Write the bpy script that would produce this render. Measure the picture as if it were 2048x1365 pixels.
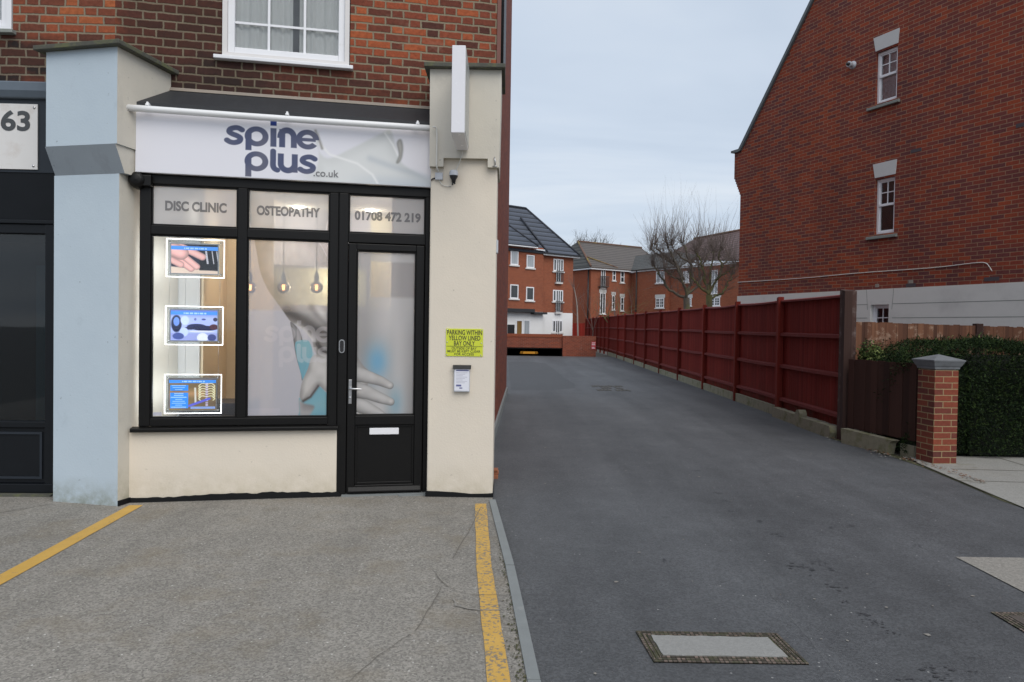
import bpy, math, random
import numpy as np
from mathutils import Vector

sc = bpy.context.scene
for o in list(bpy.data.objects):
    bpy.data.objects.remove(o)
col = sc.collection
rnd = random.Random(7)

# ------------------------------------------------------------------ camera
EYE = 1.55; FPX = 1422.0; CX, CY = 1024.0, 682.5
PIT = math.radians(1.0); ROL = 0.015
_r0 = np.array([1, 0, 0.]); _f0 = np.array([0, math.cos(PIT), -math.sin(PIT)]); _u0 = np.array([0, math.sin(PIT), math.cos(PIT)])
CR = math.cos(ROL) * _r0 + math.sin(ROL) * _u0
CU = -math.sin(ROL) * _r0 + math.cos(ROL) * _u0
EYEP = np.array([0, 0, EYE])
cam = bpy.data.cameras.new("camera"); camo = bpy.data.objects.new("camera", cam); col.objects.link(camo)
from mathutils import Matrix
camo.matrix_world = Matrix(((CR[0], CU[0], -_f0[0], 0), (CR[1], CU[1], -_f0[1], 0), (CR[2], CU[2], -_f0[2], EYE), (0, 0, 0, 1)))
cam.sensor_width = 36.0; cam.lens = 36.0 * FPX / 2048.0; cam.clip_start = 0.05; cam.clip_end = 2000
sc.camera = camo

# ------------------------------------------------------------------ light
SUN_EL = math.radians(48); SUN_AZ = math.radians(28)      # behind the camera and to its right
sd = Vector((math.sin(SUN_AZ) * math.cos(SUN_EL), -math.cos(SUN_AZ) * math.cos(SUN_EL), math.sin(SUN_EL)))
sun = bpy.data.lights.new("sun", 'SUN'); sun.energy = 1.6; sun.angle = math.radians(50); sun.color = (1.0, 0.95, 0.88)
suno = bpy.data.objects.new("sun", sun); col.objects.link(suno)
suno.rotation_euler = sd.to_track_quat('Z', 'Y').to_euler()
sc.view_settings.view_transform = 'Standard'; sc.view_settings.look = 'None'
sc.view_settings.exposure = 0.18; sc.view_settings.gamma = 1.0

world = bpy.data.worlds.new("World"); sc.world = world; world.use_nodes = True


class NT:
    def __init__(s, tree):
        s.t = tree
    def n(s, typ, **kw):
        nd = s.t.nodes.new(typ)
        for k, v in kw.items():
            setattr(nd, k, v)
        return nd
    def l(s, a, b):
        s.t.links.new(a, b)
    def put(s, sock, v):
        if isinstance(v, bpy.types.NodeSocket):
            s.l(v, sock)
        else:
            if isinstance(v, tuple) and len(v) == 3 and sock.type == 'RGBA':
                v = v + (1,)
            sock.default_value = v
    def m(s, op, a, b=0.0, c=None, clamp=False):
        nd = s.n('ShaderNodeMath', operation=op, use_clamp=clamp)
        s.put(nd.inputs[0], a); s.put(nd.inputs[1], b)
        if c is not None:
            s.put(nd.inputs[2], c)
        return nd.outputs[0]
    def noise(s, vec, scale, detail=2.0, rough=0.5, dist=0.0):
        nd = s.n('ShaderNodeTexNoise')
        if vec is not None:
            s.l(vec, nd.inputs['Vector'])
        nd.inputs['Scale'].default_value = scale; nd.inputs['Detail'].default_value = detail
        nd.inputs['Roughness'].default_value = rough; nd.inputs['Distortion'].default_value = dist
        return nd.outputs['Fac']
    def ramp(s, fac, stops, interp='LINEAR'):
        nd = s.n('ShaderNodeValToRGB'); cr = nd.color_ramp; cr.interpolation = interp
        while len(cr.elements) < len(stops):
            cr.elements.new(0.5)
        for e, (p, c) in zip(cr.elements, stops):
            e.position = p
            e.color = (c, c, c, 1) if isinstance(c, (int, float)) else tuple(c) + (1,)
        s.put(nd.inputs[0], fac)
        return nd.outputs[0]
    def mix(s, fac, a, b, mode='MIX'):
        nd = s.n('ShaderNodeMix', data_type='RGBA', blend_type=mode)
        s.put(nd.inputs[0], fac); s.put(nd.inputs[6], a); s.put(nd.inputs[7], b)
        return nd.outputs[2]
    def sep(s, v):
        nd = s.n('ShaderNodeSeparateXYZ'); s.l(v, nd.inputs[0]); return nd.outputs
    def comb(s, x, y, z=0.0):
        nd = s.n('ShaderNodeCombineXYZ')
        s.put(nd.inputs[0], x); s.put(nd.inputs[1], y); s.put(nd.inputs[2], z)
        return nd.outputs[0]
    def scalev(s, v, sx, sy, sz):
        nd = s.n('ShaderNodeMapping'); s.l(v, nd.inputs[0]); nd.inputs['Scale'].default_value = (sx, sy, sz)
        return nd.outputs[0]
    def uv(s):
        return s.n('ShaderNodeUVMap', uv_map='UVMap').outputs[0]
    def pos(s):
        return s.n('ShaderNodeNewGeometry').outputs['Position']
    def bump(s, h, strength=0.3, dist=0.01):
        nd = s.n('ShaderNodeBump'); nd.inputs['Strength'].default_value = strength; nd.inputs['Distance'].default_value = dist
        s.l(h, nd.inputs['Height']); return nd.outputs[0]


def world_nodes():
    w = NT(world.node_tree); world.node_tree.nodes.clear()
    sky = w.n('ShaderNodeTexSky', sky_type='NISHITA'); sky.sun_disc = False
    sky.sun_elevation = SUN_EL; sky.sun_rotation = math.pi - SUN_AZ
    sky.air_density = 1.0; sky.dust_density = 2.5; sky.ozone_density = 1.5
    d = w.n('ShaderNodeTexCoord').outputs['Generated']
    x, y, z = w.sep(d)
    # flat cloud deck: direction projected on a plane overhead
    zz = w.m('ADD', w.m('MAXIMUM', z, 0.0), 0.12)
    p = w.comb(w.m('DIVIDE', x, zz), w.m('DIVIDE', y, zz), 0.0)
    n1 = w.noise(w.scalev(p, 0.55, 1.0, 1), 0.9, 5, 0.55, 0.4)
    n2 = w.noise(p, 0.28, 2, 0.5)
    f = w.m('ADD', w.m('MULTIPLY', n1, 0.6), w.m('MULTIPLY', n2, 0.4))
    cloud = w.ramp(f, [(0.36, (4.8, 5.65, 6.85)), (0.50, (6.2, 7.0, 8.05)), (0.64, (8.0, 8.45, 8.95))])
    skyc = w.mix(0.82, sky.outputs[0], cloud)
    bg = w.n('ShaderNodeBackground'); w.l(skyc, bg.inputs[0]); bg.inputs[1].default_value = 0.1
    out = w.n('ShaderNodeOutputWorld'); w.l(bg.outputs[0], out.inputs[0])
world_nodes()


# ------------------------------------------------------------------ measuring helpers
def ray(x, y):
    return (x - CX) * CR - (y - CY) * CU + FPX * _f0
def gnd(x, y, z=0.0):
    d = ray(x, y); t = (z - EYE) / d[2]; return EYEP + t * d
class Fr:
    """an upright building face: u runs along it, v is up, w comes out of it"""
    def __init__(s, o, ang):
        s.o = np.array([o[0], o[1], 0.0 if len(o) < 3 else o[2]]); s.o[2] = 0
        s.a = math.radians(ang)
        s.u = np.array([math.cos(s.a), math.sin(s.a), 0]); s.n = np.array([math.sin(s.a), -math.cos(s.a), 0])
    def pt(s, u, v, w=0.0):
        return s.o + s.u * u + s.n * w + np.array([0, 0, v])
    def uv(s, x, y, w=0.0):
        d = ray(x, y); p0 = s.o + s.n * w
        t = np.dot(p0 - EYEP, s.n) / np.dot(d, s.n); q = EYEP + t * d - s.o
        return float(q @ s.u), float(q[2])
    def loc(s, p):
        q = np.asarray(p) - s.o
        return float(q @ s.u), float(q[2]), float(q @ s.n)
WORLD = Fr((0, 0), 0)          # u = x, v = z, w = -y


# ------------------------------------------------------------------ object helpers
def tag(o, label, cat, group=None, kind=None):
    o['label'] = label; o['category'] = cat
    if group: o['group'] = group
    if kind: o['kind'] = kind
    return o

def thing(name, label, cat, fr=WORLD, base=(0, 0, 0), group=None):
    o = bpy.data.objects.new(name, None); col.objects.link(o)
    o.empty_display_size = 0.2
    o.location = fr.pt(*base); o.rotation_euler = (0, 0, fr.a)
    o['base'] = [float(b) for b in base]
    return tag(o, label, cat, group)

class MB:
    """collects shapes in a face's (u, v, w) and links them as one mesh object"""
    def __init__(s, fr=WORLD):
        s.fr = fr; s.v = []; s.f = []; s.mi = []; s.sm = []
    def add(s, vs, fs, m=0, smooth=False):
        k = len(s.v); s.v += [tuple(map(float, p)) for p in vs]
        for f in fs:
            s.f.append([k + i for i in f]); s.mi.append(m); s.sm.append(smooth)
        return s
    def box(s, u0, u1, v0, v1, w0, w1, m=0):
        if u0 > u1: u0, u1 = u1, u0
        if v0 > v1: v0, v1 = v1, v0
        if w0 > w1: w0, w1 = w1, w0
        vs = [(u0, v0, w0), (u1, v0, w0), (u1, v1, w0), (u0, v1, w0), (u0, v0, w1), (u1, v0, w1), (u1, v1, w1), (u0, v1, w1)]
        return s.add(vs, [(1, 0, 3, 2), (4, 5, 6, 7), (0, 4, 7, 3), (5, 1, 2, 6), (3, 7, 6, 2), (0, 1, 5, 4)], m)
    def quad(s, a, b, c, d, m=0):
        return s.add([a, b, c, d], [(0, 1, 2, 3)], m)
    def profile_u(s, prof, u0, u1, m=0, endm=None):
        """a (w, v) outline swept along u"""
        n = len(prof)
        vs = [(u0, v, w) for w, v in prof] + [(u1, v, w) for w, v in prof]
        s.add(vs, [(i, (i + 1) % n, n + (i + 1) % n, n + i) for i in range(n)], m)
        s.add(vs[:n], [tuple(range(n))[::-1]], m if endm is None else endm)
        return s.add(vs[n:], [tuple(range(n))], m if endm is None else endm)
    def poly_w(s, pts, w0, w1, m=0):
        """a (u, v) outline given thickness along w"""
        n = len(pts)
        vs = [(u, v, w0) for u, v in pts] + [(u, v, w1) for u, v in pts]
        s.add(vs, [(i, (i + 1) % n, n + (i + 1) % n, n + i) for i in range(n)], m)
        return s.add(vs, [tuple(range(n))[::-1], tuple(range(n, 2 * n))], m)
    def poly_v(s, pts, v0, v1, m=0):
        """a (u, w) plan outline given height"""
        n = len(pts)
        vs = [(u, v0, w) for u, w in pts] + [(u, v1, w) for u, w in pts]
        s.add(vs, [(i, (i + 1) % n, n + (i + 1) % n, n + i) for i in range(n)], m)
        return s.add(vs, [tuple(range(n))[::-1], tuple(range(n, 2 * n))], m)
    def frame(s, u0, u1, v0, v1, t, w0, w1, m=0, tb=None):
        tb = t if tb is None else tb
        s.box(u0, u0 + t, v0, v1, w0, w1, m); s.box(u1 - t, u1, v0, v1, w0, w1, m)
        s.box(u0 + t, u1 - t, v0, v0 + tb, w0, w1, m); s.box(u0 + t, u1 - t, v1 - tb, v1, w0, w1, m)
        return s
    def tube(s, pts, radii, sides=8, m=0, cap=True):
        pts = [np.array(p, float) for p in pts]; n = len(pts)
        if not hasattr(radii, '__len__'): radii = [radii] * n
        k = len(s.v); ref = None
        for i, p in enumerate(pts):
            d = pts[min(i + 1, n - 1)] - pts[max(i - 1, 0)]; d /= (np.linalg.norm(d) + 1e-9)
            if ref is None:
                ref = np.cross(d, [0, 0, 1.0] if abs(d[2]) < 0.9 else [1.0, 0, 0])
            ref = ref - d * (ref @ d); ref /= (np.linalg.norm(ref) + 1e-9)
            b = np.cross(d, ref)
            for j in range(sides):
                a = 2 * math.pi * j / sides
                s.v.append(tuple(p + radii[i] * (math.cos(a) * ref + math.sin(a) * b)))
        for i in range(n - 1):
            for j in range(sides):
                j2 = (j + 1) % sides
                s.f.append([k + i * sides + j, k + i * sides + j2, k + (i + 1) * sides + j2, k + (i + 1) * sides + j])
                s.mi.append(m); s.sm.append(True)
        if cap:
            s.f.append([k + j for j in range(sides)][::-1]); s.mi.append(m); s.sm.append(False)
            s.f.append([k + (n - 1) * sides + j for j in range(sides)]); s.mi.append(m); s.sm.append(False)
        return s
    def lathe(s, c, prof, sides=20, axis='v', m=0):
        """prof: (radius, height along the axis) from c"""
        k = len(s.v); n = len(prof)
        for r, h in prof:
            for j in range(sides):
                a = 2 * math.pi * j / sides; x, y = r * math.cos(a), r * math.sin(a)
                s.v.append((c[0] + x, c[1] + h, c[2] + y) if axis == 'v' else (c[0] + x, c[1] + y, c[2] + h))
        for i in range(n - 1):
            for j in range(sides):
                j2 = (j + 1) % sides
                s.f.append([k + i * sides + j, k + i * sides + j2, k + (i + 1) * sides + j2, k + (i + 1) * sides + j])
                s.mi.append(m); s.sm.append(True)
        return s
    def build(s, name, mats, parent=None, bevel=0.0, base=None):
        """parent: the thing or part it belongs to; without one, base is where the thing stands"""
        V = np.array(s.v, float).reshape(-1, 3)
        if parent is not None:
            root = parent
            while root.parent is not None: root = root.parent
            b = np.array(root['base']); ra = root.rotation_euler[2]; ro = np.array(root.location)
            W = s.fr.o + V[:, :1] * s.fr.u + V[:, 2:3] * s.fr.n + V[:, 1:2] * np.array([0, 0, 1.0]) - ro
            co = np.stack([W[:, 0] * math.cos(ra) + W[:, 1] * math.sin(ra), -W[:, 0] * math.sin(ra) + W[:, 1] * math.cos(ra), W[:, 2]], 1)
        else:
            b = np.array(base if base is not None else (0, 0, 0), float)
            co = np.stack([V[:, 0] - b[0], -(V[:, 2] - b[2]), V[:, 1] - b[1]], 1)
        me = bpy.data.meshes.new(name)
        me.from_pydata(co.tolist(), [], s.f)
        if not isinstance(mats, (list, tuple)): mats = [mats]
        for mt in mats: me.materials.append(mt)
        me.polygons.foreach_set('material_index', s.mi); me.polygons.foreach_set('use_smooth', s.sm)
        # make the faces point outward where the mesh is closed
        import bmesh
        bm = bmesh.new(); bm.from_mesh(me); bmesh.ops.recalc_face_normals(bm, faces=bm.faces); bm.to_mesh(me); bm.free()
        nl = len(me.loops); vi = np.empty(nl, int); me.loops.foreach_get('vertex_index', vi)
        npoly = len(me.polygons); nor = np.empty(npoly * 3); me.polygons.foreach_get('normal', nor); nor = nor.reshape(-1, 3)
        if parent is not None:                  # normals back into this face's own axes
            da = s.fr.a - ra
            nor = np.stack([nor[:, 0] * math.cos(da) + nor[:, 1] * math.sin(da), -nor[:, 0] * math.sin(da) + nor[:, 1] * math.cos(da), nor[:, 2]], 1)
        tot = np.empty(npoly, int); me.polygons.foreach_get('loop_total', tot)
        ln = np.abs(np.repeat(nor, tot, axis=0)); P = V[vi]; ax = ln.argmax(1)
        uv = np.where((ax == 1)[:, None], P[:, [0, 1]], np.where((ax == 0)[:, None], P[:, [2, 1]], P[:, [0, 2]]))
        me.uv_layers.new(name='UVMap').data.foreach_set('uv', uv.astype(np.float32).ravel())
        me.update()
        o = bpy.data.objects.new(name, me); col.objects.link(o)
        if parent is not None:
            o.parent = parent
        else:
            o.location = s.fr.pt(*b); o.rotation_euler = (0, 0, s.fr.a)
            o['base'] = [float(x) for x in b]
        if bevel:
            md = o.modifiers.new('bevel', 'BEVEL'); md.width = bevel; md.segments = 2; md.limit_method = 'ANGLE'
        return o

def structure(o):
    o['kind'] = 'structure'; return o

def text_shape(mb, txt, u0, u1, v0, v1, w, bold=0.0, thick=0.0015, spacing=1.0, m=0, shear=0.0):
    """letters from the built-in font, stretched to fill the given box"""
    cu = bpy.data.curves.new('lettering', 'FONT'); cu.body = txt; cu.size = 1.0; cu.offset = bold
    cu.space_character = spacing; cu.resolution_u = 5; cu.shear = shear
    ob = bpy.data.objects.new('lettering', cu); col.objects.link(ob)
    dg = bpy.context.evaluated_depsgraph_get()
    me = bpy.data.meshes.new_from_object(ob.evaluated_get(dg))
    vs = np.array([v.co[:] for v in me.vertices]); fs = [list(p.vertices) for p in me.polygons]
    bpy.data.objects.remove(ob); bpy.data.curves.remove(cu); bpy.data.meshes.remove(me)
    lo, hi = vs.min(0), vs.max(0)
    U = u0 + (vs[:, 0] - lo[0]) / (hi[0] - lo[0]) * (u1 - u0)
    Vv = v0 + (vs[:, 1] - lo[1]) / (hi[1] - lo[1]) * (v1 - v0)
    mb.add([(a, b, w + thick) for a, b in zip(U, Vv)], fs, m)
    return mb


# ------------------------------------------------------------------ materials
def new_mat(name):
    m = bpy.data.materials.new(name); m.use_nodes = True; m.node_tree.nodes.clear()
    t = NT(m.node_tree); out = t.n('ShaderNodeOutputMaterial')
    b = t.n('ShaderNodeBsdfPrincipled'); t.l(b.outputs[0], out.inputs[0])
    return m, t, b, out

def plain(name, c, rough=0.5, metal=0.0, var=0.06, scale=14.0, bump=0.0, spec=0.5, coat=0.0, dirt=None, streak=False):
    m, t, b, out = new_mat(name)
    uv = t.uv()
    n = t.noise(t.scalev(uv, 3.0, 0.5, 1) if streak else uv, scale, 4, 0.6)
    f = t.m('MULTIPLY_ADD', n, var * 2, 1 - var)
    cc = t.mix(1.0, tuple(c), f, 'MULTIPLY')
    if dirt:
        dcol, lo, hi, sc_ = dirt
        dm = t.ramp(t.noise(uv, sc_, 6, 0.65), [(lo, 0.0), (hi, 1.0)])
        cc = t.mix(dm, cc, dcol)
    t.l(cc, b.inputs['Base Color'])
    t.l(t.m('MULTIPLY_ADD', n, 0.16, rough - 0.08), b.inputs['Roughness'])
    b.inputs['Metallic'].default_value = metal; b.inputs['Specular IOR Level'].default_value = spec
    b.inputs['Coat Weight'].default_value = coat; b.inputs['Coat Roughness'].default_value = 0.08
    if bump:
        t.l(t.bump(t.noise(uv, scale * 3, 4, 0.6), bump, 0.004), b.inputs['Normal'])
    return m

def emis(name, c, strength):
    m, t, b, out = new_mat(name)
    b.inputs['Base Color'].default_value = (0.8, 0.8, 0.8, 1)
    n = t.noise(t.uv(), 8.0, 1)
    t.l(t.mix(1.0, tuple(c), t.m('MULTIPLY_ADD', n, 0.06, 0.97), 'MULTIPLY'), b.inputs['Emission Color'])
    b.inputs['Emission Strength'].default_value = strength
    return m

def brick(name, colors, mortar, L=0.225, H=0.075, bond='stretcher', joint=0.010, wob=0.004, soot=None, bumps=0.5, mvar=0.25, vary=0.25, fade=None, mottle=0.8, weather=0.0):
    """colors: ramp stops over a random number per brick"""
    m, t, b, out = new_mat(name)
    uv = t.uv()
    wn = t.n('ShaderNodeTexNoise'); wn.inputs['Scale'].default_value = 9.0; wn.inputs['Detail'].default_value = 3; t.l(uv, wn.inputs['Vector'])
    sp = t.sep(uv); wx, wy, _ = t.sep(wn.outputs['Color'])
    u = t.m('ADD', sp[0], t.m('MULTIPLY', t.m('SUBTRACT', wx, 0.5), wob * 2))
    v = t.m('ADD', sp[1], t.m('MULTIPLY', t.m('SUBTRACT', wy, 0.5), wob * 2))
    vr = t.m('DIVIDE', v, H); row = t.m('FLOOR', vr); fv = t.m('FRACT', vr)
    odd = t.m('FRACT', t.m('MULTIPLY', row, 0.5))            # 0 or .5
    if bond == 'stretcher':
        su = t.m('ADD', t.m('DIVIDE', u, L), odd); idx = t.m('FLOOR', su); fu = t.m('FRACT', su)
        dl = t.m('MULTIPLY', t.m('MINIMUM', fu, t.m('SUBTRACT', 1.0, fu)), L)
    else:
        P = L * 1.5
        su = t.m('ADD', t.m('DIVIDE', u, P), odd); ip = t.m('FLOOR', su); fu = t.m('MULTIPLY', t.m('FRACT', su), P)
        hd = t.m('GREATER_THAN', fu, L)
        idx = t.m('ADD', t.m('MULTIPLY', ip, 2.0), hd)
        d1 = t.m('MINIMUM', fu, t.m('ABSOLUTE', t.m('SUBTRACT', fu, L)))
        dl = t.m('MINIMUM', d1, t.m('SUBTRACT', P, fu))
    dv = t.m('MULTIPLY', t.m('MINIMUM', fv, t.m('SUBTRACT', 1.0, fv)), H)
    ed = t.m('MINIMUM', dl, dv)
    ed = t.m('ADD', ed, t.m('MULTIPLY', t.m('SUBTRACT', t.noise(uv, 60.0, 3), 0.5), joint * 0.5))
    face = t.n('ShaderNodeMapRange', interpolation_type='SMOOTHSTEP'); t.l(ed, face.inputs[0])
    face.inputs[1].default_value = joint * 0.35; face.inputs[2].default_value = joint * 0.75
    face = face.outputs[0]
    wnz = t.n('ShaderNodeTexWhiteNoise', noise_dimensions='3D'); t.l(t.comb(idx, row, 3.7), wnz.inputs['Vector'])
    r = wnz.outputs['Value']
    patch = t.noise(uv, 0.55, 3, 0.6)
    r2 = t.m('ADD', t.m('MULTIPLY', r, 1 - vary), t.m('MULTIPLY', t.m('MULTIPLY_ADD', patch, 2.4, -0.7, clamp=True), vary))
    c = t.ramp(r2, colors)
    n = t.noise(uv, 28.0, 5, 0.65)
    c = t.mix(1.0, c, t.m('MULTIPLY_ADD', n, mottle, 1 - mottle / 2), 'MULTIPLY')
    mn = t.noise(uv, 5.0, 4, 0.6)
    mc = t.mix(1.0, tuple(mortar), t.m('MULTIPLY_ADD', mn, mvar * 2, 1 - mvar), 'MULTIPLY')
    c = t.mix(face, mc, c)
    if soot:
        for (su0, sw, sv0, sh, amt) in soot:
            du = t.m('DIVIDE', t.m('SUBTRACT', sp[0], su0), sw); dvv = t.m('DIVIDE', t.m('SUBTRACT', sp[1], sv0), sh)
            dd = t.m('ADD', t.m('MULTIPLY', du, du), t.m('MULTIPLY', dvv, dvv))
            dd = t.m('ADD', dd, t.m('MULTIPLY', t.m('SUBTRACT', t.noise(uv, 2.5, 4, 0.65), 0.5), 1.6))
            k = t.ramp(dd, [(0.25, amt), (1.0, 0.0)])
            k = t.m('MULTIPLY', k, t.m('MULTIPLY_ADD', r, 0.7, 0.45, clamp=True))
            k = t.m('MULTIPLY', k, t.m('MULTIPLY_ADD', face, 0.6, 0.4))
            c = t.mix(k, c, (0.022, 0.017, 0.016))
    if weather:
        wz = t.m('ADD', t.m('MULTIPLY', t.noise(t.scalev(uv, 1.6, 0.28, 1), 1.0, 5, 0.65), 0.6), t.m('MULTIPLY', t.noise(uv, 0.8, 4, 0.6), 0.4))
        c = t.mix(1.0, c, t.m('MULTIPLY_ADD', wz, weather * 4, 1 - weather * 2), 'MULTIPLY')
    if fade:
        fm = t.ramp(t.noise(uv, 1.3, 5, 0.7), [(0.60, 0.0), (0.78, fade[1])])
        c = t.mix(fm, c, fade[0])
    t.l(c, b.inputs['Base Color']); b.inputs['Roughness'].default_value = 0.88; b.inputs['Specular IOR Level'].default_value = 0.25
    h = t.m('ADD', face, t.m('MULTIPLY', n, 0.35))
    t.l(t.bump(h, bumps, 0.006), b.inputs['Normal'])
    return m

def render_mat(name, base, tint, stain, lo=0.55, hi=0.8, low=None, bumpy=0.25, spots=True):
    """painted render: slow patches, faint stains, grime of its own shape low down"""
    m, t, b, out = new_mat(name)
    uv = t.uv(); sp = t.sep(uv)
    c = t.mix(t.ramp(t.noise(uv, 1.6, 4, 0.6), [(0.35, 0.0), (0.7, 1.0)]), tuple(base), tuple(tint))
    st = t.ramp(t.noise(t.scalev(uv, 1.6, 0.9, 1), 2.6, 6, 0.7), [(lo, 0.0), (hi, 0.55)])
    c = t.mix(st, c, tuple(stain))
    if spots:
        sp_ = t.ramp(t.noise(uv, 22.0, 3, 0.5), [(0.70, 0.0), (0.76, 0.5)])
        c = t.mix(sp_, c, tuple(x * 0.5 for x in stain))
    if low:
        lcol, v0, v1 = low
        k = t.m('SUBTRACT', v1, sp[1]); k = t.m('DIVIDE', k, v1 - v0, clamp=True)
        k = t.m('MULTIPLY', k, t.ramp(t.noise(uv, 7.0, 5, 0.7), [(0.32, 0.0), (0.62, 1.0)]))
        c = t.mix(t.m('MULTIPLY', k, 0.9), c, tuple(lcol))
    t.l(c, b.inputs['Base Color']); b.inputs['Roughness'].default_value = 0.75; b.inputs['Specular IOR Level'].default_value = 0.3
    h = t.m('ADD', t.noise(uv, 60.0, 4, 0.6), t.m('MULTIPLY', t.noise(uv, 7.0, 3), 1.5))
    t.l(t.bump(h, bumpy, 0.006), b.inputs['Normal'])
    return m

def clear_glass(name, tint=(0.9, 0.95, 0.95), body=0.06, bodycol=(0.02, 0.025, 0.03)):
    m, t, b, out = new_mat(name)
    tr = t.n('ShaderNodeBsdfTransparent'); tr.inputs[0].default_value = tint + (1,)
    b.inputs['Base Color'].default_value = bodycol + (1,); b.inputs['Roughness'].default_value = 0.3
    inn = t.n('ShaderNodeMixShader'); inn.inputs[0].default_value = body
    t.l(tr.outputs[0], inn.inputs[1]); t.l(b.outputs[0], inn.inputs[2])
    g = t.n('ShaderNodeBsdfGlossy'); g.inputs['Roughness'].default_value = 0.02
    t.l(t.bump(t.noise(t.uv(), 3.0, 1), 0.02, 0.01), g.inputs['Normal'])
    fr = t.n('ShaderNodeFresnel'); fr.inputs[0].default_value = 1.5
    mx = t.n('ShaderNodeMixShader'); t.l(fr.outputs[0], mx.inputs[0]); t.l(inn.outputs[0], mx.inputs[1]); t.l(g.outputs[0], mx.inputs[2])
    t.l(mx.outputs[0], out.inputs[0])
    return m

def print_mat(name, alpha=True, rough=0.35, glow=0.0, translucent=0.0, spec=0.5):
    """a printed film or panel: its picture is stored per vertex"""
    m, t, b, out = new_mat(name)
    at = t.n('ShaderNodeVertexColor', layer_name='Col')
    t.l(at.outputs['Color'], b.inputs['Base Color']); b.inputs['Roughness'].default_value = rough
    b.inputs['Specular IOR Level'].default_value = spec
    if glow:
        t.l(at.outputs['Color'], b.inputs['Emission Color']); b.inputs['Emission Strength'].default_value = glow
    sh = b.outputs[0]
    if translucent:
        tl = t.n('ShaderNodeBsdfTranslucent'); t.l(at.outputs['Color'], tl.inputs[0])
        mx = t.n('ShaderNodeMixShader'); mx.inputs[0].default_value = translucent
        t.l(sh, mx.inputs[1]); t.l(tl.outputs[0], mx.inputs[2]); sh = mx.outputs[0]
    if alpha:
        tr = t.n('ShaderNodeBsdfTransparent')
        mx = t.n('ShaderNodeMixShader'); t.l(at.outputs['Alpha'], mx.inputs[0])
        t.l(tr.outputs[0], mx.inputs[1]); t.l(sh, mx.inputs[2])
        g = t.n('ShaderNodeBsdfGlossy'); g.inputs['Roughness'].default_value = 0.03
        fr = t.n('ShaderNodeFresnel'); fr.inputs[0].default_value = 1.45
        m2 = t.n('ShaderNodeMixShader'); t.l(fr.outputs[0], m2.inputs[0]); t.l(mx.outputs[0], m2.inputs[1]); t.l(g.outputs[0], m2.inputs[2])
        sh = m2.outputs[0]
    t.l(sh, out.inputs[0])
    return m

def wood_mat(name, cols, grain=(40, 1.2), board=0.1, rough=0.8, pale=None, spec=0.3, bays=0.0, low=None):
    m, t, b, out = new_mat(name)
    uv = t.uv(); sp = t.sep(uv)
    idx = t.m('FLOOR', t.m('DIVIDE', sp[0], board))
    wnz = t.n('ShaderNodeTexWhiteNoise', noise_dimensions='1D'); t.l(idx, wnz.inputs['W'])
    g = t.noise(t.comb(t.m('MULTIPLY', sp[0], grain[0]), t.m('ADD', t.m('MULTIPLY', sp[1], grain[1]), t.m('MULTIPLY', idx, 3.3)), 0), 1.0, 5, 0.6)
    f = t.m('ADD', t.m('MULTIPLY', wnz.outputs['Value'], 0.55), t.m('MULTIPLY', g, 0.45))
    c = t.ramp(f, cols)
    if pale:
        pm = t.m('MULTIPLY', t.ramp(t.noise(uv, 5.0, 5, 0.7), [(0.52, 0.0), (0.68, 0.85)]), t.m('GREATER_THAN', wnz.outputs['Value'], 0.45))
        c = t.mix(pm, c, pale)
    if bays:
        ob = t.n('ShaderNodeObjectInfo').outputs['Random']
        blot = t.noise(t.scalev(uv, 1, .6, 1), 1.7, 5, 0.65)
        c = t.mix(1.0, c, t.m('ADD', t.m('MULTIPLY_ADD', ob, bays * 2, 1 - bays), t.m('MULTIPLY_ADD', blot, 0.5, -0.25)), 'MULTIPLY')
    if low:
        lk = t.m('MULTIPLY', t.m('SUBTRACT', 1.0, t.m('DIVIDE', sp[1], 0.55), clamp=True), t.ramp(t.noise(uv, 6.0, 5, 0.7), [(0.42, 0.0), (0.62, 1.0)]))
        c = t.mix(t.m('MULTIPLY', lk, 0.8, clamp=True), c, low)
    t.l(c, b.inputs['Base Color']); b.inputs['Roughness'].default_value = rough; b.inputs['Specular IOR Level'].default_value = spec
    t.l(t.bump(g, 0.35, 0.004), b.inputs['Normal'])
    return m

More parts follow.
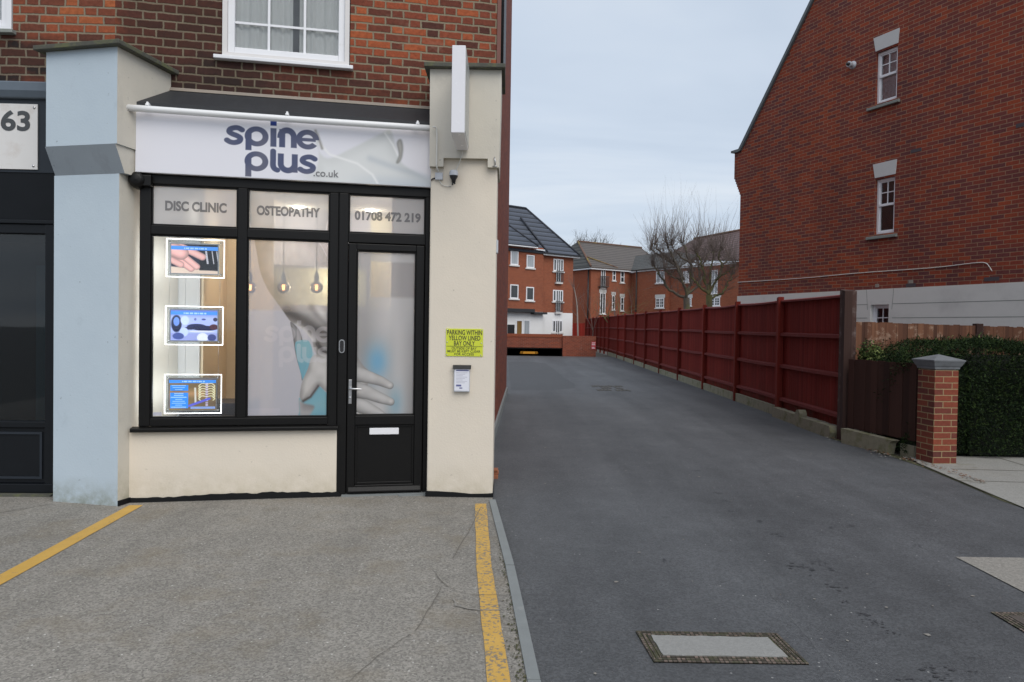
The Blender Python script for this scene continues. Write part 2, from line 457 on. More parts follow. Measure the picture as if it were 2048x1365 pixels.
def ground_mat(name, base, spread, speck, speckdens=0.73, patch=0.25, rough=0.9, stones=110.0, bump=0.5, dark=None, moss=None, pits=None, tracks=0.0):
    m, t, b, out = new_mat(name)
    p = t.pos(); p = t.scalev(p, 1, 1, 0)
    big = t.noise(p, 0.45, 4, 0.6); mid = t.noise(p, 3.2, 5, 0.7); fine = t.noise(p, stones, 2, 0.6)
    vor = t.n('ShaderNodeTexVoronoi'); vor.inputs['Scale'].default_value = stones * 0.8; t.l(p, vor.inputs['Vector'])
    vc = t.sep(vor.outputs['Color'])[0]
    f = t.m('ADD', t.m('MULTIPLY', vc, 0.6), t.m('MULTIPLY', fine, 0.4))
    c = t.mix(f, tuple(x * (1 - spread) for x in base), tuple(x * (1 + spread) for x in base))
    k = t.m('ADD', t.m('MULTIPLY', big, 0.5), t.m('MULTIPLY', mid, 0.5))
    c = t.mix(1.0, c, t.m('MULTIPLY_ADD', k, patch * 4, 1 - patch * 2), 'MULTIPLY')
    v2 = t.n('ShaderNodeTexVoronoi'); v2.inputs['Scale'].default_value = 26.0; t.l(p, v2.inputs['Vector'])
    keep = t.m('GREATER_THAN', t.sep(v2.outputs['Color'])[1], speckdens)
    sz = t.m('MULTIPLY_ADD', t.sep(v2.outputs['Color'])[2], 0.10, 0.04)
    dot = t.m('MULTIPLY', t.m('LESS_THAN', v2.outputs['Distance'], sz), keep)
    c = t.mix(t.m('MULTIPLY', dot, 0.8), c, tuple(speck))
    if tracks:
        tk = t.m('ADD', t.m('MULTIPLY', t.noise(t.scalev(p, 1.1, 0.10, 1), 1.0, 4, 0.6, 0.3), 0.6), t.m('MULTIPLY', t.noise(t.scalev(p, 1, 0.6, 1), 0.9, 6, 0.7), 0.4))
        c = t.mix(1.0, c, t.m('MULTIPLY_ADD', tk, tracks * 4, 1 - tracks * 2), 'MULTIPLY')
    if pits:
        v3 = t.n('ShaderNodeTexVoronoi'); v3.inputs['Scale'].default_value = 60.0; v3.inputs['Randomness'].default_value = 1.0
        t.l(p, v3.inputs['Vector']); q3 = t.sep(v3.outputs['Color'])
        pk = t.m('MULTIPLY', t.m('LESS_THAN', v3.outputs['Distance'], t.m('MULTIPLY_ADD', q3[2], 0.22, 0.10)), t.m('GREATER_THAN', q3[1], pits))
        c = t.mix(t.m('MULTIPLY', pk, t.m('MULTIPLY_ADD', q3[0], 0.6, 0.15)), c, tuple(x * 0.42 for x in base))
    if dark:
        dm = t.ramp(t.noise(t.scalev(p, 1.0, 2.2, 1), 5.0, 5, 0.6), [(0.66, 0.0), (0.74, dark[1])])
        c = t.mix(dm, c, dark[0])
    if moss:
        mcol, lo, hi = moss
        c = t.mix(t.ramp(t.noise(p, 1.8, 6, 0.7), [(lo, 0.0), (hi, 0.6)]), c, mcol)
    t.l(c, b.inputs['Base Color']); b.inputs['Roughness'].default_value = rough; b.inputs['Specular IOR Level'].default_value = 0.35
    t.l(t.bump(t.m('ADD', f, t.m('MULTIPLY', mid, 1.2)), bump, 0.006), b.inputs['Normal'])
    return m

def paint_line_mat(name, wear):
    m, t, b, out = new_mat(name)
    p = t.pos()
    n = t.m('ADD', t.m('MULTIPLY', t.noise(p, 45.0, 4, 0.7), 0.75), t.m('MULTIPLY', t.noise(p, 3.0, 4, 0.6), 0.25))
    k = t.ramp(n, [(wear, 1.0), (wear + 0.05, 0.0)])
    y = t.mix(t.noise(p, 9.0, 4), (0.46, 0.27, 0.05), (0.60, 0.37, 0.085))
    c = t.mix(k, y, (0.20, 0.17, 0.13))
    t.l(c, b.inputs['Base Color']); b.inputs['Roughness'].default_value = 0.7
    t.l(t.bump(t.noise(p, 90.0, 3), 0.4, 0.004), b.inputs['Normal'])
    return m

M = {}
M['old_brick'] = brick('old_brick', [(0.0, (0.045, 0.022, 0.020)), (0.2, (0.115, 0.038, 0.026)), (0.5, (0.205, 0.054, 0.030)), (0.75, (0.29, 0.073, 0.033)), (0.9, (0.36, 0.095, 0.036)), (1.0, (0.43, 0.16, 0.07))],
                       (0.235, 0.195, 0.135), 0.226, 0.0765, 'flemish', 0.015, 0.009, bumps=0.9, mottle=1.3,
                       soot=[(-1.42, 0.95, 4.15, 1.6, 0.88), (-0.65, 1.7, 3.78, 0.30, 0.7)], fade=((0.40, 0.25, 0.18), 0.5))
M['neighbour_brick'] = brick('neighbour_brick', [(0.0, (0.06, 0.028, 0.022)), (0.3, (0.16, 0.05, 0.030)), (0.7, (0.27, 0.072, 0.034)), (1.0, (0.42, 0.13, 0.045))],
                             (0.235, 0.195, 0.14), 0.226, 0.0765, 'flemish', 0.015, 0.009, bumps=0.9, mottle=1.2, soot=[(-0.6, 1.5, 3.85, 0.30, 1.0)])
M['side_brick'] = brick('side_brick', [(0.0, (0.13, 0.035, 0.025)), (0.5, (0.20, 0.05, 0.03)), (1.0, (0.25, 0.065, 0.035))], (0.15, 0.075, 0.055), joint=0.009, bumps=0.25)
M['gable_brick'] = brick('gable_brick', [(0.0, (0.115, 0.042, 0.044)), (0.35, (0.165, 0.047, 0.040)), (0.6, (0.235, 0.050, 0.030)), (0.85, (0.305, 0.062, 0.028)), (1.0, (0.37, 0.085, 0.032))],
                         (0.30, 0.18, 0.115), joint=0.010, wob=0.003, vary=0.34, bumps=0.4, weather=0.22)
M['pillar_brick'] = brick('pillar_brick', [(0.0, (0.09, 0.034, 0.03)), (0.5, (0.17, 0.043, 0.028)), (1.0, (0.27, 0.068, 0.034))], (0.30, 0.22, 0.12), joint=0.010, vary=0.3, wob=0.003,
                          fade=((0.10, 0.085, 0.035), 0.75))
M['flat_brick'] = brick('flat_brick', [(0.0, (0.215, 0.060, 0.032)), (1.0, (0.315, 0.092, 0.046))], (0.31, 0.18, 0.12), joint=0.008, vary=0.4, bumps=0.2)
M['flat_brick_dark'] = brick('flat_brick_dark', [(0.0, (0.22, 0.055, 0.028)), (1.0, (0.30, 0.075, 0.034))], (0.26, 0.14, 0.09), joint=0.008, vary=0.4, bumps=0.2)
M['garden_brick'] = brick('garden_brick', [(0.0, (0.15, 0.04, 0.026)), (1.0, (0.28, 0.07, 0.036))], (0.26, 0.17, 0.13), joint=0.008, vary=0.4, fade=((0.4, 0.3, 0.26), 0.5))
M['cream'] = render_mat('cream_render', (0.74, 0.665, 0.56), (0.70, 0.635, 0.54), (0.55, 0.48, 0.38), 0.64, 0.9, low=((0.50, 0.44, 0.32), -0.1, 0.32))
M['cream_shabby'] = render_mat('cream_render_shabby', (0.63, 0.59, 0.51), (0.57, 0.54, 0.48), (0.38, 0.36, 0.32), 0.54, 0.82, low=((0.30, 0.28, 0.18), -0.1, 0.4))
M['blue'] = render_mat('blue_render', (0.49, 0.575, 0.645), (0.52, 0.605, 0.67), (0.32, 0.38, 0.43), 0.60, 0.85, low=((0.15, 0.15, 0.06), -0.1, 0.24), bumpy=0.2)
M['bracket'] = render_mat('bracket_soffit_paint', (0.30, 0.34, 0.38), (0.33, 0.37, 0.41), (0.22, 0.24, 0.26))  # underside shade put into the colour: a darker copy of the pier blue
M['stone'] = plain('weathered_cap_stone', (0.085, 0.085, 0.07), 0.9, var=0.35, scale=18, bump=0.6, dirt=((0.13, 0.14, 0.06), 0.5, 0.7, 9.0))
M['tar'] = plain('black_plinth_paint', (0.006, 0.0065, 0.0075), 0.6, var=0.3, scale=20, bump=0.4, spec=0.25)
M['upvc_black'] = plain('black_frame_plastic', (0.0045, 0.0042, 0.0042), 0.42, var=0.15, scale=30, spec=0.28)
M['upvc_white'] = plain('white_frame_plastic', (0.80, 0.81, 0.84), 0.32, var=0.03, scale=6, dirt=((0.62, 0.62, 0.60), 0.62, 0.8, 5.0))
M['trim_white'] = plain('painted_window_surround', (0.70, 0.68, 0.67), 0.6, var=0.05, scale=10, bump=0.2)
M['lead'] = plain('grey_flashing', (0.020, 0.022, 0.026), 0.6, var=0.35, scale=9, bump=0.4, streak=True)
M['tube_white'] = plain('white_trough_paint', (0.78, 0.79, 0.80), 0.35, var=0.03)
M['sign_white'] = plain('white_sign_plastic', (0.80, 0.80, 0.84), 0.25, var=0.02, spec=0.5)
M['sign_side'] = plain('grey_sign_face', (0.45, 0.47, 0.45), 0.3, var=0.1, scale=5)
M['steel'] = plain('brushed_steel', (0.55, 0.55, 0.56), 0.3, 1.0, var=0.08, scale=60)
M['chrome'] = plain('polished_metal', (0.7, 0.7, 0.72), 0.15, 1.0, var=0.04)
M['letter_white'] = plain('white_letter_plate', (0.82, 0.82, 0.85), 0.4, var=0.02)
M['text_grey'] = plain('grey_vinyl_letter', (0.17, 0.17, 0.18), 0.5, var=0.04)
def film(name, c, clear):
    m, t, b, out = new_mat(name); n = t.noise(t.uv(), 14.0, 3)
    t.l(t.mix(1.0, c, t.m('MULTIPLY_ADD', n, 0.1, 0.95), 'MULTIPLY'), b.inputs['Base Color']); b.inputs['Roughness'].default_value = 0.5
    tr = t.n('ShaderNodeBsdfTransparent'); mx = t.n('ShaderNodeMixShader'); mx.inputs[0].default_value = clear
    t.l(b.outputs[0], mx.inputs[1]); t.l(tr.outputs[0], mx.inputs[2]); t.l(mx.outputs[0], out.inputs[0]); return m
M['text_film'] = film('grey_letter_film', (0.15, 0.15, 0.16), 0.22)
M['text_dark'] = plain('dark_sign_letter', (0.06, 0.065, 0.07), 0.5, var=0.04)
M['text_brown'] = plain('dark_notice_letter', (0.06, 0.05, 0.03), 0.5, var=0.04)
M['notice_yellow'] = plain('yellow_notice_board', (0.62, 0.68, 0.045), 0.4, var=0.05, scale=6)
M['paper'] = plain('leaflet_paper', (0.76, 0.77, 0.84), 0.5, var=0.03)
M['ink_blue'] = plain('blue_leaflet_ink', (0.12, 0.13, 0.30), 0.5, var=0.1)
M['ink_faint'] = plain('faint_leaflet_ink', (0.50, 0.50, 0.57), 0.5, var=0.1)
M['acrylic'] = clear_glass('acrylic_sheet', (0.93, 0.95, 0.96), 0.10, (0.55, 0.6, 0.62))
M['black_plastic'] = plain('black_plastic', (0.016, 0.016, 0.018), 0.45, var=0.15)
M['grey_plastic'] = plain('pale_grey_plastic', (0.50, 0.52, 0.56), 0.45, var=0.06)
M['cable_white'] = plain('white_cable', (0.68, 0.67, 0.63), 0.5, var=0.06)
M['navy'] = plain('navy_shopfront_paint', (0.020, 0.026, 0.035), 0.5, var=0.25, scale=6, spec=0.35)
M['navy_dark'] = plain('dark_navy_frame_paint', (0.0045, 0.006, 0.0085), 0.45, var=0.2, scale=7, spec=0.3)
M['navy_pale'] = plain('faded_navy_moulding', (0.115, 0.145, 0.18), 0.5, var=0.12, scale=7)
M['banner'] = plain('off_white_sign_panel', (0.70, 0.69, 0.68), 0.45, var=0.05, scale=4, dirt=((0.55, 0.50, 0.46), 0.55, 0.8, 4.0))
M['glass'] = clear_glass('window_glass', (0.97, 0.98, 0.98), 0.02)
M['glass_dark'] = clear_glass('dark_window_glass', (0.62, 0.68, 0.70), 0.40, (0.005, 0.006, 0.008))
M['curtain'] = plain('net_curtain', (0.90, 0.90, 0.88), 0.9, var=0.03)
M['blind_grey'] = plain('grey_blind', (0.42, 0.44, 0.48), 0.9, var=0.05)
M['room_dark'] = plain('unlit_room', (0.05, 0.06, 0.07), 0.9, var=0.1)
M['room_grey'] = plain('room_wall_grey', (0.36, 0.37, 0.39), 0.9, var=0.05)
M['room_white'] = plain('room_wall_white', (0.78, 0.77, 0.74), 0.8, var=0.02)
M['room_partition'] = plain('pale_partition', (0.56, 0.545, 0.52), 0.8, var=0.02)
M['room_tan'] = plain('room_wall_tan', (0.76, 0.62, 0.42), 0.8, var=0.04)
M['room_cream'] = plain('room_wall_cream', (0.72, 0.66, 0.46), 0.8, var=0.03)
M['room_lilac'] = plain('room_counter_lilac', (0.46, 0.46, 0.55), 0.7, var=0.03)
M['room_floor'] = plain('room_floor', (0.22, 0.19, 0.16), 0.5, var=0.1)
M['black_shelf'] = plain('dark_shelf', (0.03, 0.03, 0.04), 0.5)
M['turquoise'] = plain('turquoise_door_paint', (0.10, 0.42, 0.52), 0.5)
M['red_plastic'] = plain('red_plastic', (0.35, 0.03, 0.03), 0.5)
M['led_white'] = emis('led_edge_light', (1.0, 1.0, 1.0), 4.0)
M['filament'] = emis('hot_filament', (1.0, 0.62, 0.25), 9.0)
M['downlight'] = emis('downlight_lens', (1.0, 0.95, 0.85), 30.0)
M['amber'] = clear_glass('smoked_bulb_glass', (0.62, 0.44, 0.36), 0.22, (0.16, 0.08, 0.06))
M['fence_red'] = wood_mat('dark_red_fence_paint', [(0.15, (0.135, 0.015, 0.011)), (0.5, (0.178, 0.0195, 0.014)), (0.85, (0.225, 0.027, 0.019))], (22, 0.8), 0.1, 0.85, spec=0.12, bays=0.16, low=(0.07, 0.045, 0.022))
M['fence_post'] = wood_mat('red_post_paint', [(0.2, (0.150, 0.020, 0.014)), (0.8, (0.23, 0.034, 0.025))], (30, 1.2), 0.3, 0.85, spec=0.15, bays=0.15, low=(0.06, 0.035, 0.02))
M['rail_red'] = plain('worn_red_rail_paint', (0.165, 0.032, 0.028), 0.8, spec=0.15, var=0.25, scale=10, dirt=((0.20, 0.085, 0.08), 0.60, 0.8, 7.0))
M['cap_red'] = plain('red_capping_rail_paint', (0.19, 0.042, 0.040), 0.8, spec=0.15, var=0.2, scale=10, dirt=((0.25, 0.14, 0.13), 0.58, 0.8, 7.0))
M['post_brown'] = wood_mat('weathered_brown_post', [(0.2, (0.040, 0.020, 0.016)), (0.8, (0.085, 0.046, 0.038))], (34, 1.2), 0.5, 0.85, pale=(0.16, 0.12, 0.11))
M['low_brown'] = wood_mat('dark_brown_boards', [(0.2, (0.036, 0.019, 0.016)), (0.5, (0.052, 0.026, 0.021)), (0.8, (0.070, 0.034, 0.027))], (16, 0.7), 0.12, 0.85, spec=0.12)
M['picket'] = wood_mat('orange_brown_boards', [(0.15, (0.070, 0.032, 0.021)), (0.5, (0.130, 0.056, 0.033)), (0.85, (0.215, 0.100, 0.056))], (22, 1.0), 0.09, 0.85, pale=(0.42, 0.30, 0.22))
M['concrete_block'] = plain('mossy_concrete', (0.245, 0.225, 0.16), 0.95, var=0.25, scale=14, bump=0.8, dirt=((0.12, 0.12, 0.04), 0.48, 0.70, 4.0))
M['kerb'] = plain('grey_kerb_concrete', (0.20, 0.215, 0.215), 0.85, var=0.15, scale=9, bump=0.4, dirt=((0.30, 0.30, 0.29), 0.62, 0.75, 5.0))
M['cap_concrete'] = plain('grey_coping_concrete', (0.15, 0.158, 0.17), 0.8, var=0.2, scale=9, bump=0.3, dirt=((0.09, 0.095, 0.10), 0.5, 0.75, 5.0))
M['lintel'] = plain('pale_stone_lintel', (0.58, 0.58, 0.57), 0.8, var=0.06, scale=6)
M['sill'] = plain('grey_stone_sill', (0.24, 0.26, 0.24), 0.9, var=0.2, scale=14, bump=0.3)
M['band'] = plain('pale_grey_render_band', (0.66, 0.65, 0.62), 0.85, var=0.06, scale=3, bump=0.2, dirt=((0.52, 0.51, 0.49), 0.5, 0.8, 1.5))
M['white_render'] = plain('white_render', (0.80, 0.80, 0.80), 0.85, var=0.04, scale=3)
M['coping'] = plain('grey_verge_coping', (0.13, 0.15, 0.16), 0.8, var=0.2, scale=7, dirt=((0.20, 0.22, 0.18), 0.55, 0.75, 4.0))
M['airbrick'] = plain('dark_airbrick', (0.075, 0.06, 0.068), 0.8, var=0.2)
M['mortar_patch'] = plain('mortar_patch', (0.30, 0.26, 0.22), 0.9, var=0.2)
M['downpipe'] = plain('black_downpipe_plastic', (0.012, 0.012, 0.014), 0.4, var=0.1)
M['brown_board'] = plain('brown_corner_board', (0.17, 0.07, 0.055), 0.7, var=0.15, scale=8, streak=True)
M['grey_strip'] = plain('grey_edge_strip', (0.12, 0.14, 0.17), 0.6, var=0.1, scale=8)
M['terracotta'] = plain('terracotta', (0.30, 0.11, 0.055), 0.8, var=0.2, scale=12, bump=0.3)
M['balcony_rail'] = plain('dark_balcony_metal', (0.05, 0.055, 0.06), 0.5, var=0.1)
M['hazard_yellow'] = plain('amber_height_bar', (0.55, 0.24, 0.012), 0.5, var=0.1)
M['void'] = plain('ramp_soffit_black', (0.006, 0.007, 0.008), 0.8)  # near black: the opening's darkness put into the lining's colour
M['notice_red'] = plain('red_notice', (0.50, 0.04, 0.06), 0.5)
M['notice_white'] = plain('white_notice', (0.72, 0.66, 0.68), 0.5)
M['moss_strip'] = plain('moss_and_dirt', (0.06, 0.065, 0.025), 0.95, var=0.5, scale=16, bump=0.8, dirt=((0.11, 0.09, 0.06), 0.5, 0.6, 20.0))

def tile_mat(name, c0, c1, gap=0.40):
    m, t, b, out = new_mat(name)
    uv = t.uv(); sp = t.sep(uv)
    fr = t.m('FRACT', t.m('DIVIDE', sp[1], gap))
    f2 = t.m('FRACT', t.m('DIVIDE', sp[0], 0.3))
    c = t.mix(t.noise(uv, 1.2, 5, 0.65), c0, c1)
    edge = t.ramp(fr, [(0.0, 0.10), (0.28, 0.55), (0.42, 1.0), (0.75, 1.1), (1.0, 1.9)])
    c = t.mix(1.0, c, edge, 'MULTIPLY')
    t.l(c, b.inputs['Base Color']); b.inputs['Roughness'].default_value = 0.6
    t.l(t.bump(t.m('ADD', fr, t.m('MULTIPLY', t.m('PINGPONG', f2, 0.5), 0.7)), 0.6, 0.03), b.inputs['Normal'])
    return m
M['tile_blue'] = tile_mat('dark_slate_roof_tiles', (0.044, 0.053, 0.074), (0.066, 0.076, 0.100))
M['tile_brown'] = tile_mat('brown_roof_tiles', (0.075, 0.063, 0.055), (0.115, 0.096, 0.083))
M['tile_dark'] = tile_mat('dark_grey_roof_tiles', (0.045, 0.045, 0.042), (0.07, 0.068, 0.06))
M['tile_red'] = tile_mat('purple_brown_roof_tiles', (0.085, 0.048, 0.045), (0.13, 0.075, 0.065))
M['ridge'] = plain('ridge_tiles', (0.15, 0.085, 0.06), 0.8, var=0.3, scale=3, dirt=((0.25, 0.20, 0.04), 0.55, 0.65, 0.6))
M['ridge_blue'] = plain('dark_ridge_tiles', (0.032, 0.036, 0.048), 0.7, var=0.2, scale=3)
M['bark'] = plain('grey_brown_bark', (0.12, 0.10, 0.08), 0.95, var=0.35, scale=9, bump=0.8, dirt=((0.13, 0.13, 0.035), 0.5, 0.68, 3.0))
M['bark_green'] = plain('mossy_green_bark', (0.14, 0.135, 0.055), 0.95, var=0.35, scale=9, bump=0.8, dirt=((0.085, 0.07, 0.05), 0.5, 0.68, 3.0))
M['twig'] = plain('red_brown_twigs', (0.15, 0.115, 0.10), 0.9, var=0.3, scale=3)
M['twig_grey'] = plain('grey_twigs', (0.10, 0.09, 0.075), 0.9, var=0.3, scale=3)
M['birch'] = plain('pale_birch_bark', (0.32, 0.28, 0.25), 0.9, var=0.3, scale=6)

M['forecourt'] = ground_mat('forecourt_concrete', (0.236, 0.222, 0.198), 0.52, (0.58, 0.57, 0.53), 0.60, 0.24, 0.92, 125.0, 0.9,
                            dark=((0.14, 0.12, 0.095), 0.4), moss=((0.185, 0.150, 0.098), 0.50, 0.74), pits=0.55, tracks=0.34)
M['asphalt'] = ground_mat('driveway_asphalt', (0.081, 0.084, 0.0885), 0.40, (0.36, 0.36, 0.35), 0.92, 0.26, 0.62, 120.0, 0.5, dark=((0.036, 0.037, 0.039), 0.8), tracks=0.55)
M['paving'] = ground_mat('pavement_concrete', (0.28, 0.275, 0.255), 0.22, (0.42, 0.41, 0.39), 0.9, 0.12, 0.9, 130.0, 0.4, dark=((0.15, 0.14, 0.11), 0.4), moss=((0.17, 0.16, 0.10), 0.56, 0.72))
M['patch'] = ground_mat('pale_concrete_patch', (0.25, 0.235, 0.21), 0.3, (0.42, 0.40, 0.38), 0.85, 0.1, 0.9, 110.0, 0.6)
M['soil'] = ground_mat('bare_ground', (0.09, 0.085, 0.075), 0.3, (0.2, 0.18, 0.15), 0.9, 0.15, 0.95, 60.0, 0.5)
M['cover_infill'] = ground_mat('cover_concrete_infill', (0.255, 0.255, 0.245), 0.12, (0.34, 0.34, 0.33), 0.9, 0.1, 0.85, 120.0, 0.3)
M['rust'] = plain('_tmp', (0.1, 0.1, 0.1))
M['rust_plain'] = plain('rusty_cover_iron', (0.085, 0.068, 0.058), 0.85, var=0.35, scale=30, bump=0.8, dirt=((0.05, 0.055, 0.03), 0.5, 0.65, 12.0))
def serrated(name):
    m, t, b, out = new_mat(name); p = t.pos(); x, y, z = t.sep(p)
    wn = t.n('ShaderNodeTexWhiteNoise', noise_dimensions='2D')
    t.l(t.comb(t.m('FLOOR', t.m('MULTIPLY', x, 45.0)), t.m('FLOOR', t.m('MULTIPLY', y, 45.0)), 0), wn.inputs['Vector'])
    fx = t.m('FRACT', t.m('MULTIPLY', x, 45.0)); fy = t.m('FRACT', t.m('MULTIPLY', y, 45.0))
    k = t.m('MULTIPLY', t.m('GREATER_THAN', fx, 0.3), t.m('GREATER_THAN', fy, 0.3))
    c = t.mix(t.m('MULTIPLY', k, wn.outputs['Value']), (0.035, 0.031, 0.022), (0.20, 0.15, 0.125))
    c = t.mix(t.ramp(t.noise(p, 20.0, 4), [(0.5, 0.0), (0.62, 0.6)]), c, (0.06, 0.065, 0.03))
    t.l(c, b.inputs['Base Color']); b.inputs['Roughness'].default_value = 0.9
    t.l(t.bump(k, 0.8, 0.004), b.inputs['Normal']); return m
M['rust'] = serrated('serrated_iron_frame')
M['rust_dark'] = plain('dark_cover_iron', (0.04, 0.033, 0.03), 0.85, var=0.3, scale=30, bump=0.5)
M['line_worn'] = paint_line_mat('worn_yellow_paint', 0.435)
M['line_good'] = paint_line_mat('yellow_paint', 0.345)
M['crack'] = plain('crack_shade', (0.135, 0.122, 0.102), 0.95, var=0.3)  # plain dark tone for cracks and paving joints
M['litter'] = plain('dead_leaves', (0.17, 0.085, 0.045), 0.9, var=0.5, scale=40)
M['grit'] = plain('pale_grit', (0.24, 0.225, 0.20), 0.9, var=0.3, scale=40)

def leaf_mat(name, c0, c1, c2):
    m, t, b, out = new_mat(name)
    p = t.pos()
    wn = t.n('ShaderNodeTexWhiteNoise', noise_dimensions='3D')
    q = t.n('ShaderNodeVectorMath', operation='SNAP'); t.l(p, q.inputs[0]); q.inputs[1].default_value = (0.03, 0.03, 0.03); t.l(q.outputs[0], wn.inputs['Vector'])
    f = t.m('ADD', t.m('MULTIPLY', wn.outputs['Value'], 0.55), t.m('MULTIPLY', t.noise(p, 3.0, 4, 0.6), 0.45))
    t.l(t.ramp(f, [(0.2, c0), (0.55, c1), (0.9, c2)]), b.inputs['Base Color']); b.inputs['Roughness'].default_value = 0.7
    b.inputs['Specular IOR Level'].default_value = 0.12
    return m
M['yew'] = leaf_mat('dark_yew_leaves', (0.006, 0.012, 0.006), (0.015, 0.030, 0.010), (0.060, 0.092, 0.024))
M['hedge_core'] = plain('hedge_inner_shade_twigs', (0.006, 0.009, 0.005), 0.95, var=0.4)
M['variegated'] = leaf_mat('variegated_leaves', (0.05, 0.09, 0.025), (0.15, 0.20, 0.06), (0.36, 0.38, 0.16))
M['vinyl'] = print_mat('translucent_window_film', True, 0.35, translucent=0.25)
M['print'] = print_mat('printed_sign_face', False, 0.30, spec=0.5)
M['screen'] = print_mat('backlit_picture', False, 0.25, glow=0.72)

# ------------------------------------------------------------------ printed pictures (numpy, stored per vertex)
def lin(c):
    c = np.asarray(c, float); return np.where(c <= 0.04045, c / 12.92, ((c + 0.055) / 1.055) ** 2.4)
def smooth(x, a, b):
    t = np.clip((x - a) / (b - a), 0, 1); return t * t * (3 - 2 * t)
def catmull(pts, n=6, closed=True):
    pts = np.array(pts, float); N = len(pts); out = []
    for i in range(N if closed else N - 1):
        p0, p1, p2, p3 = [pts[(i + k) % N] if closed else pts[min(max(i + k, 0), N - 1)] for k in (-1, 0, 1, 2)]
        for j in range(n):
            t = j / n
            out.append(0.5 * ((2 * p1) + (-p0 + p2) * t + (2 * p0 - 5 * p1 + 4 * p2 - p3) * t * t + (-p0 + 3 * p1 - 3 * p2 + p3) * t ** 3))
    return np.array(out)
def sd_poly(X, Y, pts):
    """signed distance, negative inside"""
    d2 = np.full(X.shape, 1e9); ins = np.zeros(X.shape, bool); n = len(pts)
    for i in range(n):
        a, b = pts[i], pts[(i + 1) % n]; e = b - a
        wx, wy = X - a[0], Y - a[1]; t = np.clip((wx * e[0] + wy * e[1]) / (e @ e + 1e-12), 0, 1)
        d2 = np.minimum(d2, (wx - e[0] * t) ** 2 + (wy - e[1] * t) ** 2)
        c = ((a[1] > Y) != (b[1] > Y))
        if e[1] != 0:
            ins ^= c & (X < a[0] + (Y - a[1]) * e[0] / e[1])
    d = np.sqrt(d2); return np.where(ins, -d, d)
def sd_line(X, Y, pts, closed=False):
    d2 = np.full(X.shape, 1e9); T = np.zeros(X.shape); n = len(pts)
    for i in range(n if closed else n - 1):
        a, b = np.array(pts[i], float), np.array(pts[(i + 1) % n], float); e = b - a
        wx, wy = X - a[0], Y - a[1]; t = np.clip((wx * e[0] + wy * e[1]) / (e @ e + 1e-12), 0, 1)
        q = (wx - e[0] * t) ** 2 + (wy - e[1] * t) ** 2
        T = np.where(q < d2, (i + t) / (n - 1), T); d2 = np.minimum(d2, q)
    return np.sqrt(d2), T
def blend(C, c, k):
    return C * (1 - k[:, None]) + np.asarray(c, float) * k[:, None] if np.ndim(c) == 1 else C * (1 - k[:, None]) + c * k[:, None]
def vnoise(X, Y, s, seed=0):
    r = np.random.RandomState(seed); g = r.rand(64, 64)
    x, y = X * s, Y * s; xi, yi = np.floor(x).astype(int), np.floor(y).astype(int); fx, fy = x - xi, y - yi
    fx, fy = fx * fx * (3 - 2 * fx), fy * fy * (3 - 2 * fy)
    a = g[xi % 64, yi % 64]; b = g[(xi + 1) % 64, yi % 64]; c = g[xi % 64, (yi + 1) % 64]; d = g[(xi + 1) % 64, (yi + 1) % 64]
    return (a * (1 - fx) + b * fx) * (1 - fy) + (c * (1 - fx) + d * fx) * fy

def print_grid(name, fr, u0, u1, v0, v1, w, step, fn, mat, parent):
    nx, ny = max(2, int(abs(u1 - u0) / step)), max(2, int(abs(v1 - v0) / step))
    U, Vv = np.meshgrid(np.linspace(u0, u1, nx + 1), np.linspace(v0, v1, ny + 1)); U, Vv = U.ravel(), Vv.ravel()
    C, A = fn(U, Vv)
    root = parent
    while root.parent is not None: root = root.parent
    b = np.array(root['base'])
    co = np.stack([U - b[0], np.full(U.shape, -(w - b[2])), Vv - b[1]], 1)
    i = np.arange(nx)[None, :] + np.arange(ny)[:, None] * (nx + 1); i = i.ravel()
    faces = np.stack([i, i + 1, i + nx + 2, i + nx + 1], 1)
    me = bpy.data.meshes.new(name)
    me.vertices.add(len(co)); me.vertices.foreach_set('co', co.astype(np.float32).ravel())
    me.loops.add(faces.size); me.loops.foreach_set('vertex_index', faces.astype(np.int32).ravel())
    me.polygons.add(len(faces)); me.polygons.foreach_set('loop_start', np.arange(0, faces.size, 4, dtype=np.int32))
    me.polygons.foreach_set('loop_total', np.full(len(faces), 4, np.int32))
    me.update(calc_edges=True)
    ca = me.color_attributes.new('Col', 'FLOAT_COLOR', 'POINT')
    ca.data.foreach_set('color', np.concatenate([lin(np.clip(C, 0, 1)), np.clip(A, 0, 1)[:, None]], 1).astype(np.float32).ravel())
    me.materials.append(mat); me.validate()
    o = bpy.data.objects.new(name, me); col.objects.link(o); o.parent = parent
    return o

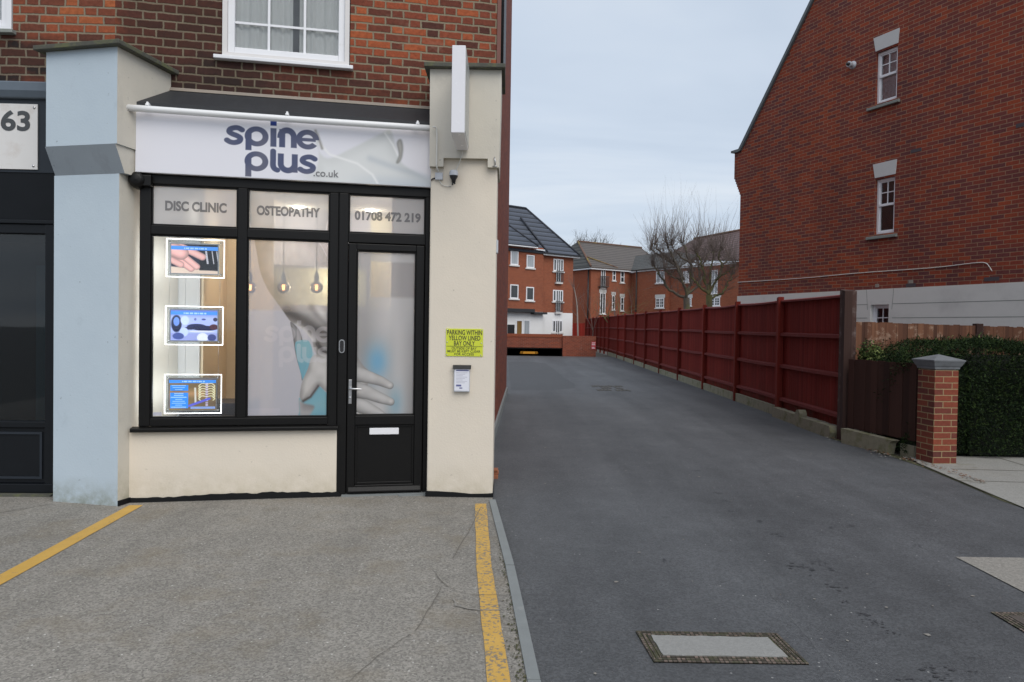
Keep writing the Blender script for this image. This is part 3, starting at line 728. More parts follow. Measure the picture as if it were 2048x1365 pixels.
# the shop logo as strokes: x-height 1, thickness T
def logo_mask(X, Y, soft):
    """1 inside the lettering; X 0..3.98 to the right, Y up, the first row's baseline at 0"""
    T = 0.272; r = T / 2; D = np.full(X.shape, 9.0)
    def add(d): np.minimum(D, d, out=D)
    def bx(x0, x1, y0, y1):
        dx = np.maximum(x0 - X, X - x1); dy = np.maximum(y0 - Y, Y - y1)
        add(np.where((dx > 0) & (dy > 0), np.hypot(dx, dy), np.maximum(dx, dy)))
    def ring(cx, cy, rx, ry, keep=None):
        q = np.hypot((X - cx) / rx, (Y - cy) / ry); d = np.abs(q - 1) * min(rx, ry) - r
        if keep is not None: d = np.where(keep, d, 9.0)
        add(d)
    def ess(x, y):
        p = catmull([(x + .74, y + .80), (x + .58, y + .89), (x + .40, y + .89), (x + .22, y + .80), (x + .18, y + .66), (x + .30, y + .56), (x + .52, y + .47), (x + .66, y + .36),
                     (x + .62, y + .19), (x + .42, y + .10), (x + .22, y + .12), (x + .06, y + .22)], 6, False)
        d, _ = sd_line(X, Y, p); add(d - r * 0.98)
    def pee(x, y, stem):
        ring(x + .50, y + .5, .40, .40); bx(x, x + T, y - stem, y + .62)
    ess(0, 0)
    pee(0.90, 0, 0.26)
    bx(2.02, 2.02 + T, 0, 1.0); bx(2.02, 2.02 + T, 1.14, 1.40)
    # n
    ring(2.78, .56, .31, .37, Y > .5); bx(2.42, 2.42 + T, 0, .98); bx(3.09 - r, 3.09 + r, 0, .56)
    # e
    ang = np.arctan2(Y - .5, X - 3.72)
    ring(3.72, .5, .40, .40, ~((ang > -0.62) & (ang < 0.0))); bx(3.40, 4.10, .40, .58)
    y2 = -1.34
    pee(0.90, y2, 0.34)
    # l with a foot that sweeps into the u
    p = catmull([(2.15, y2 + 1.10), (2.15, y2 + .7), (2.15, y2 + .34), (2.22, y2 + .16), (2.36, y2 + .08)], 6, False)
    d, _ = sd_line(X, Y, p); add(d - r * 0.98)
    ring(2.82, y2 + .46, .32, .36, Y < y2 + .46); bx(2.50 - r, 2.50 + r, y2 + .40, y2 + 1.0); bx(3.14 - r, 3.14 + r, y2, y2 + 1.0)
    ess(3.32, y2)
    return 1 - smooth(D, -soft, soft)

# ------------------------------------------------------------------ frames of the place
A0 = gnd(685, 993)
FA = Fr(A0, 11.0)                       # the shop window wall
FR = Fr(gnd(985, 995), 0.5)             # front of the right pier
FB = Fr(gnd(235, 1013), -12.0)          # front of the blue pier
FN = Fr(gnd(100, 993), 2.0)             # shop next door
FS = Fr((-0.22, 11.91), 88.93)          # side wall along the driveway
FG = Fr((5.82, 18.36), -65.3)           # gable house
BRICKW = -0.35

# ================================================================== GROUND
g = MB(WORLD)
def flat(mb, pts, z, m=0):
    """a sheet on the ground from (x, y) corners"""
    mb.add([(x, z, -y) for x, y in pts], [tuple(range(len(pts)))], m); return mb
CREST = 41.2
for r_ in [(-400, 400, -200, CREST), (-400, -0.28, CREST, 600), (2.98, 400, CREST, 600), (-0.28, 2.98, 58, 600)]:
    flat(g, [(r_[0], r_[2]), (r_[1], r_[2]), (r_[1], r_[3]), (r_[0], r_[3])], -0.04)
structure(g.build('ground', M['soil']))

def fence_x(y): return 4.93 + 0.034 * (y - 10.4)
d = MB(WORLD)
flat(d, [(0.62, -4.0), (8.0, -4.0), (8.0, 4.2), (4.45, 4.2), (4.66, 6.42), (4.88, 8.55), (4.98, 9.4), (5.02, 10.4), (fence_x(41.2) + 0.2, 41.2), (-0.28, 41.2), (-0.28, 6.5), (-0.15, 6.37), (0.135, 3.09)], -0.012)
# the ramp that drops under the parapet
flat(d, [(-0.28, 41.2), (2.98, 41.2), (2.98, 44.0), (-0.28, 44.0)], -0.012)
d.v[-2] = (2.98, -0.25, -44.0); d.v[-1] = (-0.28, -0.25, -44.0)
d.add([(-0.28, -0.25, -44), (2.98, -0.25, -44), (2.98, -2.6, -58), (-0.28, -2.6, -58)], [(0, 1, 2, 3)])
structure(d.build('driveway', M['asphalt']))

f = MB(WORLD)
flat(f, [(-9, -4), (0.64, -4), (0.125, 3.09), (0.012, 4.6), (-0.155, 6.37), (-0.155, 6.9), (-9, 6.9)], 0.0)
structure(f.build('forecourt', M['forecourt']))
# kerb edging between forecourt and driveway
k = MB(WORLD)
pl_ = [(-0.185, 6.37), (-0.02, 4.6), (0.09, 3.09), (0.60, -4.0)]
for (x0, y0), (x1, y1) in zip(pl_, pl_[1:]):
    nseg = max(1, int(abs(y1 - y0) / 0.9))
    for i in range(nseg):
        a, b = i / nseg, (i + 1) / nseg - 0.006
        xa, ya, xb, yb = x0 + (x1 - x0) * a, y0 + (y1 - y0) * a, x0 + (x1 - x0) * b, y0 + (y1 - y0) * b
        z = 0.012 + rnd.uniform(-0.002, 0.003)
        k.poly_v([(xa, -ya), (xa + 0.058, -ya), (xb + 0.058, -yb), (xb, -yb)], -0.05, z)
structure(k.build('kerb', M['kerb'], bevel=0.006))

pv = MB(WORLD)
flat(pv, [(4.66, 6.42), (9, 6.42), (9, 9.1), (5.1, 9.1), (4.90, 8.45)], 0.0)
flat(pv, [(4.45, 4.2), (9, 4.2), (9, 6.412), (4.655, 6.412)], 0.0)
structure(pv.build('pavement', M['paving']))
pj = MB(WORLD)
for a, b in [((4.78, 7.55), (9, 7.30)), ((6.2, 9.0), (6.0, 6.5)), ((4.92, 8.6), (4.70, 6.9)), ((5.1, 8.2), (7.4, 8.05))]:
    flat(pj, [a, b, (b[0], b[1] + 0.014), (a[0], a[1] + 0.014)] if abs(a[0] - b[0]) > 1 else [a, b, (b[0] + 0.014, b[1]), (a[0] + 0.014, a[1])], 0.004)
structure(pj.build('pavement_joint', M['crack']))
cp = MB(WORLD); flat(cp, [(3.14, -2), (7, -2), (7, 4.99), (3.14, 4.97)], -0.006)
structure(cp.build('concrete_patch', M['patch']))

# painted bay lines
def ribbon(name, pts, w, z, mat, jit=0.0):
    mb = MB(WORLD); L, R = [], []
    fine = []
    for (a, b) in zip(pts, pts[1:]):
        n = max(2, int(math.hypot(b[0] - a[0], b[1] - a[1]) / 0.12))
        fine += [(a[0] + (b[0] - a[0]) * i / n, a[1] + (b[1] - a[1]) * i / n) for i in range(n)]
    fine.append(pts[-1])
    for i, p in enumerate(fine):
        q0, q1 = fine[max(i - 1, 0)], fine[min(i + 1, len(fine) - 1)]
        dx, dy = q1[0] - q0[0], q1[1] - q0[1]; l = math.hypot(dx, dy)
        nx, ny = -dy / l * w / 2, dx / l * w / 2
        j1, j2 = 1 + rnd.uniform(-jit, jit), 1 + rnd.uniform(-jit, jit)
        L.append((p[0] + nx * j1, z, -(p[1] + ny * j1))); R.append((p[0] - nx * j2, z, -(p[1] - ny * j2)))
    n = len(fine)
    mb.add(L + R, [(i, i + 1, n + i + 1, n + i) for i in range(n - 1)])
    return structure(mb.build(name, mat))
ribbon('bay_line', [(-0.255, 6.24), (-0.16, 4.6), (-0.035, 3.09), (0.16, 0.6)], 0.100, 0.004, M['line_worn'], 0.05)
ribbon('bay_line', [(-3.17, 6.01), (-3.04, 4.25), (-2.88, 1.5)], 0.115, 0.004, M['line_good'], 0.03)
# cracks, an expansion joint and grime along the kerb
def crackline(pts, w, mat='crack', wig=0.012):
    out = []
    for (a, b) in zip(pts, pts[1:]):
        n = max(2, int(math.hypot(b[0] - a[0], b[1] - a[1]) / 0.06))
        out += [(a[0] + (b[0] - a[0]) * i / n + rnd.uniform(-wig, wig) * (i > 0), a[1] + (b[1] - a[1]) * i / n) for i in range(n)]
    ribbon('ground_crack', out + [pts[-1]], w, 0.0055, M[mat], 0.6)
crackline([(-0.245, 6.12), (-0.28, 5.7), (-0.32, 5.25), (-0.36, 4.9), (-0.375, 4.75)], 0.0045, wig=0.004)
crackline([(-0.40, 4.22), (-0.42, 4.0), (-0.445, 3.8), (-0.47, 3.6)], 0.0045, wig=0.005)
crackline([(-0.49, 3.55), (-0.56, 3.4), (-0.63, 3.24), (-0.70, 3.0)], 0.0035)
crackline([(-0.46, 4.46), (-0.43, 4.36), (-0.36, 4.22), (-0.30, 4.15), (-0.26, 4.12)], 0.0035)
crackline([(-0.21, 4.09), (-0.06, 4.1), (0.0, 4.1)], 0.004, wig=0.002)
crackline([(-0.31, 4.03), (-0.29, 3.93), (-0.22, 3.89), (-0.14, 3.87), (-0.04, 3.88)], 0.010, 'grit')
crackline([(-0.24, 5.25), (-0.16, 5.28), (-0.12, 5.28)], 0.006, 'grit')
crackline([(-3.9, 6.0), (-4.4, 5.3), (-5.2, 4.4)], 0.008, wig=0.003)
gm = MB(WORLD)
def kerb_x(y): return np.interp(y, [-4, 3.09, 4.6, 6.37], [0.60, 0.09, -0.02, -0.185])
for i in range(360):
    y = rnd.triangular(1.2, 5.4, 2.8); x = kerb_x(y) - abs(rnd.gauss(0, 0.018 if y > 3.8 else 0.030)); s_ = rnd.uniform(0.002, 0.008) * (1.4 if rnd.random() < .2 else 1)
    n = rnd.randint(5, 8); a0 = rnd.random() * 6
    flat(gm, [(x + s_ * math.cos(a0 + j * 6.283 / n) * rnd.uniform(0.4, 1), y + s_ * math.sin(a0 + j * 6.283 / n) * rnd.uniform(0.6, 1.8)) for j in range(n)], 0.0058 + i * 4e-6)
o = gm.build('moss', M['moss_strip']); tag(o, 'moss and dirt gathered beside the grey kerb edging', 'moss', kind='stuff')

# inspection covers
def cover(label, x0, x1, y0, y1, skew, infill):
    t = thing('manhole_cover', label, 'manhole cover', WORLD, (x0, -0.012, -y0))
    fm = MB(WORLD)
    def quadring(a, b, z0, z1, tgt):
        for (p, q, p2, q2) in [((x0 + a, y0 + a), (x1 - a, y0 + a), (x0 + b, y0 + b), (x1 - b, y0 + b)), ((x1 - a, y0 + a), (x1 - a, y1 - a), (x1 - b, y0 + b), (x1 - b, y1 - b)),
                               ((x1 - a, y1 - a), (x0 + a, y1 - a), (x1 - b, y1 - b), (x0 + b, y1 - b)), ((x0 + a, y1 - a), (x0 + a, y0 + a), (x0 + b, y1 - b), (x0 + b, y0 + b))]:
            s = lambda c: (c[0] + skew * (c[1] - y0), -c[1])
            tgt.poly_v([s(p), s(q), s(q2), s(p2)], z0, z1)
    for i in range(3):
        quadring(0.022 * i, 0.022 * i + 0.014, -0.03, -0.004, fm)
    fm.build('cover_frame', M['rust'], t)
    bed = MB(WORLD); s = lambda c: (c[0] + skew * (c[1] - y0), -c[1])
    bed.poly_v([s((x0, y0)), s((x1, y0)), s((x1, y1)), s((x0, y1))], -0.04, -0.008); bed.build('cover_bed', M['moss_strip'], t)
    i_ = 0.064
    inf = MB(WORLD); ring_ = []
    cs = [(x0 + i_, y0 + i_), (x1 - i_, y0 + i_), (x1 - i_ * 1.1, y1 - i_ * .9), (x0 + i_, y1 - i_ * .8)]
    for (p, q) in zip(cs, cs[1:] + cs[:1]):
        n = max(3, int(math.hypot(q[0] - p[0], q[1] - p[1]) / 0.03))
        ring_ += [s((p[0] + (q[0] - p[0]) * k_ / n + rnd.uniform(-.0035, .0035), p[1] + (q[1] - p[1]) * k_ / n + rnd.uniform(-.0035, .0035))) for k_ in range(n)]
    inf.poly_v(ring_, -0.03, -0.003)
    inf.build('cover_infill', infill, t)
    return t
cover('concrete filled inspection cover with rusty iron frame in the asphalt drive', 0.69, 1.42, 3.32, 3.655, -0.08, M['cover_infill'])
cover('rusty brown inspection cover at the edge of the pale concrete patch', 2.72, 3.10, 3.35, 3.98, 0.0, M['rust_plain'])
M['sett'] = plain('worn_cobble', (0.085, 0.08, 0.072), 0.85, var=0.3, scale=8, bump=0.5)
dc = thing('drain_cover', 'worn cobbled drain surround far along the asphalt drive', 'drain cover', WORLD, (2.2, -0.012, -18.2))
mb = MB(WORLD)
for i in range(9):
    for j in range(3):
        if rnd.random() < 0.86:
            x = 2.22 + i * 0.098; y = 18.25 + j * 0.62 + rnd.uniform(-.08, .08)
            mb.box(x, x + 0.07, -0.03, -0.002, -y - 0.42, -y)
mb.build('sett', M['sett'], dc)

g2 = lambda x, y: tuple(gnd(x, y)[:2])
M['asphalt_old'] = ground_mat('older_asphalt', (0.070, 0.0725, 0.076), 0.30, (0.36, 0.36, 0.35), 0.95, 0.15, 0.66, 120.0, 0.5, dark=((0.04, 0.042, 0.046), 0.7))
M['seam'] = ground_mat('worn_tarmac_seam', (0.094, 0.097, 0.101), 0.35, (0.36, 0.36, 0.35), 0.9, 0.3, 0.7, 90.0, 0.5)
ap = MB(WORLD); flat(ap, [g2(1016, 724), g2(1060, 723), g2(1092, 727), g2(1108, 738), g2(1128, 755), g2(1150, 768), g2(1150, 776), g2(1100, 780), g2(1022, 779)], -0.0105)
structure(ap.build('asphalt_patch', M['asphalt_old']))
ribbon('tarmac_seam', [g2(1330, 925), g2(1418, 1030), g2(1452, 1085), g2(1478, 1118)], 0.012, -0.0112, M['seam'], 0.7)
ribbon('tarmac_seam', [g2(1500, 1130), g2(1560, 1205), g2(1600, 1250), g2(1640, 1300), g2(1690, 1364)], 0.015, -0.0112, M['seam'], 0.7)
M['stain'] = plain('oil_stain', (0.045, 0.046, 0.05), 0.6, var=0.3, scale=30)
st_ = MB(WORLD)
for i, (x, y, r_) in enumerate([(1395, 940, .05), (1440, 985, .05), (1450, 1000, .04), (1465, 1020, .03), (1520, 1040, .04), (1545, 1065, .035), (1560, 1068, .03), (1600, 1130, .07), (1625, 1138, .07), (1645, 1125, .03), (1668, 1170, .05), (1690, 1200, .03), (1725, 1225, .03),
                               (1740, 1238, .03), (1760, 1250, .04), (1790, 1265, .03), (1870, 1335, .05), (1885, 1350, .04), (1835, 1360, .04), (1940, 1338, .025), (1705, 1050, .03), (1660, 1052, .03), (1840, 1090, .03), (1330, 1120, .03)]):
    cx_, cy_ = g2(x, y)
    for k_ in range(9):
        s_ = r_ * rnd.uniform(0.10, 0.34); a0 = rnd.random() * 6; ox, oy = rnd.gauss(0, r_ * .7), rnd.gauss(0, r_ * .6); n = 7
        flat(st_, [(cx_ + ox + s_ * math.cos(a0 + j * 6.283 / n) * rnd.uniform(.5, 1.4), cy_ + oy + s_ * math.sin(a0 + j * 6.283 / n) * rnd.uniform(.4, .9)) for j in range(n)], -0.0088 + (i * 9 + k_) * 3e-6)
o = st_.build('oil_stains', M['stain']); tag(o, 'small dark oil spots scattered down the middle of the asphalt', 'stain', kind='stuff')

# pale scraps and dark spots trodden into the drive
sp_ = MB(WORLD)
for i in range(90):
    x, y = rnd.uniform(0.3, 4.4), rnd.uniform(2.9, 9.5); s_ = rnd.uniform(0.004, 0.014); n = rnd.randint(4, 7); a0 = rnd.random() * 6
    if rnd.random() < 0.25: s_ *= 1.8
    flat(sp_, [(x + s_ * math.cos(a0 + j * 6.283 / n) * rnd.uniform(.5, 1), y + s_ * math.sin(a0 + j * 6.283 / n) * rnd.uniform(.5, 1)) for j in range(n)], -0.0075 + i * 1e-5)
o = sp_.build('ground_scraps', M['grit']); tag(o, 'pale specks and scraps trodden into the dark asphalt', 'litter', kind='stuff')

# ================================================================== THE SHOP
shop = thing('shop_building', 'brick corner shop with cream ground floor and black framed shopfront', 'shop', FA, (0, 0, 0))
def px(fr, x, y, w=0.0): return fr.uv(x, y, w)

# corner where the brickwork bends towards the neighbour
oA, oN = FA.o + FA.n * BRICKW, FN.o + FN.n * -0.10
cr = lambda a, b: a[0] * b[1] - a[1] * b[0]
ubend = cr(oN - oA, FN.u) / cr(FA.u, FN.u)
bendN = FN.loc(oA + FA.u * ubend)[0]

wb = MB(FA)
wl, wr, wbm, wtp = -1.14, 0.012, 4.01, 5.45
UL, UR, TOPV = ubend, 1.42, 7.2
wb.box(UL, wl, 3.3, TOPV, BRICKW - 0.3, BRICKW); wb.box(wr, UR, 3.3, TOPV, BRICKW - 0.3, BRICKW)
wb.box(wl, wr, 3.3, wbm, BRICKW - 0.3, BRICKW); wb.box(wl, wr, wtp, TOPV, BRICKW - 0.3, BRICKW)
upper = wb.build('upper_wall', M['old_brick'], shop)
# upper window
def upper_window(fr, par, u0, u1, v0, v1, W, mun_u, mun_v, surround, sillmat, curt):
    win = MB(fr)
    win.frame(u0 + 0.008, u1 - 0.008, v0, v1, 0.042, W - 0.12, W + 0.012)
    win = win.build('window', surround, par)
    fm = MB(fr); fm.frame(u0 + 0.05, u1 - 0.05, v0 + 0.042, v1 - 0.042, 0.06, W - 0.10, W - 0.012); fm.build('frame', M['upvc_white'], win, bevel=0.006)
    gb = MB(fr)
    for u in mun_u: gb.box(u - 0.011, u + 0.011, v0 + 0.10, v1 - 0.10, W - 0.055, W - 0.038)
    for v in mun_v: gb.box(u0 + 0.11, u1 - 0.11, v - 0.010, v + 0.010, W - 0.052, W - 0.040)
    gb.build('glazing_bars', M['upvc_white'], win)
    gl = MB(fr); gl.box(u0 + 0.10, u1 - 0.10, v0 + 0.09, v1 - 0.09, W - 0.064, W - 0.058); gl.build('pane', M['glass'], win)
    sl = MB(fr); sl.box(u0 - 0.06, u1 + 0.03, v0 - 0.035, v0 - 0.001, W - 0.05, W + 0.06); sl.build('sill', sillmat, win, bevel=0.005)
    cu = MB(fr); n = 90; vs = []
    for i in range(n + 1):
        u = u0 + 0.06 + (u1 - u0 - 0.12) * i / n
        ww = W - 0.088 + 0.010 * math.sin(i * 0.42) + 0.009 * math.sin(i * 1.17 + 1)
        vs += [(u, v0 + 0.05, ww), (u, v1, ww)]
    gap = curt
    fs = [(2 * i, 2 * i + 2, 2 * i + 3, 2 * i + 1) for i in range(n) if not (gap[0] < i / n < gap[1])]
    cu.add(vs, fs, smooth=True); cu.build('curtain', M['curtain'], win)
    rm = MB(fr); rm.box(u0 - 0.02, u1 + 0.02, v0 - 0.02, v1, W - 0.29, W - 0.26)
    rm.build('room_back', M['blind_grey'], win)
    return win
upper_window(FA, shop, wl, wr, wbm, wtp, BRICKW, (-0.731, -0.408), (4.35, 4.72, 5.08), M['trim_white'], M['upvc_white'], (0.535, 0.60))

# lead covered slope over the fascia and a light block added behind the sign
fl = MB(FA)
fl.profile_u([(BRICKW - 0.02, 3.65), (BRICKW + 0.004, 3.665), (0.045, 3.43), (0.045, 3.385), (BRICKW - 0.02, 3.385)], -1.775, 0.775)
fl.build('canopy_flashing', M['lead'], shop)
mo = MB(FA); mo.profile_u([(BRICKW, 3.66), (BRICKW + 0.02, 3.662), (BRICKW + 0.012, 3.69), (BRICKW, 3.695)], -1.60, 0.775); mo.build('mortar_fillet', M['mortar_patch'], shop)
bk = MB(FA); bk.box(-1.77, 0.77, 2.836, 3.384, BRICKW - 0.1, -0.004); bk.build('fascia_backing', M['tar'], shop)

# right pier
FRu0 = -0.605
pr = MB(FR)
pr.box(FRu0, 0.0, -0.05, 3.3, -0.615, 0.0)
pr.build('pier', M['cream'], shop, bevel=0.012)
pu = MB(FR)
pu.poly_w([(FRu0 - 0.006, 3.002), (-0.486, 3.002), (-0.486, 3.08), (-0.086, 3.08), (-0.086, 3.002), (0.018, 3.002), (0.028, 3.875), (FRu0 - 0.012, 3.875)], -0.62, 0.055)
pu.build('pier_head', M['cream_shabby'], shop)
pc = MB(FR); pc.box(FRu0 - 0.06, 0.06, 3.876, 3.915, -0.62, 0.12); pc.build('pier_capping', M['stone'], shop, bevel=0.006)
pp = MB(FR); pp.poly_w([(-0.615, -0.03), (0.006, -0.03), (0.006, 0.04), (-0.05, 0.034), (-0.2, 0.03), (-0.33, 0.042), (-0.5, 0.05), (-0.615, 0.052)], -0.55, 0.013); pp.build('plinth', M['tar'], shop)

# blue pier with its stepped bracket head
pb = MB(FB)
pb.profile_u([(-0.75, -0.06), (0, -0.06), (0, 2.80), (-0.75, 2.80)], -0.645, 0.0, 0, 1)
pb.profile_u([(-0.75, 2.801), (0, 2.801), (0.105, 3.02), (-0.75, 3.02)], -0.635, 0.052, 2, 1)
pb.profile_u([(-0.75, 3.021), (0.105, 3.021), (0.105, 3.81), (-0.75, 3.81)], -0.625, 0.068, 0, 1)
pb.build('pier', [M['blue'], M['cream_shabby'], M['bracket']], shop)['label'] = 'pale blue painted pier with cream side'
cb = MB(FB); cb.box(-0.70, 0.13, 3.811, 3.85, -0.75, 0.165); cb.build('pier_capping', M['stone'], shop, bevel=0.006)
pk = MB(FB); pk.box(0.0, 0.012, -0.03, 0.045, -0.22, 0.0); pk.build('plinth', M['tar'], shop)

# low wall under the window
sr = MB(FA); sr.box(-1.80, -0.055, -0.05, 0.608, -0.25, 0.0); riser = sr.build('stall_riser', M['cream'], shop, bevel=0.008)
pln = MB(FA)
edge_ = []
for i in range(41):
    u = -1.78 + (1.73) * i / 40
    edge_.append((u, 0.046 + 0.008 * math.sin(u * 5) + rnd.uniform(-0.004, 0.006) + (0.012 if -0.7 < u < -0.3 else 0)))
pln.poly_w([(-1.78, -0.03), (-0.02, -0.03), (-0.02, 0.02)] + edge_[::-1], -0.05, 0.014); pln.build('plinth', M['tar'], riser)
thr = MB(FA); thr.box(-0.01, 0.76, -0.03, 0.016, -0.2, 0.03); thr.box(0.50, 0.9, -0.03, 0.008, -0.1, 0.075); thr.build('threshold', M['kerb'], shop)

# black frame of the shopfront
W0, W1 = -0.075, -0.005
sf = MB(FA)
sf.box(-1.725, -1.635, 0.655, 2.832, W0, W1)                       # left jamb
sf.box(-1.635, 0.768, 2.752, 2.833, W0, W1)                        # head
sf.box(-0.925, -0.845, 0.725, 2.752, W0, W1)                       # mullion
sf.box(-1.635, -0.925, 2.318, 2.398, W0, W1); sf.box(-0.845, -0.138, 2.318, 2.398, W0, W1)
sf.box(-1.635, -0.138, 0.655, 0.725, W0, W1)
sf.box(-0.138, -0.062, 0.0, 2.752, W0, W1); sf.box(-0.055, 0.026, 0.0, 2.752, W0, W1 + 0.006)
sf.box(0.722, 0.790, 0.0, 2.752, W0 - 0.05, W1); sf.box(0.026, 0.722, 2.310, 2.398, W0, W1)
sf.box(-0.066, -0.051, 0.0, 2.752, W0 + 0.004, W1 - 0.012); sf.box(0.022, 0.036, 0.0, 2.31, W0 - 0.02, W0 + 0.003); sf.box(0.70, 0.73, 0.0, 2.31, W0 - 0.02, W0 + 0.003); sf.box(0.03, 0.72, 2.29, 2.315, W0 - 0.02, W0 + 0.003)
frame = sf.build('shopfront_frame', M['upvc_black'], shop, bevel=0.006)
bead = MB(FA)
for (a, b, c, e) in [(-1.635, -0.925, 0.725, 2.318), (-0.845, -0.138, 0.725, 2.318), (-1.635, -0.925, 2.398, 2.752), (-0.845, -0.138, 2.398, 2.752), (0.026, 0.722, 2.398, 2.752)]:
    bead.frame(a, b, c, e, 0.014, -0.055, -0.018)
bead.build('glazing_bead', M['upvc_black'], frame, bevel=0.004)
sl = MB(FA); sl.profile_u([(-0.03, 0.654), (0.055, 0.645), (0.055, 0.612), (-0.03, 0.612)], -1.775, -0.045); sl.build('window_sill', M['upvc_black'], shop, bevel=0.006)
# rounded end of the old shutter box on the left
eb = MB(FA); eb.lathe((-1.735, 2.77, -0.04), [(0.0, 0.12), (0.045, 0.115), (0.068, 0.09), (0.072, 0.0), (0.06, -0.04)], 20, 'w')
eb.box(-1.74, -1.62, 2.72, 2.815, -0.03, 0.05); eb.build('shutter_box_end', M['upvc_black'], shop, bevel=0.008)

# ---- the picture printed over the glazing: one big photograph of a back, an arm and a hand
def upx(pts): return np.array([FA.uv(x, y) for x, y in pts])
def z4(pts): return [(480 + x / 3.5, 460 + y / 3.5) for x, y in pts]          # measured on an enlarged view
def z5(pts): return [(690 + x / 2.624, 480 + y / 2.624) for x, y in pts]
LIMB = catmull(upx(z4([(100, 60), (112, 150), (128, 250), (150, 330), (195, 425), (245, 495), (300, 572), (350, 640), (395, 668), (450, 712), (500, 775), (520, 850), (560, 890), (660, 900),
                       (700, 800), (690, 600), (680, 450), (655, 330), (630, 250), (608, 190), (575, 125), (540, 75), (480, 30), (300, 0), (150, 20)])), 5)
SLEEVE = catmull(upx(z4([(350, 645), (362, 720), (375, 800), (388, 880), (405, 945), (424, 1010), (432, 1060), (445, 1000), (465, 930), (440, 800), (420, 720), (395, 680)])), 5)
BLUEA = catmull(upx(z4([(385, 790), (440, 772), (480, 782), (508, 850), (512, 890), (475, 970), (440, 1050), (425, 1015), (408, 950), (392, 880)])), 5)
HAND = catmull(upx(z4([(512, 880), (470, 980), (436, 1055), (422, 1110), (415, 1170), (430, 1200), (455, 1195), (500, 1140), (545, 1090), (580, 1120), (625, 1150), (720, 1200), (760, 1060), (700, 900), (620, 880)])), 5)
BLUEB = catmull(upx(z4([(410, 1180), (440, 1200), (500, 1165), (548, 1098), (600, 1140), (640, 1160), (640, 1340), (420, 1340), (412, 1270)])), 5)
KNEE = catmull(upx(z4([(408, 1190), (450, 1215), (520, 1235), (500, 1290), (460, 1330), (420, 1340), (410, 1270)])), 5)
PALM = catmull(upx(z5([(20, 560), (58, 606), (95, 660), (130, 700), (120, 760), (100, 800), (90, 860), (60, 900), (0, 860), (-60, 700), (-30, 600)])), 5)
FINGERS = [(upx(z5([(40, 700), (125, 722), (185, 742), (236, 766)])), (0.078, 0.056, 0.046, 0.034)),
           (upx(z5([(40, 785), (120, 805), (185, 832), (240, 852)])), (0.080, 0.060, 0.050, 0.036)),
           (upx(z5([(20, 850), (100, 880), (165, 912), (215, 945)])), (0.078, 0.062, 0.052, 0.040)),
           (upx(z5([(20, 905), (60, 930), (100, 960)])), (0.05, 0.045, 0.03))]
BLOB = upx(z5([(168, 640)]))[0]; BLOB2 = upx(z5([(265, 860)]))[0]
SHADE = upx(z4([(330, 575), (390, 610), (450, 640), (520, 690), (600, 720)])); SHADE2 = upx(z4([(500, 540), (545, 600), (600, 660)])); SHADE3 = upx(z4([(540, 800), (575, 850), (620, 860)]))
LIGHT1 = upx(z4([(395, 665), (450, 705), (500, 770)])); LIGHT2 = upx(z4([(540, 560), (590, 640), (620, 690)]))
THUMB = upx(z4([(440, 1202), (490, 1172), (545, 1096)])); HEADC = catmull(upx([(500, 345), (560, 352), (620, 352), (652, 370), (664, 410), (655, 445), (640, 478), (560, 470), (505, 460), (497, 400)]), 5)
LOGO_O = FA.uv(528, 683.5); LOGO_S = (FA.uv(655, 683)[0] - FA.uv(528, 683)[0]) / 4.0

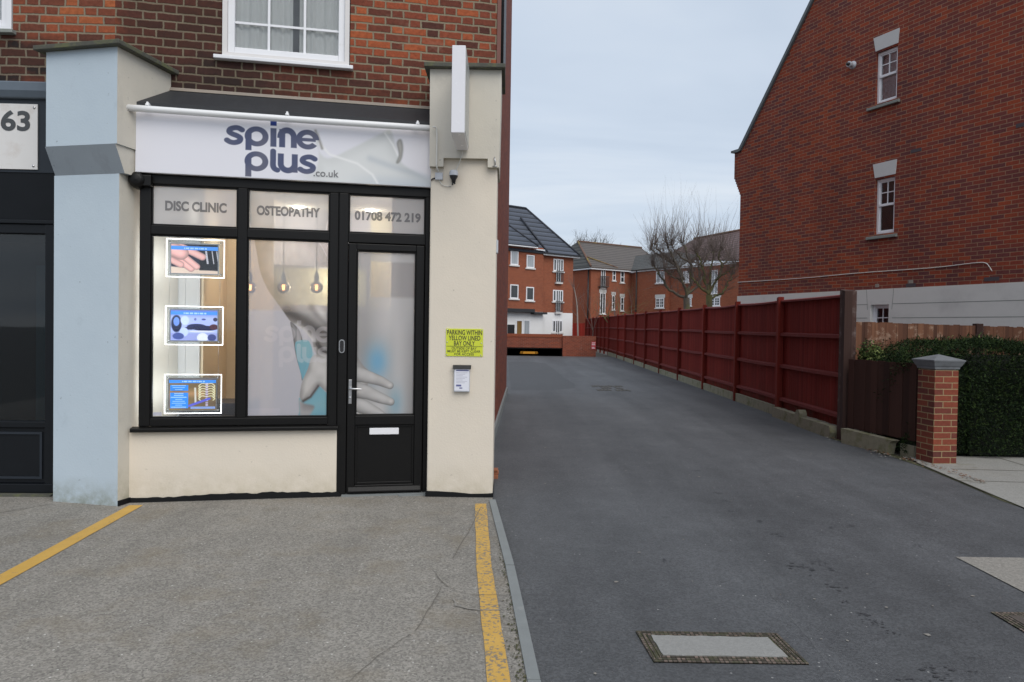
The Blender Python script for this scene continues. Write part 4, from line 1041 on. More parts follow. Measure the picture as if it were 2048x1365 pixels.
def window_picture(U, V):
    n = len(U); C = np.tile([0.755, 0.765, 0.81], (n, 1)); A = np.full(n, 0.80)
    # plain tinted ground, a little lighter high up
    hi = smooth(V, 2.30, 2.42); C = blend(C, (0.80, 0.80, 0.81), hi); A = A * (1 - hi) + 0.79 * hi
    band = smooth(V, 1.66, 1.70) * (1 - smooth(V, 2.28, 2.32)); A = A - 0.26 * band
    right = smooth(U, 0.0, 0.06)
    # limb
    sd = sd_poly(U, V, LIMB); k = 1 - smooth(sd, -0.006, 0.006); k = k * (1 - right)
    fall = smooth(-sd, 0.0, 0.16)
    tone = 0.57 + 0.18 * fall + 0.05 * (vnoise(U, V, 9, 1) - 0.5) + 0.04 * (vnoise(U, V, 22, 2) - .5)
    tone = tone - 0.20 * (1 - smooth(V, 1.45, 1.75)) * smooth(-sd, 0.0, 0.10)
    for ln, wd, am in ((SHADE, 0.05, 0.30), (SHADE2, 0.03, 0.26), (SHADE3, 0.02, 0.34)):
        dd, _ = sd_line(U, V, ln); tone = tone - am * np.exp(-(dd / wd) ** 2)
    for ln, wd, am in ((LIGHT1, 0.022, 0.24), (LIGHT2, 0.04, 0.22)):
        dd, _ = sd_line(U, V, ln); tone = tone + am * np.exp(-(dd / wd) ** 2)
    C = blend(C, np.stack([tone, tone, tone * 1.0], 1), k); A = np.where(k > 0.5, A + 0.03 + 0.05 * band, A)
    # darker ground right of the limb and in the right hand upper lights
    out = smooth(sd, 0.0, 0.008) * smooth(U, -0.42, -0.38) * (1 - smooth(U, -0.13, -0.12)) * smooth(V, 1.9, 2.0)
    C = blend(C, (0.58, 0.55, 0.55), out * 0.9)
    for P, c0 in ((SLEEVE, (0.45, 0.46, 0.48)),):
        s2 = sd_poly(U, V, P); k2 = 1 - smooth(s2, -0.004, 0.004); t2 = smooth(-s2, 0, 0.03)
        C = blend(C, np.outer(0.85 + 0.35 * t2, c0), k2)
    for P in (BLUEA, BLUEB):
        s2 = sd_poly(U, V, P); k2 = (1 - smooth(s2, -0.004, 0.004)) * (1 - right)
        cb_ = np.stack([0.40 + 0.10 * vnoise(U, V, 6, 3), 0.66 + 0.05 * vnoise(U, V, 6, 3), 0.76 + 0 * U], 1)
        C = blend(C, cb_, k2 * 0.95); A = np.where(k2 > 0.5, 0.86, A)
    s2 = sd_poly(U, V, KNEE); k2 = 1 - smooth(s2, -0.02, 0.01); C = blend(C, np.outer(0.50 + 0.28 * vnoise(U, V, 12, 5), (1, 1, 1.02)), k2 * (1 - right))
    s2 = sd_poly(U, V, HAND); k2 = (1 - smooth(s2, -0.004, 0.004)) * (1 - right); t2 = smooth(-s2, 0.0, 0.05)
    ht = 0.62 + 0.16 * t2 + 0.10 * (vnoise(U, V, 14, 6) - 0.5)
    C = blend(C, np.stack([ht, ht, ht], 1), k2); A = np.where(k2 > 0.5, 0.88, A)
    dd, _ = sd_line(U, V, THUMB); C = blend(C, (0.30, 0.28, 0.28), np.exp(-(dd / 0.012) ** 2) * (1 - right))
    # ghosted logo
    lm = logo_mask((U - LOGO_O[0]) / LOGO_S, (V - LOGO_O[1]) / LOGO_S, 0.03) * (1 - right)
    C = blend(C, (0.84, 0.84, 0.87), lm * 0.42)
    # small pale notice in the lower left corner
    bx_ = smooth(U, -0.845, -0.84) * (1 - smooth(U, -0.56, -0.555)) * (1 - smooth(V, 0.80, 0.805)); C = blend(C, (0.80, 0.80, 0.85), bx_ * 0.55)
    # head and shoulder in the upper lights
    s2 = sd_poly(U, V, HEADC); k2 = (1 - smooth(s2, -0.004, 0.004)) * hi
    C = blend(C, np.outer(0.71 + 0.09 * smooth(-s2, 0, 0.12), (1, 1, 1)), k2)
    C = blend(C, (0.88, 0.88, 0.88), np.exp(-(s2 / 0.007) ** 2) * hi * smooth(U, -0.3, -0.2) * (1 - smooth(U, -0.1, -0.09)) * 0.8)
    C = blend(C, (0.60, 0.57, 0.56), smooth(s2, 0.0, 0.012) * hi * smooth(U, -0.27, -0.26) * (1 - smooth(U, -0.12, -0.11)) * 0.9)
    # door: vertical haze, blue, hand
    dr = right
    dz = 0.69 + 0.10 * (vnoise(U, V * 0.15, 10, 8)) + 0.07 * np.sin(U * 11 - 3)
    C = blend(C, np.stack([dz * .99, dz * .99, dz * 1.0], 1), dr * (1 - hi)); 
    C = blend(C, (0.79, 0.78, 0.78), dr * hi * 0.8)
    A = np.where((dr > 0.5) & (hi < 0.5), 0.88 - 0.26 * smooth(V, 1.80, 1.84) * (1 - smooth(V, 2.13, 2.16)) * smooth(U, 0.22, 0.24), A)
    q = np.exp(-(((U - BLOB[0]) / 0.10) ** 2 + ((V - BLOB[1]) / 0.16) ** 2)); C = blend(C, (0.42, 0.68, 0.84), q * dr * 0.85)
    q = np.exp(-(((U - BLOB2[0]) / 0.07) ** 2 + ((V - BLOB2[1]) / 0.16) ** 2)); C = blend(C, (0.52, 0.68, 0.76), q * dr * 0.7)
    s2 = sd_poly(U, V, PALM); base_k = (1 - smooth(s2, -0.006, 0.006)) * dr * (V < 2.0)
    t2 = smooth(-s2, 0.0, 0.07); pt_ = 0.60 + 0.18 * t2
    C = blend(C, np.stack([pt_, pt_, pt_], 1), base_k)
    for P, R in FINGERS[::-1]:
        dd, T = sd_line(U, V, P); rr = np.interp(T, np.linspace(0, 1, len(R)), R)
        up = V - np.interp(U, P[:, 0], P[:, 1])
        kk = (1 - smooth(dd - rr, -0.005, 0.004)) * dr * (V < 1.4)
        sh = np.clip(1 - (dd / rr) ** 2, 0, 1) ** 0.5
        tone = 0.44 + 0.32 * sh + 0.10 * np.clip(up / rr, -1, 1) + 0.06 * (vnoise(U, V, 20, 15) - .5)
        C = blend(C, np.stack([tone, tone, tone * 1.005], 1), kk)
        nail = np.exp(-(((U - P[-1][0]) / 0.016) ** 2 + ((V - P[-1][1] - 0.004) / 0.013) ** 2)); C = blend(C, (0.84, 0.83, 0.82), nail * dr * 0.75)
        A = np.where(kk > 0.5, 0.94, A)
    return C, A

WP = -0.036
for (a, b, c, e, txt) in [(-1.635, -0.925, 2.398, 2.752, ('DISC CLINIC', (328, 424), (452, 402))), (-0.845, -0.138, 2.398, 2.752, ('OSTEOPATHY', (512, 432), (640, 413))),
                          (0.026, 0.722, 2.398, 2.752, ('01708 472 219', (709, 440), (842, 426)))]:
    pn = print_grid('window_pane', FA, a + 0.01, b - 0.01, c + 0.01, e - 0.01, WP, 0.004, window_picture, M['vinyl'], shop)
    lo = FA.uv(*txt[1]); hi_ = FA.uv(*txt[2])
    vm = (lo[1] + hi_[1]) / 2
    tb = MB(FA); text_shape(tb, txt[0], lo[0], hi_[0], vm - 0.044, vm + 0.044, WP + 0.002, bold=0.045); tb.build('lettering', M['text_film'], pn)
pn = print_grid('window_pane', FA, -0.835, -0.148, 0.735, 2.308, WP, 0.0032, window_picture, M['vinyl'], shop)
pn['label'] = 'frosted window pane printed with an arm and hand'
cg = MB(FA); cg.box(-1.625, -0.935, 0.735, 2.308, WP - 0.003, WP + 0.003); cg = cg.build('window_pane', M['glass'], shop); cg['label'] = 'clear window pane with three lit panels behind'
st = MB(FA); st.box(-1.615, -1.545, 0.745, 0.775, WP + 0.0032, WP + 0.0045); st.build('sticker', M['ink_faint'], cg)

# door
dw0, dw1 = -0.065, 0.004
dm = MB(FA)
dm.box(0.032, 0.103, 0.02, 2.302, dw0, dw1); dm.box(0.641, 0.716, 0.02, 2.302, dw0, dw1)
dm.box(0.103, 0.641, 2.243, 2.302, dw0, dw1); dm.box(0.103, 0.641, 0.648, 0.735, dw0, dw1); dm.box(0.103, 0.641, 0.02, 0.10, dw0, dw1)
dm.box(0.103, 0.641, 0.10, 0.648, dw0 + 0.01, dw1 - 0.028)
door = dm.build('door', M['upvc_black'], shop, bevel=0.006)
db = MB(FA); db.frame(0.103, 0.641, 0.735, 2.243, 0.013, -0.05, -0.008); db.frame(0.103, 0.641, 0.10, 0.648, 0.022, -0.04, -0.012)
db.profile_u([(0.0, 0.03), (0.028, 0.035), (0.028, 0.05), (0.0, 0.085)], 0.05, 0.70); db.build('door_moulding', M['upvc_black'], door, bevel=0.004)
print_grid('door_pane', FA, 0.112, 0.632, 0.745, 2.235, WP + 0.006, 0.0032, window_picture, M['vinyl'], door)
lp = MB(FA); lp.box(0.234, 0.500, 0.558, 0.618, -0.026, -0.008); lp.build('letter_plate', M['letter_white'], door, bevel=0.004)
hd = MB(FA); hd.box(0.044, 0.072, 0.845, 1.065, 0.004, 0.014)
hd.tube([(0.058, 0.985, 0.012), (0.058, 0.985, 0.055), (0.075, 0.985, 0.062), (0.160, 0.980, 0.060)], [0.010, 0.010, 0.010, 0.009], 10)
hd.lathe((0.058, 0.90, 0.014), [(0.011, 0.0), (0.010, 0.005), (0.0, 0.006)], 14, 'w'); hd.build('handle', M['steel'], door, bevel=0.003)
kb = MB(FA)
def stadium(cu, cv, rw, rh, n=10):
    return [(cu + rw * math.cos(t), cv + (rh - rw) + rw * math.sin(t)) for t in np.linspace(0, math.pi, n)] + [(cu + rw * math.cos(t), cv - (rh - rw) + rw * math.sin(t)) for t in np.linspace(math.pi, 2 * math.pi, n)]
kb.poly_w(stadium(-0.020, 1.367, 0.026, 0.062), 0.0, 0.012); kbo = kb.build('door_bell', M['chrome'], shop)
kb = MB(FA); kb.poly_w(stadium(-0.020, 1.367, 0.017, 0.052), 0.012, 0.014); kb.build('bell_plate', M['black_plastic'], kbo)

# room behind the glass
RB = -3.2
rm = MB(FA)
rm.box(-2.1, 1.3, -0.02, 0.0, RB, -0.08); rm.build('interior_floor', M['room_floor'], shop)
rm = MB(FA); rm.box(-2.1, 1.3, 2.95, 2.98, RB, -0.08); rm.build('interior_ceiling', M['room_white'], shop)
rm = MB(FA); rm.box(-2.1, 1.3, 0.0, 2.95, RB - 0.05, RB)
rm.box(1.25, 1.3, 0.0, 2.95, RB, -0.08); rm.build('interior_wall', M['room_cream'], shop)
rm = MB(FA); rm.box(-1.83, -1.78, 0.0, 2.95, RB, -0.08)
rm.build('interior_wall', M['room_white'], shop)['label'] = 'white return wall beside the lit panels'
rm = MB(FA); rm.box(-1.78, -1.62, 0.0, 2.36, -0.60, -0.56); rm.box(-1.615, -1.49, 0.0, 2.36, -0.62, -0.58); rm.box(-1.485, -1.36, 0.0, 2.36, -0.61, -0.57); rm.build('interior_wall', M['room_partition'], shop)['label'] = 'pale partition behind the lit panels'
rm = MB(FA); rm.box(-1.36, -1.335, 0.0, 2.95, RB, -0.6); rm.box(-1.335, -0.85, 0.0, 2.95, -1.75, -1.7); rm.build('interior_wall', M['room_tan'], shop)['label'] = 'tan wall behind the lit panels'
rm = MB(FA); rm.box(-1.2, 0.60, 0.0, 1.70, -2.62, -2.5); rm.box(-1.2, 0.62, 1.702, 1.80, -2.65, -2.48); rm.build('interior_counter', M['room_lilac'], shop)
rm = MB(FA); rm.box(-1.3, 1.25, 2.29, 2.949, -2.9, -2.5); rm.build('interior_bulkhead', M['room_lilac'], shop)
rm = MB(FA); rm.box(0.16, 0.20, 0.0, 2.949, -2.9, -2.45); rm.box(0.2, 1.25, 0.0, 1.75, -2.48, -2.45); rm.build('interior_wall', M['room_lilac'], shop)
rm = MB(FA); rm.box(-1.52, -0.87, 0.655, 0.80, -0.98, -0.5); rm.build('interior_shelf', M['black_shelf'], shop)
rm = MB(FA); rm.box(0.21, 1.24, 1.76, 2.94, -2.47, -2.45); rm.build('interior_wall', M['room_cream'], shop)  # cream panel added to show bright through the door glass
sk = MB(FA); sk.box(-1.50, -1.44, 1.08, 1.125, -0.60, -0.585); sk.build('wall_socket', M['black_plastic'], shop)
for i in range(3):
    u_, w_ = (-1.53, -0.62, 0.22)[i], -2.12
    rl = MB(FA); rl.lathe((u_, 2.935, w_), [(0.0, -0.006), (0.05, -0.004), (0.075, 0.010)], 18, 'v')
    q = rl.build('downlight', M['downlight'], shop)
def lamp(name, fr, p, energy, colr, size=0.08):
    l = bpy.data.lights.new(name, 'POINT'); l.energy = energy; l.color = colr; l.shadow_soft_size = size
    o = bpy.data.objects.new(name, l); col.objects.link(o); o.location = fr.pt(*p); return o
for i, u_ in enumerate((-1.15, -0.62, 0.22)):
    lamp('downlight_lamp', FA, (u_, 2.82, -2.15), 6, (1.0, 0.88, 0.66), 0.05)
lamp('downlight_lamp', FA, (-0.2, 2.15, -2.95), 12, (1.0, 0.93, 0.74))  # lamp added behind the bulkhead to brighten the cream back wall
lamp('room_lamp', FA, (-1.08, 2.5, -1.0), 5, (1.0, 0.95, 0.85), 0.15)  # added fill without a fitting, brightens the tan wall
lamp('room_lamp', FA, (0.4, 2.6, -1.2), 8, (1.0, 0.97, 0.92), 0.2)  # general room fill without a fitting

lamp('room_lamp', FA, (0.75, 2.3, -1.7), 4.5, (1.0, 0.95, 0.84), 0.1)  # added fill, shines on the cream panel behind the door
# pendant lamps
for (x, y), which in (((500, 575), 'leftmost'), ((567, 575), 'middle'), ((633, 575), 'rightmost')):
    cu, cv = FA.uv(x, y, -0.8); w = -0.8
    t = thing('pendant_lamp', f'round smoked glass pendant bulb with glowing filament, {which} of three behind glass', 'pendant lamp', FA, (cu, cv - 0.07, w), 'pendant bulbs hanging in the window')
    m_ = MB(FA); m_.lathe((cu, cv, w), [(0.0, -0.062)] + [(0.062 * math.sin(a), -0.062 * math.cos(a)) for a in np.linspace(0.25, 2.55, 12)] + [(0.022, 0.062)], 20); m_.build('bulb', M['amber'], t)
    m_ = MB(FA)
    for j in range(4):
        a = j * 1.57; m_.tube([(cu + 0.008 * math.cos(a), cv - 0.030, w + 0.008 * math.sin(a)), (cu + 0.012 * math.cos(a), cv + 0.028, w + 0.012 * math.sin(a))], 0.0042, 6)
    m_.build('filament', M['filament'], t)
    m_ = MB(FA); m_.lathe((cu, cv + 0.062, w), [(0.023, 0.0), (0.024, 0.05), (0.016, 0.075), (0.005, 0.10)], 16); m_.build('lamp_holder', M['black_plastic'], t)
    m_ = MB(FA); m_.tube([(cu, cv + 0.15, w), (cu, 2.945, w)], 0.004, 6); m_.build('cable', M['black_plastic'], t)
lamp('pendant_lamp_light', FA, (-0.6, 1.93, -0.95), 5, (1.0, 0.75, 0.45))

# ---- three lit picture panels hung in the left window
def pic_hand(U, V):                     # unit square pictures
    C = np.tile([0.13, 0.14, 0.22], (len(U), 1))
    C = blend(C, (0.86, 0.78, 0.72), 1 - smooth(V + 0.12 * U, 0.20, 0.26))
    C = blend(C, (0.05, 0.06, 0.10), smooth(U, 0.58, 0.62) * smooth(V, 0.10, 0.14))
    for (x0, y0, x1, y1, r) in [(-0.1, 0.75, 0.42, 0.18, .13), (0.05, 0.85, 0.54, 0.24, .12), (0.15, 0.95, 0.66, 0.58, .13), (-0.2, 0.6, 0.2, 0.3, .12), (-.1, .9, .2, .7, .25)]:
        d, T = sd_line(U * 1.4, V, np.array([(x0 * 1.4, y0), (x1 * 1.4, y1)])); k = 1 - smooth(d, r - 0.02, r)
        s = 0.62 + 0.38 * np.clip(1 - (d / r) ** 2, 0, 1)
        C = blend(C, np.outer(s, (0.95, 0.74, 0.72)), k)
    for x in (0.73, 0.75, 0.87, 0.97):
        d, _ = sd_line(U, V, np.array([(x, 0.78), (x + 0.04, 0.35)])); C = blend(C, (0.8, 0.8, 0.84), 1 - smooth(d, 0.006, 0.012))
    return bar(C, U, V, 0.80, 0.93), np.ones(len(U))
def bar(C, U, V, a, b):
    k = smooth(V, a, a + .01) * (1 - smooth(V, b, b + .01)); C = blend(C, (0.28, 0.58, 0.95), k)
    t = (np.abs(V - (a + b) / 2) < 0.022) & (U > 0.26) & (U < 0.76) & (np.sin(U * 140) + np.sin(U * 61) > -0.7)
    return blend(C, (0.75, 0.88, 1.0), t * 0.8)
def pic_room(U, V):
    C = np.stack([0.70 + 0 * U, 0.76 + 0 * U, 0.96 + 0 * U], 1); C = blend(C, (0.42, 0.52, 0.85), smooth(V, 0.72, 0.95))
    C = blend(C, (0.62, 0.66, 0.88), 1 - smooth(V, 0.22, 0.26))
    def dab(x, y, rx, ry, c): return blend(C, c, 1 - smooth(np.hypot((U - x) / rx, (V - y) / ry), 0.8, 1.05))
    for a in [(0.12, 0.55, .12, .30, (0.12, 0.15, 0.28)), (0.12, 0.62, .07, .16, (0.45, 0.60, 0.92)), (0.30, 0.66, .10, .16, (0.80, 0.86, 1.0)), (0.55, 0.46, .22, .10, (0.12, 0.15, 0.34)), (0.72, 0.41, .30, .09, (0.10, 0.12, 0.28)),
              (0.92, 0.45, .10, .10, (0.30, 0.14, 0.20)), (0.40, 0.40, .14, .05, (0.14, 0.16, 0.30)), (0.66, 0.30, .30, .035, (0.86, 0.88, 0.98)), (0.28, 0.28, .10, .16, (0.78, 0.84, 0.98)), (0.16, 0.14, .13, .12, (0.30, 0.36, 0.62)),
              (0.68, 0.10, .13, .16, (0.92, 0.94, 1.0)), (0.88, 0.10, .10, .12, (0.28, 0.32, 0.55)), (0.52, 0.70, .03, .05, (0.45, 0.5, 0.72)), (0.70, 0.70, .05, .035, (0.3, 0.36, 0.6)), (0.95, 0.70, .05, .07, (0.22, 0.22, 0.36))]:
        C = dab(*a)
    return bar(C, U, V, 0.84, 0.95), np.ones(len(U))
def pic_spine(U, V):
    C = np.stack([0.42 + 0.15 * vnoise(U, V, 5, 4), 0.36 + 0.12 * vnoise(U, V, 5, 4), 0.30 + 0 * U], 1)
    C = blend(C, (0.72, 0.55, 0.40), np.exp(-((V - 0.52) / 0.10) ** 2) * (U < 0.75) * 0.8)
    for s in range(6):
        y = 0.82 - s * 0.08
        for sg in (-1, 1):
            P = catmull([(0.80, y), (0.80 + sg * 0.10, y + 0.03), (0.80 + sg * 0.17, y - 0.05), (0.80 + sg * 0.13, y - 0.12)], 5, False)
            d, _ = sd_line(U, V, P); C = blend(C, (0.88, 0.86, 0.72), 1 - smooth(d, 0.008, 0.018))
    d, _ = sd_line(U, V, np.array([(0.80, 0.86), (0.80, 0.12)])); C = blend(C, (0.80, 0.76, 0.90), (1 - smooth(d, 0.02, 0.035)) * (0.6 + 0.4 * np.sign(np.sin(V * 90))))
    d, _ = sd_line(U, V, np.array([(0.55, 0.70), (0.56, 0.22)])); C = blend(C, (0.84, 0.82, 0.78), 1 - smooth(d, 0.012, 0.03))
    d, _ = sd_line(U, V, np.array([(0.40, 0.12), (0.85, 0.36)])); C = blend(C, (0.38, 0.40, 0.85), 1 - smooth(d, 0.02, 0.05))
    for (a, b, c, e) in [(0.02, 0.40, 0.62, 0.80), (0.02, 0.40, 0.06, 0.56)]:
        k = (U > a) & (U < b) & (V > c) & (V < e); C = blend(C, (0.22, 0.55, 0.92), k * 1.0)
        t = k & (np.abs((V * 16) % 1 - 0.5) < 0.2) & (np.abs(U - 0.2) < 0.12 + 0.05 * np.sin(np.floor(V * 16) * 2.3)) ; C = blend(C, (0.72, 0.87, 1.0), t * 0.8)
    k = (U > 0.45) & (U < 0.98) & (V > 0.04) & (V < 0.11); C = blend(C, (0.55, 0.68, 0.95), k * 0.9)
    return bar(C, U, V, 0.86, 0.96), np.ones(len(U))
for (o0, o1, i0, i1, fn, lab) in [((333, 476), (449, 558), (343, 488), (436, 549), pic_hand, 'lit window panel showing a hand over dark cloth, topmost of three'),
                                  ((331, 611), (446, 692), (342, 620), (435, 682), pic_room, 'lit window panel showing a treatment room in blue light, middle of three'),
                                  ((329, 748), (443, 828), (339, 758), (432, 820), pic_spine, 'lit window panel showing ribs beside blue text boxes, lowest of three')]:
    w = -0.10
    u0, v1 = FA.uv(*o0, w); u1, v0 = FA.uv(*o1, w)
    v0, v1 = v0 + 0.004, v1 - 0.004
    a0, b1 = FA.uv(*i0, w); a1, b0 = FA.uv(*i1, w)
    t = thing('display_panel', lab, 'display panel', FA, (u0, v0, w), 'lit panels in the left window')
    m_ = MB(FA); m_.box(u0, u1, v0, v1, w - 0.006, w - 0.001); m_.build('acrylic_sheet', M['acrylic'], t)
    m_ = MB(FA); m_.frame(u0, u1, v0, v1, 0.0052, w, w + 0.004); m_.build('light_strip', M['led_white'], t)
    m_ = MB(FA); m_.frame(a0 - 0.010, a1 + 0.010, b0 - 0.010, b1 + 0.010, 0.010, w, w + 0.012); m_.build('picture_frame', M['steel'], t)
    print_grid('picture', FA, a0, a1, b0, b1, w + 0.004, 0.0028, lambda U, V: fn((U - a0) / (a1 - a0), (V - b0) / (b1 - b0)), M['screen'], t)
    for su in (u0 + 0.03, u1 - 0.03):
        for sv in (v0 + 0.03, v1 - 0.03):
            m_ = MB(FA); m_.lathe((su, sv, w), [(0.007, 0.0), (0.007, 0.012), (0.0, 0.013)], 10, 'w'); m_.build('stud', M['chrome'], t)
    for su in (u0 + 0.03, u1 - 0.03):
        m_ = MB(FA); m_.tube([(su, v1 - 0.03, w), (su, min(v1 + 0.32, 2.9), w)], 0.0012, 5); m_.build('hanging_wire', M['steel'], t)
for v_ in (2.1, 1.5, 0.95): lamp('display_panel_glow', FA, (-1.45, v_, -0.15), 5.5, (0.92, 0.97, 1.0), 0.15)

# ---- fascia sign
fs_ = thing('fascia_sign', 'white fascia sign with blue grey lettering over the black shopfront', 'shop sign', FA, (-0.49, 2.834, 0.0))
FU0, FU1, FV0, FV1 = -1.744, 0.764, 2.836, 3.358
m_ = MB(FA); m_.box(FU0, FU1, FV0, FV1, 0.0, 0.048); m_.build('sign_panel', M['sign_white'], fs_)
lg_o = (-1.023, 3.118); lg_s = 0.760 / 4.10; lg_y = 0.162
SH = catmull(upx([(640, 268), (632, 290), (655, 318), (700, 300), (760, 270), (780, 262), (790, 285), (797, 315), (812, 335), (862, 365), (880, 400), (600, 400), (560, 372), (600, 350), (632, 340)]), 5)
NK1 = upx([(640, 290), (660, 312), (715, 330), (745, 352), (760, 378)]); NK2 = upx([(770, 270), (785, 292), (800, 322)]); NK3 = upx([(740, 320), (790, 338), (862, 360)])
HAIR = upx([(632, 265), (640, 285), (645, 300)]); EAR = catmull(upx([(795, 290), (801, 284), (804, 300), (801, 320), (794, 328), (799, 312)]), 5)
def fascia_picture(U, V):
    n = len(U); C = np.tile([0.885, 0.885, 0.915], (n, 1))
    C = blend(C, (0.90, 0.89, 0.91), smooth(U, 0.3, 0.7))
    s2 = sd_poly(U, V, SH); k = 1 - smooth(s2, -0.025, 0.012); t = 0.82 + 0.04 * smooth(-s2, 0, 0.12) + 0.03 * (vnoise(U, V, 5, 9) - .5)
    C = blend(C, np.stack([t * .99, t, t], 1), k * smooth(U, -0.5, -0.2))
    C = blend(C, (0.72, 0.76, 0.80), k * (1 - smooth(V, 2.84, 2.96)) * smooth(U, -0.1, 0.35) * 0.5)
    for P, wd, c, am in ((NK1, 0.012, (0.95, 0.95, 0.95), 0.7), (NK2, 0.010, (0.95, 0.95, 0.95), 0.7), (NK3, 0.03, (0.70, 0.73, 0.76), 0.5), (HAIR, 0.012, (0.50, 0.49, 0.47), 0.7)):
        d_, _ = sd_line(U, V, P); C = blend(C, c, np.exp(-(d_ / wd) ** 2) * am)
    d_, T = sd_line(U, V, EAR, True); C = blend(C, (0.50, 0.50, 0.49), np.exp(-(d_ / 0.011) ** 2) * 0.75)
    s3 = sd_poly(U, V, EAR); C = blend(C, (0.60, 0.59, 0.56), (1 - smooth(s3, -0.004, 0.004)) * 0.7)
    lm = logo_mask((U - lg_o[0]) / lg_s, (V - lg_o[1]) / lg_y, 0.018)
    mix_ = np.clip(vnoise(U, V, 7, 11) * 1.2 - 0.2, 0, 1)
    C = blend(C, np.outer(1 - mix_, (0.27, 0.30, 0.43)) + np.outer(mix_, (0.40, 0.40, 0.46)), lm)
    dot = lm * (V > lg_o[1] + 1.1 * lg_y); C = blend(C, (0.14, 0.22, 0.48), dot)
    return C, np.ones(n)
print_grid('sign_print', FA, FU0 + 0.004, FU1 - 0.004, FV0 + 0.004, FV1 - 0.004, 0.0495, 0.0032, fascia_picture, M['print'], fs_)
m_ = MB(FA); c0 = FA.uv(628, 354); c1 = FA.uv(678, 342); text_shape(m_, '.co.uk', c0[0], c1[0], 2.878, 2.942, 0.0515, bold=0.008); m_.build('lettering', M['text_grey'], fs_)

# tube light along the top of the sign
tl = thing('sign_light', 'long white tube light mounted along the top of the fascia sign', 'sign light', FA, (-0.5, 3.36, 0.1))
m_ = MB(FA); nseg = 12
m_.tube([(-1.79 + 2.53 * i / nseg, 3.352 - 0.004 * math.sin(math.pi * i / nseg), 0.125) for i in range(nseg + 1)], 0.028, 16); m_.build('light_tube', M['tube_white'], tl)
for u_ in (-1.63, -0.50, 0.63):
    m_ = MB(FA); m_.tube([(u_, 3.40, 0.02), (u_, 3.405, 0.125)], 0.010, 8); m_.lathe((u_, 3.378, 0.125), [(0.016, 0), (0.017, 0.016), (0.0, 0.024)], 12); m_.build('bracket', M['tube_white'], tl)
def cable(label, fr, pts, r, mat, name='cable', cat='cable'):
    P = catmull(pts, 5, False); P = list(P) + [pts[-1]]
    m_ = MB(fr); m_.tube(P, r, 6); o = m_.build(name, mat, None, base=pts[0]); return tag(o, label, cat)
cable('white cable dropping from the tube light to the junction box', FR, [(-0.58, 3.345, 0.10), (-0.555, 3.34, 0.085), (-0.545, 3.28, 0.070), (-0.545, 3.10, 0.068), (-0.545, 3.00, 0.066), (-0.53, 2.96, 0.03)], 0.008, M['cable_white'])
cable('thin white cable hanging from the projecting sign', FR, [(-0.31, 3.13, 0.10), (-0.335, 3.06, 0.05), (-0.37, 2.99, 0.015), (-0.385, 2.965, 0.02)], 0.004, M['cable_white'])
cable('short loose cable curling below the junction box', FR, [(-0.525, 2.885, 0.012), (-0.50, 2.85, 0.012), (-0.46, 2.835, 0.01), (-0.42, 2.838, 0.006)], 0.004, M['cable_white'])
jb = thing('junction_box', 'small grey junction box screwed to the cream pier', 'junction box', FR, (-0.525, 2.885, 0))
m_ = MB(FR); m_.box(-0.562, -0.492, 2.888, 2.955, 0.0, 0.03); jbo = m_.build('box_body', M['grey_plastic'], jb, bevel=0.006)
m_ = MB(FR); m_.tube([(-0.562, 2.905, 0.012), (-0.585, 2.90, 0.012), (-0.60, 2.885, 0.01)], 0.006, 6); m_.build('cable_gland', M['black_plastic'], jb)
sn = thing('dusk_sensor', 'grey and black sensor lamp under the pier bracket', 'sensor', FR, (-0.392, 2.86, 0))
m_ = MB(FR); m_.lathe((-0.392, 2.935, 0.045), [(0.040, -0.012), (0.040, 0.018), (0.034, 0.034), (0.0, 0.040)], 18); m_.build('sensor_cap', M['grey_plastic'], sn)
m_ = MB(FR); m_.lathe((-0.392, 2.925, 0.045), [(0.037, 0.0), (0.034, -0.018), (0.020, -0.04), (0.018, -0.06), (0.0, -0.062)], 16); m_.box(-0.400, -0.384, 2.90, 2.93, 0.0, 0.03); m_.build('sensor_body', M['black_plastic'], sn)
m_ = MB(FR); m_.tube([(-0.398, 2.865, 0.045), (-0.402, 2.84, 0.05)], 0.008, 8); m_.tube([(-0.386, 2.868, 0.045), (-0.380, 2.848, 0.05)], 0.007, 8); m_.build('sensor_leads', M['black_plastic'], sn)
m_ = MB(FR); m_.tube([(-0.018, 3.01, 0.06), (-0.020, 3.06, 0.064), (-0.026, 3.09, 0.062)], 0.006, 6); m_.tube([(-0.04, 3.012, 0.06), (0.0, 3.010, 0.066)], 0.005, 6); o = m_.build('hook', M['steel'], None, base=(-0.02, 3.01, 0.06)); tag(o, 'small rusty hook on the corner of the pier bracket', 'hook')
m_ = MB(FR); m_.box(-0.002, 0.018, 2.24, 2.36, -0.10, -0.02); o = m_.build('junction_box', M['grey_plastic'], None, (0.004), base=(0.0, 2.24, -0.06)); tag(o, 'narrow pale box on the driveway side of the cream pier', 'junction box')

ps = thing('projecting_sign', 'blank white box sign projecting from the cream pier', 'shop sign', FR, (-0.29, 3.14, 0.06))
m_ = MB(FR); m_.box(-0.372, -0.262, 3.145, 3.855, 0.075, 0.655); m_.build('sign_box', M['sign_white'], ps, bevel=0.004)
m_ = MB(FR); m_.box(-0.262, -0.258, 3.165, 3.835, 0.10, 0.632); m_.build('sign_face', M['sign_side'], ps)
m_ = MB(FR); m_.box(-0.335, -0.300, 3.25, 3.33, 0.055, 0.075); m_.box(-0.335, -0.300, 3.68, 3.76, 0.055, 0.075); m_.build('wall_bracket', M['steel'], ps)

